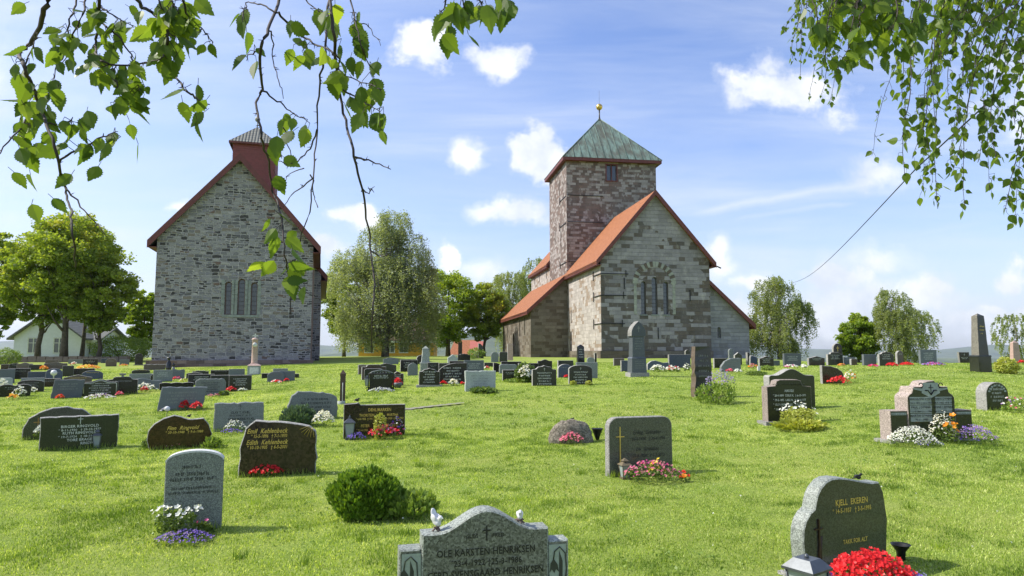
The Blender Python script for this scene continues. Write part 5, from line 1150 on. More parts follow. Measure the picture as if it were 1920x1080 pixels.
# gothic-headed monument
c = ground_at(1199, 707); k = c.y / F; gm_ = empty('gravestone', c, R(14), 'tall grey monument with gothic pointed head on a stepped pedestal before the tower church', 'gravestone', 'gravestones on the churchyard lawn')
m = MB(); m.box(-19 * k, 19 * k, -.05, .42, -.2, 8 * k); m.build('plinth', SIDE, gm_)
m = MB(); m.frustum(0, .2, 8 * k, 34 * k, 30 * k, .42, 28 * k, .4); m.frustum(0, .2, 34 * k, 37 * k, 30 * k, .43, 26 * k, .36); m.build('pedestal', G['steel'], gm_)
m = MB(); m.frustum(0, .2, 37 * k, 78 * k, 25 * k, .34, 23 * k, .32); sh = m.build('shaft', G['steel'], gm_)
slab('gothic_head', [(x, z + 76 * k) for x, z in [(-14.5 * k, 0.001)] + [(-14.5 * k * (1 - (i / 8) ** 2.1), 5 * k + 23 * k * i / 8) for i in range(9)] + [(14.5 * k * (1 - (i / 8) ** 2.1), 5 * k + 23 * k * i / 8) for i in range(7, -1, -1)] + [(14.5 * k, 0.001)]], .36, [G['steel'], SIDE], gm_, y0=.0)
rr = random.Random(4)
for i in range(5): g_ = MB(); glyphs(g_, 0, 70 * k - i * .09, 16 * k, .04, rr, y=.02); g_.build('inscription_line', DIM, gm_)
for i in range(4): g_ = MB(); glyphs(g_, 0, 28 * k - i * .08, 18 * k, .035, rr, y=-.015); g_.build('inscription_line', DIM, gm_)
g_ = MB(); cross(g_, 0, 84 * k, .2, y=-.004); g_.build('engraved_cross', DIM, gm_)
# column with cross before the left church
c = ground_at(476, 703); k = c.y / F; cm = empty('monument', c, R(20), 'pinkish column monument with small white cross on a white pedestal before the left church', 'monument')
m = MB(); m.frustum(0, .25, -.2, 17 * k, 24 * k, .5, 23 * k, .48); m.build('pedestal', G['light'], cm)
m = MB(); m.frustum(0, .25, 17 * k, 21 * k, 25 * k, .54, 13 * k, .34); m.lathe([(6.5 * k, 20 * k), (5.6 * k, 23 * k), (5.0 * k, 64 * k), (6 * k, 65 * k), (6 * k, 67 * k), (3 * k, 69 * k)], (0, .25, 0), 14); m.build('column', G['pink'], cm)
m = MB(); m.box(-.03, .03, .22, .28, 67 * k, 77 * k); m.box(-.11, .11, .225, .275, 72 * k, 74 * k); m.build('cross', simple('white_marble', (.6, .6, .57), .6), cm)
m = MB(); m.lathe([(.01, 0), (.1, .005), (.1, .02), (.01, .025)], (0, 0, 0), 14); pq = m.build('round_plaque', MATS['white_marble'], cm); pq.rotation_euler = (R(90), 0, 0); pq.location = (0, .25 - 5.2 * k, 56 * k)
m = MB(); m.box(-8 * k, 8 * k, -.015, .0, 2 * k, 14 * k); m.build('panel', MATS['white_marble'], cm)
# black urn, small lantern and grey vase by the left church
c = ground_at(316, 694); k = c.y / F; u = empty('stone_urn', c, 0, 'black glossy pillar with jug-shaped top against the left church wall', 'monument'); m = MB()
m.lathe([(5 * k, -.1), (4.6 * k, 4 * k), (4.2 * k, 13 * k), (2 * k, 17 * k), (1.8 * k, 20 * k), (3.2 * k, 22 * k), (2.4 * k, 24 * k)], (0, 0, 0), 12); m.build('urn', G['black'], u)
c = ground_at(325, 694); u = empty('vase', c, 0, 'grey cylinder vase holding a black lantern by the left church wall', 'vase'); m = MB(); m.lathe([(2.6 * k, -.05), (2.6 * k, 6 * k), (2.2 * k, 6.1 * k)], (0, 0, 0), 12); m.build('vase', G['grey'], u); m = MB(); m.lathe([(2 * k, 6 * k), (2.6 * k, 10 * k), (1 * k, 13 * k), (.4 * k, 15 * k)], (0, 0, 0), 8); m.build('lantern_top', G['black'], u)
# iron-framed black stone
c = ground_at(714, 732); k = c.y / F; fr = empty('gravestone', c, R(14), 'black gravestone in an ornate black iron frame with scrolled crest', 'gravestone', 'gravestones on the churchyard lawn')
slab('slab', [(-21 * k, 0), (-21 * k, 30 * k), (21 * k, 30 * k), (21 * k, 0)], .08, [G['black'], G['black']], fr)
m = MB(); m.tube([(-23 * k, -.02, -.1), (-23 * k, -.02, 31 * k), (23 * k, -.02, 31 * k), (23 * k, -.02, -.1)], .022, 6)
for sx in (-1, 1): m.tube([(sx * (24 * k + .05 * math.cos(t)), -.02, .06 + .05 * math.sin(t)) for t in [i * .7 for i in range(9)]], .015, 5)
m.build('iron_frame', IRON, fr)
m = MB()
for i in range(8):
    cx = (-19 + 5.4 * i) * k; hh = 31 * k + 5.5 * k * (1 - ((i - 3.5) / 4.2) ** 2)
    m.tube([(cx, -.02, 31 * k), (cx + .03, -.02, (31 * k + hh) / 2), (cx + .045, -.02, hh), (cx, -.02, hh + .01), (cx - .02, -.02, hh - .03)], .012, 5)
m.tube([(-22 * k, -.02, 31 * k), (-15 * k, -.02, 35 * k), (0, -.02, 38 * k), (15 * k, -.02, 35 * k), (22 * k, -.02, 31 * k)], .012, 5); m.build('scroll_crest', simple('weathered_iron', (.2, .22, .22), .5, .3), fr)
g_ = MB(); rr = random.Random(9); glyphs(g_, 0, 25 * k, 24 * k, .055, rr); g_.build('inscription_line', SILVER, fr); g_ = MB(); glyphs(g_, 0, 22 * k, 28 * k, .035, rr); g_.build('inscription_line', SILVER, fr)

# ------------------------------------------------------------------ the two front monuments
c = Vector((-.13, 3.6, 0)); yw = R(13)
olek = 3.55 / F
ole = empty('gravestone', c, yw, 'large speckled grey gravestone at the front edge with snowdrop wings and two white doves', 'gravestone', 'gravestones on the churchyard lawn')
Wm, Hm = .66, .85
P = [(-Wm / 2, 0), (-Wm / 2, Hm - .115)]
for i in range(21): x = -1 + 2 * i / 20; P.append((x * Wm / 2 * .985, Hm - .115 + .105 * (.5 + .5 * math.cos(math.pi * min(1, abs(x) * 1.25)))))
P += [(Wm / 2, Hm - .115), (Wm / 2, 0)]
slab('slab', P, .13, [G['olive'] if False else G['pale2'] if 'pale2' in G else granite('granite_polished_speckle', (.12, .125, .108), .8, .28, .7), G['pale']], ole)
for sx in (-1, 1):
    x0, x1 = (-Wm / 2 - .112, -Wm / 2 - .003) if sx < 0 else (Wm / 2 + .003, Wm / 2 + .112)
    slab('wing', [(x0, 0), (x0, .665), (x1, .665), (x1, 0)], .11, [MATS['granite_polished_speckle'], G['pale']], ole, y0=.012)
    m = MB(); m.add([(x0 + .014, .009, .03), (x1 - (.0 if sx < 0 else .016), .009, .03), (x1 - (.0 if sx < 0 else .016), .009, .645), (x0 + (.014 if sx < 0 else 0), .009, .645), (x0 + (.014 if sx < 0 else 0), .009, .03)][:4], [(0, 1, 2, 3)]); pn_ = m.build('panel', simple('pale_sunk_panel', (.3, .35, .3), .8, 0, .12, 80), ole)
    m = MB(); xm = (x0 + x1) / 2 + .004; fl = -1
    m.tube([(xm + .005, .006, .1), (xm + .012, .006, .35), (xm + .036, .006, .52), (xm + .03, .006, .6), (xm - .0, .006, .632), (xm - .028, .006, .61), (xm - .034, .006, .57)], .0032, 4)
    def leafshape(pts): m.add([(x, .0065, z) for x, z in pts], [tuple(range(len(pts)))])
    leafshape([(xm - .034, .575), (xm - .012, .545), (xm - .004, .505), (xm - .02, .52), (xm - .03, .5), (xm - .043, .52), (xm - .054, .505), (xm - .05, .55)])
    leafshape([(xm - .003, .615), (xm + .016, .56), (xm + .015, .47), (xm - .005, .35), (xm - .012, .2), (xm - .02, .36), (xm - .004, .5)])
    leafshape([(xm - .04, .47), (xm - .022, .42), (xm - .018, .33), (xm - .03, .2), (xm - .042, .33), (xm - .045, .42)])
    leafshape([(xm + .036, .36), (xm + .02, .33), (xm + .01, .25), (xm + .028, .3), (xm + .042, .28)])
    m.build('engraved_snowdrop', simple('dark_engraving', (.035, .04, .03), .6), pn_)
IL = lambda par, mat, *a, **k: (lambda mm: (put_text(mm, *a, **k), mm.build('inscription_line', mat, par)))(MB())
IL(ole, INK, 'GUDS', -.075, .705, .028, fw=.062); IL(ole, INK, 'FRED', .062, .705, .028, fw=.062); m = MB(); cross(m, 0, .69, .075, t=.008, arm=.27); m.build('engraved_cross', INK, ole)
IL(ole, INK, 'OLE KARSTEN HENRIKSEN', 0, .62, .05, fw=.51); IL(ole, INK, '*23-4-1922 †25-3-1986', 0, .57, .043, fw=.37)
IL(ole, INK, 'GERD SVENSGAARD HENRIKSEN', 0, .515, .05, fw=.6); IL(ole, INK, '*2-11-1926 †8-8-2011', .0, .465, .043, fw=.37)
def bird(parent_loc, yaw, s, mat, label, name='dove_figurine', twig=True, pose=0):
    r = empty(name, parent_loc, yaw, label, 'figurine', 'white dove figurines on the front gravestone' if name == 'dove_figurine' else 'dark bird figurines on gravestones'); E = lambda a, b, c: Matrix.Rotation(R(a), 3, 'X') @ Matrix.Rotation(R(b), 3, 'Y') @ Matrix.Rotation(R(c), 3, 'Z')
    balls = [((0, 0, .045 * s), (.018 * s, .03 * s, .02 * s), E(25, 0, 0)), ((0, -.026 * s, .068 * s), (.012 * s, .013 * s, .013 * s), None), ((0, -.017 * s, .057 * s), (.011 * s, .012 * s, .016 * s), None), ((0, -.041 * s, .067 * s), (.004 * s, .008 * s, .004 * s), None)]
    if pose == 0: balls += [((0, .02 * s, .08 * s), (.021 * s, .008 * s, .034 * s), E(-18, 0, 0)), ((.014 * s, .01 * s, .064 * s), (.007 * s, .022 * s, .02 * s), E(35, 10, 0)), ((-.014 * s, .01 * s, .064 * s), (.007 * s, .022 * s, .02 * s), E(35, -10, 0))]
    else: balls += [((0, .038 * s, .036 * s), (.01 * s, .026 * s, .006 * s), E(-14, 0, 0)), ((.013 * s, .01 * s, .05 * s), (.007 * s, .026 * s, .014 * s), E(10, 0, 0)), ((-.013 * s, .01 * s, .05 * s), (.007 * s, .026 * s, .014 * s), E(10, 0, 0))]
    blob('body', balls, .0035 * s, mat, r, 2)
    if twig:
        m = MB(); rr = random.Random(int(s * 100))
        for i in range(7): t = rr.uniform(0, 6.28); m.tube([(math.cos(t) * .026 * s, math.sin(t) * .018 * s, .002), (math.cos(t + 1) * .012 * s, 0, .016 * s), (math.cos(t + 2.5) * .024 * s, math.sin(t + 2.5) * .014 * s, .024 * s)], .0045 * s, 5)
        m.build('perch', simple('figurine_twig', (.16, .11, .09), .7), r)
    return r
WHT = simple('white_porcelain', (.62, .62, .63), .35, 0, .05, 60)
def on_ole(x, z, y=.06): return c + Matrix.Rotation(yw, 3, 'Z') @ Vector((x, y, z))
bird(on_ole(-.25, Hm - .113), yw + R(40), 1.0, WHT, 'white dove figurine with raised tail on the left shoulder of the front gravestone')
bird(on_ole(.19, Hm - .1), yw - R(10), .95, WHT, 'white dove figurine on the right shoulder of the front gravestone', pose=1)
# leaning round-shouldered stone at right
c2 = ground_at(1592, 1076); k = c2.y / F; yw2 = R(24)
kj = empty('gravestone', c2, yw2, 'olive polished gravestone with lobed outline and red begonias in front, lower right', 'gravestone', 'gravestones on the churchyard lawn')
Wk, Hk = 216 * k, 168 * k
slab('slab', outline('kjell', Wk, Hk), .13, [G['olive'], G['pale']], kj, bev=.01)
IL(kj, GOLD, 'KJELL  EKEREN', .06, Hk * .71, .062, fw=Wk * .38); IL(kj, GOLD, '* 14-5-1937   † 3-5-1995', .06, Hk * .63, .047, fw=Wk * .46)
IL(kj, GOLD, 'TAKK FOR ALT', .08, Hk * .3, .045, fw=Wk * .29)
m = MB(); x = -.30 * Wk * 1.1; m.box(x - .006, x + .006, -.012, -.001, Hk * .2, Hk * .6); m.box(x - .04, x + .04, -.013, -.002, Hk * .49, Hk * .505)
for i in range(4): m.tube([(x - .02 + .012 * i, -.006, Hk * .08), (x - .012 + .008 * i, -.008, Hk * .25), (x + .01 + .006 * i, -.006, Hk * .42)], .004, 4)
m.build('bronze_cross', simple('bronze_relief', (.06, .035, .02), .4, .5), kj)
m = MB(); m.box(-Wk / 2 - .06, Wk / 2 - .1, -.3, .2, -.1, .02); m.build('plinth', SIDE, kj)
Q = Matrix.Rotation(yw2, 3, 'Z'); bird(c2 + Q @ Vector((.20 * Wk * 1.2, .06, Hk * .915)), yw2 + R(70), .85, BRONZE, 'pair-of-birds bronze figurine on top of the lobed gravestone', 'bird_figurine', False, 1)
def bird_on(k_, x, zf, s, lab, yaw=60):
    r, cc, yw_, W_, H_ = info(k_); bird(cc + Matrix.Rotation(yw_, 3, 'Z') @ Vector((x * W_, .05, H_ * zf)), yw_ + R(yaw), s, BRONZE, lab, 'bird_figurine', False, 1)
bird_on('dehl', -.29, 1.0, 1.3, 'dark bird figurine on the wide brown-black gravestone with gold names'); bird_on('finn', .13, .88, 1.0, 'dark bird figurine on the red-brown humped gravestone')
bird(Vector((1074 / 1, 0, 0)) * 0 + ground_at(1074, 832) + Vector((0, .12, .36)), R(70), 1.0, BRONZE, 'tiny dark bird figurine on the low boulder', 'bird_figurine', False, 1)

# ------------------------------------------------------------------ lanterns, vases, post
def lantern(px, base, w, h, label, body=None, dist=None, kind=0, yaw=R(15)):
    c = ground_at(px, base) if dist is None else Vector((at(px, base, dist).x, dist, 0)); c.z = gz(c.x, c.y); k = c.y / F; r = empty('grave_lantern', c, yaw, label, 'lantern', 'grave lanterns'); a = w * k / 2; H_ = h * k
    mt = body or simple('lantern_metal', (.09, .1, .11), .4, .5)
    gp = simple('frosted_lantern_glass', (.3, .34, .33), .3, 0, .1, 30)
    m = MB(); m.frustum(0, 0, -.03, H_ * .06, a * 1.5, a * 1.5, a * 1.5, a * 1.5)
    for sx in (-1, 1):
        for sy in (-1, 1): m.tube([(sx * a * .62, sy * a * .62, H_ * .05), (sx * a * .85, sy * a * .85, H_ * .66)], a * .07, 4)
    m.build('frame', mt, r); m = MB(); m.frustum(0, 0, H_ * .06, H_ * .66, a * 1.16, a * 1.16, a * 1.6, a * 1.6); m.build('glass', gp, r)
    m = MB()
    if kind == 0: m.frustum(0, 0, H_ * .66, H_ * .7, a * 2.1, a * 2.1, a * 2.1, a * 2.1); m.frustum(0, 0, H_ * .7, H_ * .86, a * 2.05, a * 2.05, a * .5, a * .5); m.lathe([(a * .12, H_ * .84), (a * .28, H_ * .9), (a * .05, H_ * .97), (a * .03, H_)], (0, 0, 0), 8)
    elif kind == 2: m.frustum(0, 0, H_ * .66, H_ * .69, a * 2.1, a * 2.1, a * 2.1, a * 2.1); m.frustum(0, 0, H_ * .69, H_ * .8, a * 2.05, a * 2.05, a * 1.1, a * 1.1); m.lathe([(a * .1, H_ * .79), (a * .16, H_ * .82), (a * .05, H_ * .85)], (0, 0, 0), 8)
    else: m.frustum(0, 0, H_ * .66, H_ * .8, a * 2.2, a * 2.2, a * .9, a * .9); m.frustum(0, 0, H_ * .8, H_ * .86, a * .7, a * .7, a * .7, a * .7); m.frustum(0, 0, H_ * .86, H_, a * 1.2, a * 1.2, a * .1, a * .1)
    m.build('lantern_roof', mt, r); return r
lantern(1516, 1140, 60, 142, 'large grey metal lantern with frosted glass at the foot of the lobed gravestone, lower right', dist=4.35, yaw=R(35), kind=2)
lantern(182, 840, 15, 34, 'grey lantern with double roof before the gravestone with four names', kind=1)
lantern(655, 824, 20, 44, 'blue-grey carriage-style lantern at the left end of the wide brown-black gravestone')
lantern(1172, 897, 20, 36, 'weathered brown lantern at the foot of the gravestone with thin gold cross', simple('old_brass', (.16, .13, .08), .6, .4), kind=1)
lantern(688, 724, 9, 20, 'small pale lantern hanging left of the iron-framed gravestone', kind=1)
c = ground_at(1690, 1050); r = empty('flower_vase', c, 0, 'black grave vase with wide rim right of the lobed gravestone', 'vase'); m = MB(); m.lathe([(.02, -.12), (.035, .06), (.07, .11), (.075, .115), (.06, .108), (.03, .06)], (0, 0, 0), 16); m.build('vase', IRON, r)
c = ground_at(1120, 826); r = empty('flower_vase', c, 0, 'small black spike vase right of the low boulder', 'vase'); m = MB(); m.lathe([(.01, -.05), (.06, .1), (.1, .2), (.11, .21), (.08, .2)], (0, 0, 0), 12); m.build('vase', IRON, r)
c = ground_at(100, 716); r = empty('ball_lamp', c, 0, 'white ball lamp in front of the dark blue arched gravestone', 'lamp'); m = MB(); m.lathe([(.02, 0), (.02, .25), (.1, .3), (.12, .38), (.09, .46), (.02, .49)], (0, 0, 0), 12); m.build('ball', WHT, r)
c = ground_at(1422, 700); r = empty('garden_light', c, 0, 'small white solar light on a black stake by the small flower patch', 'lamp'); k = c.y / F; m = MB(); m.tube([(0, 0, -.05), (.02, 0, 5 * k)], .02, 6); m.build('stake', IRON, r); m = MB(); m.frustum(.02, 0, 5 * k, 13 * k, 4 * k, 4 * k, 5 * k, 5 * k); m.build('lamp_head', WHT, r)
c = ground_at(309, 839); k = c.y / F; r = empty('solar_stake', c, 0, 'white globe on a tall thin stake left of the red-brown humped gravestone', 'lamp'); m = MB(); m.tube([(0, 0, -.05), (.01, 0, 68 * k)], .005, 5); m.build('stake', IRON, r); m = MB(); m.lathe([(.005, -5 * k), (4 * k, -3 * k), (5 * k, 0), (4 * k, 3 * k), (.01, 4.5 * k)], (.01, 0, 70 * k), 14); m.build('globe', WHT, r)
c = ground_at(345, 838); k = c.y / F; r = empty('bamboo_stick', c + Vector((0, -.1, 0)), 0, 'thin straw-coloured stick leaning before the red-brown humped gravestone', 'stick'); m = MB(); m.tube([(0, 0, -.02), (15 * k, .02, 33 * k)], .006, 5); m.build('stick', simple('bamboo', (.4, .33, .15), .6), r)
c = ground_at(642, 757); k = c.y / F; r = empty('water_post', c, R(12), 'dark wooden water post with pointed cap and pale tap pipe behind the gravestones', 'water post')
OLDW = simple('dark_old_wood', (.07, .045, .032), .8, 0, .35, 9); m = MB(); m.frustum(0, 0, -.2, 51 * k, 9.5 * k, 9.5 * k, 9.5 * k, 9.5 * k); m.build('post', OLDW, r)
m = MB(); m.frustum(0, 0, 51 * k, 55 * k, 10.5 * k, 10.5 * k, 10.5 * k, 10.5 * k); m.frustum(0, 0, 55 * k, 62 * k, 10.5 * k, 10.5 * k, 1 * k, 1 * k); m.build('cap', OLDW, r)
m = MB(); m.tube([(0, -6 * k, 0), (0, -6 * k, 37 * k), (0, -4 * k, 39 * k)], .8 * k, 6); m.build('tap_pipe', simple('pale_pipe', (.5, .5, .48), .4), r)
m = MB(); m.lathe([(6 * k, -.1), (7 * k, 5 * k), (6.3 * k, 5.2 * k), (5.5 * k, 1 * k)], (-2 * k, -6 * k, 0), 14); m.build('drain_ring', G['light'], r)
# low dry-stone wall at the far left
c = ground_at(60, 684); wl = empty('stone_wall', (at(0, 680, 58).x, 58, gz(-42, 58)), R(2), 'low rough stone wall in front of the white house', 'wall'); m = MB(); rr = random.Random(3)
for row in range(2):
    x = -2.0
    while x < 10.5: w_ = rr.uniform(.3, .8); m.frustum(x + w_ / 2, 0, row * .26 - .2, row * .26 + rr.uniform(.2, .26) - .0, w_, .5, w_ * .92, .42); x += w_ + .02
m.build('stones', G['brown'], wl)

# ------------------------------------------------------------------ flowers
BL = {}
def petal(name, c1, c2): BL[name] = leafmat('petal_' + name, c1, c2, None, .25, .45)
petal('red', (.55, .01, .015), (.75, .03, .03)); petal('white', (.7, .7, .66), (.8, .8, .78)); petal('purple', (.1, .06, .4), (.24, .14, .6)); petal('pink', (.6, .08, .16), (.75, .25, .33))
petal('orange', (.7, .2, .01), (.8, .35, .02)); petal('yellow', (.75, .55, .02), (.8, .65, .1)); petal('lilac', (.3, .17, .42), (.5, .35, .6)); petal('cream', (.7, .66, .5), (.8, .78, .65)); petal('magenta', (.45, .03, .2), (.6, .1, .3)); petal('mauve', (.33, .12, .13), (.45, .2, .22)); petal('silver', (.42, .46, .42), (.6, .63, .6)); petal('lav', (.2, .2, .33), (.32, .32, .45))
def flowers(px, base, w, h, cols, label, seed, n=120, size=.03, leafn=500, leaf=.045, flat=.7, up=None, dist=None, fol=None, off=0.0, cover=1.0, spread=1.0, stems=False, name='flowering_plant', cat='flowers', group='flowers planted at the graves', dome=1.0):
    c = ground_at(px, base) if dist is None else Vector((at(px, base, dist).x, dist, 0)); c.z = gz(c.x, c.y); rng = np.random.default_rng(seed)
    a = w / 2 / F * c.y; H_ = h / F * c.y; b = min(a * flat, .45) ; r = empty(name, c, 0, label, cat, group)
    P = rng.uniform(-1, 1, (leafn * 2, 2)); P = P[(P ** 2).sum(1) < 1][:leafn]; rad = np.sqrt((P ** 2).sum(1)); top = H_ * (1 - .6 * rad ** 2 * dome)
    z = rng.uniform(.05, 1, len(P)) ** .6 * top * .85; C_ = np.stack([P[:, 0] * a, P[:, 1] * b + b * off, z], 1)
    if leafn: fast('foliage', leafquads(C_, leaf, rng, aspect=.5), fol or L_PLANT, r, np.clip(rng.normal(.45, .2, len(C_)), 0, 1))
    bycol = {}
    lob = rng.uniform(-1, 1, (3 if w > 20 else 1, 2)) * .6
    for i in range(n):
        while True:
            p = rng.uniform(-1, 1, 2)
            if (p ** 2).sum() < 1: break
        rd = math.sqrt((p ** 2).sum()); tz = H_ * (1 - .62 * rd ** 2 * dome) * rng.uniform(.8, 1.08)
        pos = np.array([p[0] * a * spread, p[1] * b + b * off, tz]); s = size * rng.uniform(.65, 1.2)
        nrm = np.array([p[0] * .5 + rng.normal() * .35, -.45 + p[1] * .3 + rng.normal() * .3, .8]); nrm /= np.linalg.norm(nrm)
        e1 = np.cross(nrm, [.3, .9, .1]); e1 /= np.linalg.norm(e1); e2 = np.cross(nrm, e1); col = cols[rng.integers(len(cols))]
        for q in range(5):
            t = q * 1.2566 + rng.random() * .3; d_ = e1 * math.cos(t) + e2 * math.sin(t); s_ = e1 * -math.sin(t) + e2 * math.cos(t); tipz = nrm * s * .28
            bycol.setdefault(col, []).append([pos, pos + d_ * s * .35 + s_ * s * .22 + tipz * .6, pos + d_ * s * .55 + tipz, pos + d_ * s * .35 - s_ * s * .22 + tipz * .6])
    for col, V in bycol.items(): fast('blossoms', np.array(V), BL[col], r, np.repeat(rng.random(len(V) // 5), 5))
    if stems:
        m = MB()
        for i in range(10): t = rng.uniform(0, 6.28); m.tube([(0, 0, 0), (math.cos(t) * a * .4, math.sin(t) * b * .4, H_ * .5), (math.cos(t) * a * .8, math.sin(t) * b * .8, H_ * .9)], .004, 4)
        m.build('stem', L_PLANT, r)
    return r
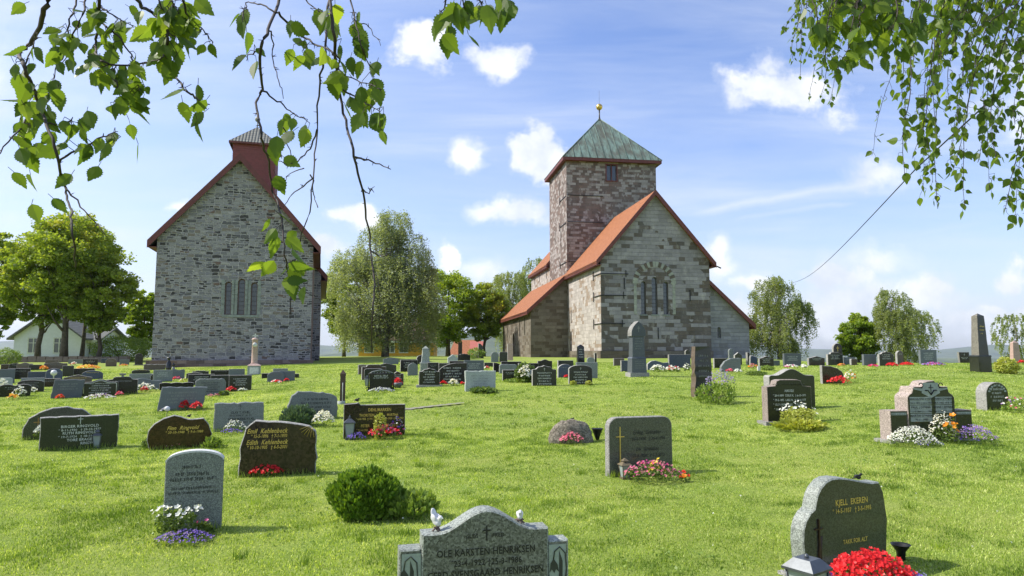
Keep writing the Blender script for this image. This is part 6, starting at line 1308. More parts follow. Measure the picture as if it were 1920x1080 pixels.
FL = [ # px, base, w, h, colours, label, n, size, leafn, leaf, options
 (1632, 1092, 158, 100, ['red'], 'big mound of bright red begonias before the lobed gravestone', 470, .036, 900, .05, dict(dist=4.55, dome=.62)),
 (1545, 1100, 56, 78, ['purple'], 'blue-purple lobelia between lantern and red begonias', 170, .016, 300, .03, dict(dist=4.5)),
 (1722, 1100, 85, 70, ['purple', 'lav'], 'blue-purple lobelia at the right foot of the red begonias', 260, .016, 400, .03, dict(dist=4.5)),
 (497, 893, 66, 22, ['red'], 'two clumps of red begonias before the brown-black gravestone with gold script', 190, .036, 220, .04, {}),
 (536, 889, 38, 22, ['red'], 'right clump of red begonias before the brown-black gravestone with gold script', 110, .036, 140, .04, {}),
 (1225, 902, 110, 36, ['pink', 'mauve', 'magenta'], 'pink and mauve mixed flowers before the gravestone with the gold cross', 190, .03, 500, .045, {}),
 (1232, 896, 26, 34, ['orange', 'yellow'], 'orange and yellow marigolds among the pink flowers', 16, .06, 120, .05, {}),
 (1284, 904, 20, 18, ['red', 'orange'], 'small red-orange flowers at the right end of the pink bed', 12, .05, 80, .04, {}),
 (1072, 834, 46, 22, ['pink'], 'salmon-pink flowers before the low boulder', 110, .035, 160, .035, {}),
 (345, 1020, 105, 22, ['purple', 'purple', 'lilac'], 'low row of blue-purple lobelia at the foot of the tall speckled gravestone', 330, .015, 420, .03, {}),
 (328, 1012, 72, 62, ['white'], 'white daisies on leggy stems left of the tall speckled gravestone', 26, .045, 700, .04, dict(spread=1.25, stems=True, dome=.35)),
 (380, 1004, 40, 30, ['magenta', 'white'], 'small leafy plant with a single magenta bloom at the tall speckled gravestone', 3, .05, 260, .045, {}),
 (440, 810, 40, 22, ['white'], 'white flowers before the grey rough-edged gravestone', 60, .035, 130, .04, {}),
 (434, 813, 40, 9, ['purple'], 'purple flowers before the grey rough-edged gravestone', 80, .025, 100, .03, {}),
 (606, 801, 42, 30, ['white', 'cream'], 'round ball of white blooms right of the juniper', 190, .04, 160, .04, {}),
 (720, 824, 66, 24, ['red', 'red', 'magenta'], 'red flowers before the wide brown-black gravestone', 120, .045, 200, .04, {}),
 (742, 818, 34, 34, ['lilac', 'white', 'purple', 'pink'], 'mixed lilac and white flowers at the right end of the wide brown-black gravestone', 90, .035, 180, .04, {}),
 (668, 826, 34, 15, ['purple'], 'purple flowers by the blue-grey lantern', 80, .028, 120, .03, {}),
 (345, 770, 20, 18, ['red'], 'left red flower clump before the big slate gravestone', 60, .06, 60, .05, {}),
 (368, 770, 22, 16, ['red'], 'right red flower clump before the big slate gravestone', 60, .06, 60, .05, {}),
 (309, 773, 18, 8, ['purple', 'white'], 'purple flowers at the left foot of the big slate gravestone', 50, .035, 60, .04, {}),
 (128, 838, 60, 22, ['pink', 'white'], 'sprawling pink-white flowers before the gravestone with four names', 30, .035, 260, .05, {}),
 (78, 824, 30, 26, ['silver'], 'silvery-leaved plant before the dark domed gravestone', 60, .06, 100, .05, {}),
 (318, 841, 50, 16, ['mauve', 'pink'], 'faded pink heather before the red-brown humped gravestone', 100, .025, 260, .035, {}),
 (1710, 838, 86, 36, ['white'], 'large cushion of small white flowers before the wide family gravestone', 520, .022, 700, .03, {}),
 (1768, 832, 50, 56, ['white', 'cream'], 'taller white flowers in the middle before the wide family gravestone', 200, .025, 420, .04, {}),
 (1828, 834, 80, 34, ['lilac', 'purple', 'lilac'], 'lilac flower cushion at the right end of the wide family gravestone', 380, .024, 500, .03, {}),
 (1787, 835, 24, 64, ['orange'], 'two bright orange blooms before the wide family gravestone', 7, .085, 80, .06, {}),
 (1742, 838, 50, 14, ['purple', 'white', 'white'], 'blue and white flowers low in front of the wide family gravestone', 160, .02, 150, .03, {}),
 (1497, 802, 68, 46, ['white'], 'bush of white daisies before the dark green gravestone with names', 46, .05, 900, .06, dict(fol=L_YEL, dome=.5)),
 (1908, 776, 56, 34, ['lilac', 'white', 'pink'], 'light green plant with pale pink flowers at the right edge', 34, .05, 420, .06, dict(fol=L_HEDGE)),
 (1573, 722, 42, 16, ['red'], 'red flowers before the reddish-brown sloping gravestone', 90, .07, 90, .05, {}),
 (1594, 718, 22, 24, ['white', 'white', 'orange'], 'white and orange flowers right of the reddish-brown sloping gravestone', 40, .07, 90, .06, {}),
 (24, 750, 22, 10, ['yellow', 'orange'], 'yellow and orange flowers at the far left heart-topped gravestone', 22, .08, 60, .05, {}),
 (36, 748, 26, 22, ['white'], 'white daisies before the far left heart-topped gravestone', 40, .06, 120, .06, {}),
 (57, 738, 24, 12, ['white'], 'white flowers before the dark arched gravestone at far left', 40, .07, 60, .06, {}),
 (4, 735, 22, 24, ['white', 'cream'], 'white blossoms at the left edge of the picture', 60, .06, 120, .06, {}),
 (112, 749, 14, 9, ['red', 'orange'], 'red-orange flowers before the tilted slate gravestone', 30, .07, 30, .05, {}),
 (187, 750, 56, 11, ['white', 'lilac', 'white'], 'white and lilac flowers before the dark green engraved gravestone', 90, .06, 120, .06, {}),
 (224, 743, 14, 8, ['pink', 'red'], 'pink flowers at the foot of the large black shouldered gravestone', 26, .07, 30, .05, {}),
 (272, 735, 44, 16, ['white'], 'white daisies before the grey wavy gravestone', 80, .06, 130, .06, {}),
 (270, 736, 14, 11, ['red'], 'red flowers among daisies before the grey wavy gravestone', 30, .07, 30, .05, {}),
 (331, 713, 14, 7, ['red', 'magenta'], 'red flowers before the narrow notched slate gravestone', 30, .08, 20, .06, {}),
 (347, 719, 22, 12, ['cream'], 'pale flowering plant beside the notched slate gravestone', 14, .07, 120, .08, dict(fol=L_YEL)),
 (433, 734, 16, 7, ['red'], 'red flowers before the dark green pair of gravestones', 30, .08, 20, .06, {}),
 (455, 734, 16, 6, ['silver'], 'silvery plant before the right dark green gravestone', 30, .06, 20, .06, {}),
 (401, 744, 28, 5, ['mauve', 'pink'], 'low pinkish flowers before the grey gravestone with rows of text', 30, .05, 40, .05, {}),
 (165, 693, 42, 8, ['orange', 'orange', 'yellow'], 'long bed of orange marigolds behind the wide low black gravestone', 130, .13, 40, .1, {}),
 (81, 694, 15, 7, ['orange'], 'short bed of orange marigolds at the far left', 50, .13, 20, .1, {}),
 (138, 686, 12, 7, ['white', 'red'], 'white and red flowers behind the marigold bed', 26, .12, 30, .1, {}),
 (232, 687, 16, 4, ['yellow', 'red'], 'yellow and red flowers before the hedge bush', 26, .1, 20, .1, {}),
 (518, 718, 18, 5, ['red', 'white', 'red'], 'red and white flowers before the blue-grey arched gravestone of the isolated group', 40, .08, 20, .06, {}),
 (537, 716, 8, 6, ['red'], 'single red flower clump before the slate gravestone of the isolated group', 16, .08, 12, .06, {}),
 (746, 725, 16, 15, ['red'], 'red flowers spilling from a grey bowl', 60, .07, 30, .06, {}),
 (716, 736, 48, 9, ['silver', 'lav', 'white'], 'grey-lilac edging plants before the iron-framed gravestone', 90, .05, 120, .05, {}),
 (850, 724, 18, 12, ['white', 'cream'], 'white flowers before the large black half-arched gravestone', 50, .07, 50, .06, {}),
 (831, 723, 12, 8, ['red'], 'red flowers left of the white ones before the half-arched gravestone', 22, .07, 30, .06, {}),
 (868, 722, 8, 6, ['red'], 'red flowers right of the white ones before the half-arched gravestone', 18, .07, 20, .06, {}),
 (912, 692, 10, 5, ['red', 'white'], 'small red and white flowers behind the pale grey-green gravestone', 24, .09, 20, .08, {}),
 (1062, 709, 7, 5, ['red'], 'red flower before the blue round-topped gravestone', 20, .08, 10, .06, {}),
 (1234, 698, 30, 14, ['white'], 'white flowers beside the gothic monument', 90, .07, 200, .08, {}),
 (1262, 698, 30, 12, ['white', 'white', 'red'], 'white flowers before the wide blue gravestone', 70, .07, 170, .08, {}),
 (1288, 697, 14, 16, ['white'], 'white flowers left of the rough dark pillar', 30, .07, 90, .08, {}),
 (1368, 699, 14, 7, ['red', 'pink'], 'red-pink flowers before the grey sloping gravestone', 34, .08, 20, .06, {}),
 (1384, 699, 14, 7, ['white', 'silver'], 'white flowers before the grey sloping gravestone', 34, .07, 20, .06, {}),
 (1412, 692, 18, 9, ['mauve', 'orange'], 'orange-brown flowers under the dark uneven gravestone', 34, .09, 30, .08, {}),
 (1484, 690, 28, 6, ['white', 'magenta'], 'white flowers before the pale slate gravestone', 40, .09, 40, .08, {}),
 (1507, 690, 10, 6, ['white'], 'white flowers right of the pale slate gravestone', 20, .1, 20, .08, {}),
 (1578, 687, 14, 5, ['orange', 'mauve'], 'orange flowers before the stepped green gravestone on the ridge', 24, .08, 20, .06, {}),
 (1637, 688, 20, 4, ['magenta', 'red'], 'dark red flowers before the slate gravestone on the ridge', 30, .09, 20, .07, {}),
 (1672, 688, 22, 7, ['red'], 'bright red flowers before the dark gravestone on the ridge', 60, .1, 24, .08, {}),
 (1700, 685, 22, 5, ['red'], 'flat patch of red flowers left of the wide slate gravestone', 60, .1, 24, .08, {}),
 (1752, 686, 42, 6, ['lilac', 'purple', 'magenta'], 'purple flowers before the wide slate gravestone', 90, .09, 60, .08, {}),
 (1915, 683, 14, 7, ['red'], 'red flowers before the pink obelisk', 34, .11, 20, .08, {}),
]
for i, (px, b, w_, h_, cols, lab, n, sz, ln, lf, op) in enumerate(FL): flowers(px, b, w_, h_, cols, lab, 100 + i, n, sz, ln, lf, **op)
m = MB(); c = ground_at(746, 727); k = c.y / F; r = empty('flower_bowl', c, 0, 'grey bowl planter under red flowers', 'planter'); m.lathe([(4 * k, -.02), (8 * k, 5 * k), (8.4 * k, 9 * k), (7.4 * k, 9 * k), (5 * k, 4 * k)], (0, 0, 0), 14); m.build('bowl', G['slate'], r)
# shrubs among the graves
shrub(686, 972, 118, 84, 'dense round green thuja bush in the middle foreground', 31, L_THUJA, .05, 9000, 'thuja_bush', 'bush', upright=True)
shrub(770, 972, 92, 44, 'straggly weeds and grass right of the thuja bush', 32, L_HEDGE, .06, 900, 'weed_clump', 'weeds', upright=True)
shrub(560, 800, 58, 36, 'low blue-green juniper before the grey boulder-shaped gravestone', 33, L_BLUE, .06, 3500, 'juniper_bush', 'bush', upright=True)
shrub(1342, 757, 72, 36, 'lavender and green bush at the foot of the rough dark pillar', 34, L_HEDGE, .08, 750, 'lavender_bush', 'bush', upright=True)
flowers(1352, 756, 56, 58, ['lav', 'lilac', 'lav'], 'grey-purple lavender spikes on the bush by the rough dark pillar', 400, 260, .035, 120, .07, dome=.5)
flowers(1320, 748, 12, 14, ['pink'], 'single pink rose at the foot of the rough dark pillar', 401, 8, .06, 40, .06)
shrub(984, 716, 36, 34, 'white-flowering bush beside the small black gravestone', 35, L_PLANT, .11, 1800, 'flowering_bush', 'bush')
flowers(984, 717, 30, 32, ['white', 'silver', 'cream'], 'white blooms covering the bush in the middle group', 402, 110, .07, 0, .06)
shrub(1888, 701, 44, 30, 'yellow-green leafy shrub at the foot of the tall dark obelisk', 36, L_YEL, .1, 1600, 'leafy_shrub', 'shrub')
shrub(712, 825, 24, 50, 'small yellow-leaved bush before the wide brown-black gravestone', 37, L_YEL, .05, 500, 'leafy_shrub', 'shrub')
shrub(906, 736, 50, 9, 'ferny ground plant at the foot of the pale grey-green gravestone', 38, L_PLANT, .14, 500, 'fern', 'fern')
shrub(1418, 704, 38, 8, 'brownish low plant clump beside the solar light', 39, L_PLANT, .08, 600, 'leafy_plant', 'plant')
shrub(1438, 694, 30, 8, 'green ground plant before the black gabled gravestone under the birch', 40, L_HEDGE, .1, 500, 'leafy_plant', 'plant')
shrub(420, 742, 18, 9, 'green tuft between the grey and dark green gravestones', 41, L_PLANT, .08, 400, 'leafy_plant', 'plant')
shrub(1500, 806, 84, 14, 'yellowish grass tuft under the white daisies', 42, L_YEL, .09, 900, 'grass_tuft', 'grass', upright=True)
shrub(278, 842, 24, 18, 'green weeds left of the red-brown humped gravestone', 43, L_PLANT, .06, 350, 'weed_clump', 'weeds')
shrub(398, 842, 28, 18, 'green weeds right of the red-brown humped gravestone', 44, L_HEDGE, .07, 200, 'weed_clump', 'weeds', upright=True)
shrub(970, 716, 50, 6, 'low leaves under the small black gravestone in the middle', 45, L_HEDGE, .1, 300, 'leafy_plant', 'plant')
shrub(1075, 722, 12, 8, 'small leafy plant at the left foot of the dark arched gravestone', 46, L_YEL, .08, 120, 'leafy_plant', 'plant')
shrub(1104, 722, 12, 8, 'small leafy plant at the right foot of the dark arched gravestone', 47, L_YEL, .08, 120, 'leafy_plant', 'plant')
shrub(893, 672, 34, 20, 'pale green bush behind the slate gravestone, near the orange-roofed building', 48, L_HEDGE, .16, 900, 'hedge_bush', 'bush')
# ------------------------------------------------------------------ overhanging birch branches near the camera
def leaf_poly():
    pts = [(0, 0)]; L = [(.06, .16), (.13, .3), (.19, .3), (.22, .4), (.29, .36), (.34, .44), (.4, .37), (.46, .42), (.52, .33), (.58, .36), (.63, .25), (.7, .26), (.75, .15), (.84, .13), (1, 0)]
    right = L; left = [(x, -y) for x, y in reversed(L[:-1])]
    return np.array([(0, 0)] + right + left)
LP = leaf_poly()
def near_branch(label, twigs, leaves, seed, dist, size=.052, rad=.0028, group='birch branches hanging over the graveyard', mat=None, name='birch_branch'):
    """twigs: (pixel polyline, thickness, leaf range from, to, leaves per metre); leaves: single pixel positions"""
    rng = np.random.default_rng(seed); p0 = twigs[0][0][0]; root_p = at(p0[0], p0[1], dist)
    root = empty(name, root_p, 0, label, 'tree branch', group); m = MB(); LV = []; TT = []
    def add_leaf(pos, s=None):
        s = s or size * rng.uniform(.6, 1.2); d = np.array([rng.normal() * .55, rng.normal() * .45, -1 + rng.normal() * .35]); d /= np.linalg.norm(d)
        e = rng.normal(size=3) + np.array([1.4, 0, 0]) * rng.choice([-1, 1]); e -= e @ d * d; e /= np.linalg.norm(e); nn = np.cross(d, e)
        stem = pos + d * s * .28 + np.array([rng.normal(), rng.normal(), 0]) * .003
        m.tube([pos, stem], .0007, 3, cap=False); cup = rng.uniform(-.25, .35); bend = rng.uniform(-.25, .25)
        P = stem + np.outer(LP[:, 0] * s, d) + np.outer(LP[:, 1] * s * .8, e) + np.outer((np.abs(LP[:, 1]) * cup + LP[:, 0] ** 2 * bend) * s, nn)
        mid = stem + np.outer(np.array([0, 1.]) * s, d) + np.outer(np.array([0, bend]) * s, nn); n = len(P)
        t = np.clip(rng.normal(.45, .25), 0, 1)
        half = (n - 1) // 2 + 1
        for i in range(n):       # fan about the midrib
            j = (i + 1) % n; u = LP[i, 0]; mp = stem + d * s * .45 + nn * (bend * .2) * s
            LV.append([P[i], P[j], mp]); TT.append(t + (.06 if i < half else -.06))
    for tw in twigs:
        pts, th, a, b, dens = tw[:5]; dz = tw[5] if len(tw) > 5 else 0
        W_ = [np.array(at(x, y, dist + dz + .12 * math.sin(i * 1.7 + x * .01) * min(1, i))) for i, (x, y) in enumerate(pts)]
        if pts[0][1] < -40: m.tube([Vector(at(pts[0][0] + 30, pts[0][1] - 420, dist + dz)) - root_p, Vector(W_[0]) - root_p], [rad * th * 1.5, rad * th], 5)
        # smooth resample
        Q = []; 
        for i in range(len(W_) - 1):
            p_1 = W_[max(0, i - 1)]; a0 = W_[i]; a1 = W_[i + 1]; a2 = W_[min(len(W_) - 1, i + 2)]
            for k in np.linspace(0, 1, 5, endpoint=False): Q.append(.5 * ((2 * a0) + (-p_1 + a1) * k + (2 * p_1 - 5 * a0 + 4 * a1 - a2) * k * k + (-p_1 + 3 * a0 - 3 * a1 + a2) * k ** 3))
        Q.append(W_[-1]); Q = np.array(Q) + rng.normal(size=(len(Q), 3)) * .0018
        n = len(Q); m.tube([Vector(q) - root_p for q in Q], [rad * th * (1 - .7 * i / n) for i in range(n)], 5)
        seg = np.linalg.norm(np.diff(Q, axis=0), axis=1); L = seg.sum(); cnt = int(L * (b - a) * dens)
        cum = np.concatenate([[0], np.cumsum(seg)]) / L
        for i in range(cnt):
            u = a + (b - a) * rng.random(); p = np.array([np.interp(u, cum, Q[:, q]) for q in range(3)]) - np.array(root_p)
            o = rng.normal(size=3) * .012; o[2] -= abs(rng.normal()) * .006; m.tube([p, p + o], .0009, 3, cap=False); add_leaf(p + o)
        for i in range(int(L * 14)):      # buds and spurs
            u = rng.random(); p = np.array([np.interp(u, cum, Q[:, q]) for q in range(3)]) - np.array(root_p); o = rng.normal(size=3); o *= .011 / np.linalg.norm(o); m.tube([p, p + o], [.0014, .0004], 4)
    for (x, y) in leaves: add_leaf(np.array(at(x, y - 12, dist + rng.uniform(-.08, .08)) - root_p), size * rng.uniform(.9, 1.15))
    m.build('twigs', TWIG, root); fast('leaves', np.array(LV), mat or L_NEAR, root, np.clip(TT, 0, 1)); return root
near_branch('birch branch hanging at the upper left corner with a long curved twig', [
  ([(215, -150), (98, -60), (88, 0), (77, 41), (57, 81), (37, 96), (45, 126), (61, 163), (73, 196), (88, 232), (110, 303), (122, 354), (130, 387), (137, 440), (141, 500)], 2.2, .38, .62, 26),
  ([(110, 303), (150, 277), (192, 257), (222, 245)], 1, .1, 1, 30), ([(73, 196), (61, 212), (24, 257), (-10, 300)], 1.1, .0, 1, 40), ([(122, 354), (160, 395), (200, 440)], .8, 0, .25, 14),
  ([(88, 232), (120, 233), (137, 222)], .8, .2, 1, 30), ([(45, 126), (60, 90), (75, 60)], .8, 0, 1, 10)],
  [(44, 205), (60, 190), (100, 150), (110, 170), (50, 285), (70, 280), (165, 212), (170, 225), (55, 330), (190, 315), (140, 330), (255, 270), (90, 375), (62, 385), (240, 205), (15, 325), (40, 200), (80, 270)], 1, 1.5, .047)
near_branch('leafy birch branch hanging in the upper left between the edge and the left church', [
  ([(205, -150), (185, -40), (185, 0), (183, 61), (179, 90), (196, 118), (253, 120), (302, 114)], 1.8, .3, .95, 45), ([(150, -100), (143, 0), (130, 37), (127, 80), (120, 122)], 1.1, .3, 1, 22), ([(165, -100), (165, -20), (150, 40), (130, 80), (105, 130), (90, 175)], 1.1, .3, 1, 30),
  ([(183, 40), (215, 60), (240, 95), (255, 130), (262, 170)], 1, .1, 1, 38), ([(196, 118), (215, 145), (225, 180), (230, 195)], 1, .1, 1, 40), ([(160, -60), (190, 10), (215, 30), (250, 50)], 1, .3, 1, 30)],
  [(55, 15), (240, 45), (265, 25), (235, 20), (112, 65), (155, 20)], 2, 1.65, .047)
near_branch('birch twig curving down to a cluster of serrated leaves left of the bell turret', [
  ([(225, -150), (240, -50), (257, 0), (285, 24), (310, 45), (314, 81), (316, 114), (334, 151), (352, 172), (371, 187), (392, 196)], 1.8, .35, .55, 40), ([(330, -100), (342, 0), (359, 37), (379, 57), (399, 81)], 1.1, .4, 1, 26), ([(290, -60), (300, 10), (335, 30)], 1, .4, 1, 50), ([(314, 81), (300, 110), (270, 118)], .8, 0, .5, 14), ([(316, 20), (325, 5), (330, -20)], .8, 0, 1, 60)],
  [(372, 158), (340, 190), (366, 225), (392, 215), (394, 190), (359, 170), (340, 80), (296, 60), (300, 95), (322, 70), (375, 32), (355, 45)], 3, 1.5)
near_branch('long nearly bare birch twig over the left church roof, leaf cluster at its end', [
  ([(560, -150), (530, -40), (523, 0), (503, 56), (487, 94), (492, 167), (481, 194), (489, 250), (498, 289), (512, 356), (528, 411), (534, 478), (542, 533), (546, 592)], 1.6, .76, .93, 34),
  ([(503, 56), (509, 67), (512, 111), (523, 150), (531, 183)], .8, 0, 0, 0), ([(492, 170), (526, 194), (548, 211), (570, 222)], .9, .3, .9, 20), ([(487, 94), (470, 102), (462, 110)], .8, 0, 1, 25), ([(520, 25), (490, 10), (462, 5), (455, 40)], .9, .4, 1, 24), ([(531, 240), (545, 290), (550, 305)], .6, 0, 0, 0), ([(540, 515), (565, 540), (600, 560)], .7, 0, 0, 0)],
  [(560, 438), (525, 452), (545, 470), (518, 500), (548, 500), (562, 512), (530, 540), (570, 540), (522, 255), (505, 270), (512, 330), (525, 300), (560, 250), (540, 225)], 4, 1.6, .05)
near_branch('long dark birch twig hanging in front of the sky down past the big birch', [
  ([(640, -150), (622, -40), (620, 0), (628, 67), (631, 139), (645, 211), (662, 278), (678, 356), (692, 444), (700, 533), (698, 600), (697, 660)], 1.7, .2, .42, 26),
  ([(664, 294), (698, 304), (731, 318)], 1.0, 0, 0, 0), ([(573, -60), (573, 0), (614, 25)], 1, .4, 1, 12), ([(523, 22), (564, 67), (603, 89), (631, 106), (642, 139), (687, 156), (714, 167)], 1.1, .1, .9, 18), ([(650, -80), (659, 0), (667, 50), (687, 111), (703, 150)], 1, .3, 1, 26), ([(645, 170), (680, 190), (712, 208)], .9, .1, 1, 26), ([(678, 356), (690, 362), (700, 350)], .7, 0, 0, 0), ([(667, 40), (690, 50), (715, 85)], .6, 0, 0, 0), ([(695, 470), (715, 480), (735, 472)], .8, 0, 0, 0)],
  [(578, 110), (545, 40), (620, 115), (655, 190), (636, 195), (660, 110), (710, 120), (700, 160), (718, 215), (675, 205), (685, 215), (668, 70), (536, 55)], 5, 1.6, .05)
near_branch('forked bare birch twig beside the long dark one', [
  ([(640, -150), (620, -20), (614, 39), (609, 100), (598, 167), (595, 244), (587, 322), (578, 411), (553, 472)], 1.4, .1, .3, 12), ([(595, 244), (581, 278), (553, 306), (534, 306), (520, 300)], .9, 0, 0, 0), ([(587, 333), (553, 361), (531, 389)], .8, 0, 0, 0), ([(583, 330), (590, 370), (597, 390)], .7, 0, 0, 0), ([(570, 315), (545, 325), (530, 340)], .6, 0, 0, 0)], [], 6, 1.75)
near_branch('small tip of a birch branch at the top edge left of the centre', [
  ([(870, -150), (850, -50), (838, 0), (828, 25)], 1.2, .6, 1, 30), ([(880, -100), (890, -20), (905, 10)], 1.2, .5, 1, 40), ([(900, -80), (930, -30), (955, -5)], 1, .4, 1, 40), ([(860, -60), (868, 0), (878, 25)], 1, .5, 1, 40)],
  [(820, 65), (842, 62), (876, 68), (845, 30), (900, 28), (860, 20), (955, 8), (935, 2), (885, 15)], 7, 1.45)
# right-hand mass: many drooping twigs
rr = random.Random(12)
def droop(x0, y0, x1, y1, bow=30, n=6):
    return [(x0 + (x1 - x0) * k + bow * math.sin(math.pi * k) * (1 if x1 < x0 else -1) * -.5 + rr.uniform(-6, 6), y0 + (y1 - y0) * (k ** 1.15) + rr.uniform(-5, 5)) for k in [i / n for i in range(n + 1)]]
tw = []
ends = [(1640, 287), (1700, 330), (1712, 300), (1735, 360), (1760, 395), (1745, 340), (1790, 330), (1805, 385), (1830, 300), (1850, 360), (1868, 250), (1880, 400), (1900, 415), (1915, 330), (1925, 405), (1690, 190), (1720, 230), (1755, 270), (1700, 270), (1775, 200), (1800, 250), (1840, 210), (1900, 230), (1930, 280), (1810, 170), (1740, 180), (1780, 300), (1860, 300), (1720, 150), (1760, 120), (1830, 130), (1880, 170), (1920, 180)]
for (ex, ey) in ends: sx = ex + rr.uniform(60, 260); tw.append((droop(sx, rr.uniform(-160, -20), ex, ey, 60), rr.uniform(.7, 1.2), .3, 1, 33, rr.uniform(-.35, .5)))
near_branch('large leafy birch branch hanging down the right edge', tw, [], 21, 2.9, .043, .0032)
tw = [(droop(ex + rr.uniform(20, 150), rr.uniform(-160, -50), ex, ey, 30), 1, .4, 1, 46, rr.uniform(-.1, .3)) for ex, ey in [(1745, 60), (1790, 80), (1840, 60), (1880, 90), (1915, 110), (1710, 40), (1800, 20), (1860, 30), (1770, 100)]]
near_branch('dense birch foliage along the top right corner', tw, [], 22, 2.6, .043, .003)
tw = [(droop(ex + rr.uniform(10, 110), rr.uniform(-150, -60), ex, ey, 20), 1, .4, 1, 42, rr.uniform(-.1, .2)) for ex, ey in [(1530, 70), (1545, 110), (1560, 60), (1575, 125), (1592, 90), (1615, 110), (1640, 60), (1665, 100), (1660, 95), (1600, 40), (1630, 90), (1700, 75)]]
near_branch('birch branch tip with large leaves at the top, left of the right-hand foliage', tw, [], 23, 2.0, .05, .0028)
tw = [(droop(ex + rr.uniform(-10, 90), rr.uniform(-150, -50), ex, ey, 10), 1, .3, 1, 30, rr.uniform(-.5, .6)) for ex, ey in [(1475, 60), (1482, 110), (1500, 150), (1520, 185), (1545, 175), (1555, 195), (1535, 140), (1560, 140), (1490, 90), (1510, 110), (1575, 60), (1600, 50), (1620, 90), (1650, 60), (1520, 60), (1680, 60), (1550, 100), (1540, 40), (1500, 30), (1590, 110)]]
near_branch('fine birch spray with tiny leaves farther back at the top right', tw, [], 24, 6.5, .055, .005)
# cable
pA, pB = at(1716, 318, 13), at(1486, 530, 60); m = MB(); ext = pA + (pA - pB) * .12
m.tube([ext] + [pA.lerp(pB, i / 12) + Vector((0, 0, -.5 * math.sin(math.pi * i / 12))) for i in range(13)], .012, 5); tag(m.build('overhead_cable', IRON, None), 'thin dark cable running from the right-hand foliage down to the weeping birch', 'cable')
# ------------------------------------------------------------------ grass
rng = np.random.default_rng(5)
def vnoise(x, y, sc, seed):
    g = np.random.default_rng(seed).random((64, 64)); u = x / sc + 500; v = y / sc + 500; i = np.floor(u).astype(int); j = np.floor(v).astype(int); fu = u - i; fv = v - j
    fu = fu * fu * (3 - 2 * fu); fv = fv * fv * (3 - 2 * fv); i %= 64; j %= 64; i2 = (i + 1) % 64; j2 = (j + 1) % 64
    return (g[i, j] * (1 - fu) + g[i2, j] * fu) * (1 - fv) + (g[i, j2] * (1 - fu) + g[i2, j2] * fu) * fv
def blades(y0, y1, dens, hgt, wid, seed):
    rng = np.random.default_rng(seed); area_n = int(dens * 1.0 * (y1 ** 2 - y0 ** 2)); y = np.sqrt(rng.uniform(y0 ** 2, y1 ** 2, area_n)); x = rng.uniform(-1, 1, area_n) * y
    cell = np.sin(x * 3.1 + np.sin(y * 2.3) * 1.3) * np.sin(y * 2.7 + np.sin(x * 1.9) * 1.7)
    patch = .5 + .5 * np.sin(x * .9 + 1.7 * np.sin(y * .5)) * np.sin(y * .8 + 1.3 * np.sin(x * .6))
    n1 = vnoise(x, y, .22, 1); n2 = vnoise(x, y, .75, 2); n3 = vnoise(x, y, 2.6, 3); mixn = .4 * n1 + .35 * n2 + .25 * n3
    h = hgt * .85 * rng.uniform(.45, 1.2, area_n) * (.55 + 1.5 * mixn ** 1.5 + .2 * cell) ; ang = rng.uniform(0, 2 * np.pi, area_n); lean = rng.normal(0, .55, area_n) * h; la = rng.uniform(0, 2 * np.pi, area_n)
    w = wid * rng.uniform(.6, 1.3, area_n); z = gh(x, y) - .004 + np.clip(1 - (np.hypot(x, y) - 40) / 40, 0, 1) * .018 * np.sin(x * 1.7 + y * .6) * np.sin(y * 1.3 - x * .4)
    dx, dy = np.cos(ang) * w, np.sin(ang) * w
    V = np.stack([np.stack([x - dx, y - dy, z], 1), np.stack([x + dx, y + dy, z], 1), np.stack([x + np.cos(la) * lean, y + np.sin(la) * lean, z + h], 1)], 1)
    t = np.clip(rng.normal(.42, .28, area_n) + .2 * (patch - .5) - .75 * (n1 - .5) * (n2 > .4) - .3 * (n2 - .5) + .35 * (n3 - .5) + (rng.random(area_n) < .05) * .4, 0, 1)
    ok = np.ones(area_n, bool)
    px, py = PATH_PTS[:, 0], PATH_PTS[:, 1]
    if y1 > px.min(): pass
    cx = np.interp(x, PATH_PTS[::2, 0], (PATH_PTS[::2, 1] + PATH_PTS[1::2, 1]) / 2, left=-99, right=-99); ok &= np.abs(y - cx) > .3
    return V[ok], t[ok]
VV = []; TT = []
for a in ((4.2, 8, 5200, .028, .0045, 1), (8, 14, 2400, .03, .006, 2), (14, 24, 800, .033, .009, 3), (24, 40, 220, .038, .015, 4)):
    v, t = blades(*a); VV.append(v); TT.append(t)
go = fast('grass', np.concatenate(VV), GR1, None, np.concatenate(TT)); tag(go, 'short sunlit green lawn grass between the graves', 'grass', kind='stuff')
# broad-leaved weeds and clover in the lawn
n = 5000; y = np.sqrt(rng.uniform(4.5 ** 2, 17 ** 2, n)); x = rng.uniform(-.8, .8, n) * y; kk = np.array([noise.noise(Vector((a * .8, b * .8, 3))) for a, b in zip(x, y)]) > .12
x, y = x[kk], y[kk]; C_ = np.stack([x, y, gh(x, y) + .028], 1); C_ = np.repeat(C_, 4, 0) + rng.normal(size=(len(x) * 4, 3)) * [.02, .02, .006]
wo_ = fast('clover', leafquads(C_, .026, rng, aspect=.9), L_HEDGE, None, rng.random(len(C_))); tag(wo_, 'low clover and broad-leaved weeds scattered through the lawn', 'clover', kind='stuff')
n = 260; ty_ = np.sqrt(rng.uniform(4.6 ** 2, 20 ** 2, n)); tx_ = rng.uniform(-.8, .8, n) * ty_; tx = np.repeat(tx_, 34) + rng.normal(0, .035, n * 34); ty = np.repeat(ty_, 34) + rng.normal(0, .035, n * 34)
hh = rng.uniform(.04, .095, n * 34); aa = rng.uniform(0, 6.28, n * 34); ll = rng.normal(0, .6, n * 34) * hh; zz = gh(tx, ty)
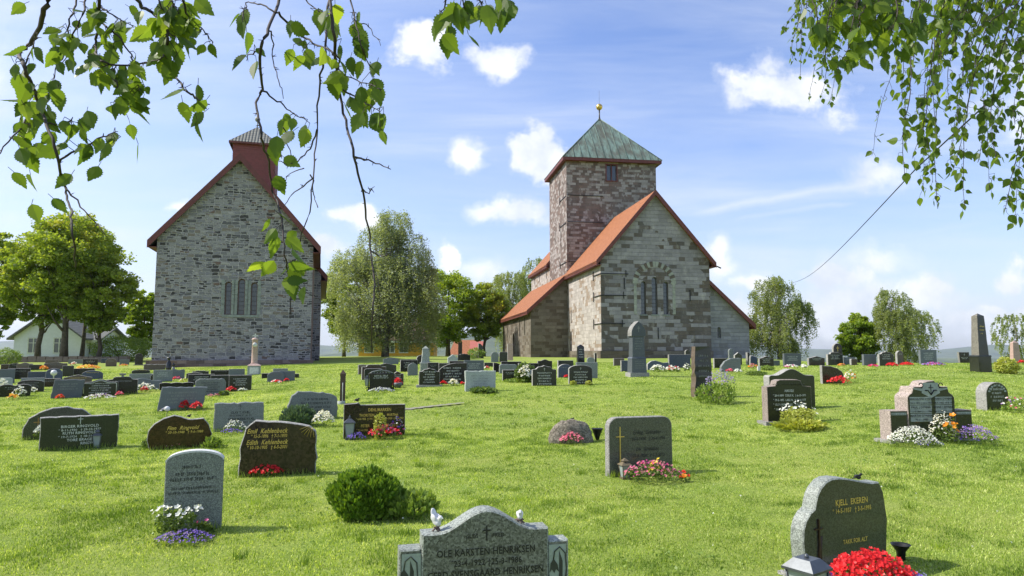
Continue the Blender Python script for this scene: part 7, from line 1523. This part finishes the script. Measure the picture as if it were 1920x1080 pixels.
tag(fast('grass_tufts', np.stack([np.stack([tx - .004, ty, zz], 1), np.stack([tx + .004, ty + .002, zz], 1), np.stack([tx + np.cos(aa) * ll, ty + np.sin(aa) * ll, zz + hh], 1)], 1), GR1, None, np.repeat(rng.uniform(0, .6, n), 34)), 'coarser darker grass tufts dotted over the lawn', 'grass', kind='stuff')
n = 500; y = np.sqrt(rng.uniform(5 ** 2, 26 ** 2, n)); x = rng.uniform(-.8, .8, n) * y; C_ = np.stack([x, y, gh(x, y) + .045], 1)
tag(fast('lawn_daisies', leafquads(C_, .018, rng, aspect=1), BL['white'], None, rng.random(n)), 'tiny white flowers dotted over the lawn', 'daisies', kind='stuff')
# longer tufts round the feet of the stones
V = []; TT = []
for k_, (r_, c, yw, W_, H_) in list(STONE_INFO.items()) + [('k', (kj, c2, yw2, Wk, Hk)), ('m', (mon, mon.location, R(8), 1.5, .9))]:
    nn = int(260 * W_); u = rng.uniform(-.55, .55, nn) * W_; vv = np.where(rng.random(nn) < .6, -.03, .2) + rng.normal(0, .025, nn)
    x = c.x + u * math.cos(yw) - vv * math.sin(yw); y = c.y + u * math.sin(yw) + vv * math.cos(yw); z = gh(x, y); h = rng.uniform(.04, .11, nn); a = rng.uniform(0, 6.28, nn); l = rng.normal(0, .35, nn) * h
    V.append(np.stack([np.stack([x - .004, y, z], 1), np.stack([x + .004, y + .002, z], 1), np.stack([x + np.cos(a) * l, y + np.sin(a) * l, z + h], 1)], 1)); TT.append(rng.uniform(.1, .8, nn))
tag(fast('grass_fringe', np.concatenate(V), GR1, None, np.concatenate(TT)), 'longer uncut grass at the feet of the nearer gravestones', 'grass', kind='stuff')
# ------------------------------------------------------------------ air
hz_m, hz = newmat('haze_air'); vol = hz.add('ShaderNodeVolumePrincipled', None, Density=.5 / 9000); vol.inputs['Color'].default_value = (.75, .85, 1, 1); vol.inputs['Anisotropy'].default_value = .2
ho = hz.add('ShaderNodeOutputMaterial'); hz.l.new(vol.outputs[0], ho.inputs['Volume'])
m = MB(); m.box(-12500, 12500, -320, 12500, -200, 460); hb_ = m.build('haze', hz_m); hb_['kind'] = 'stuff'
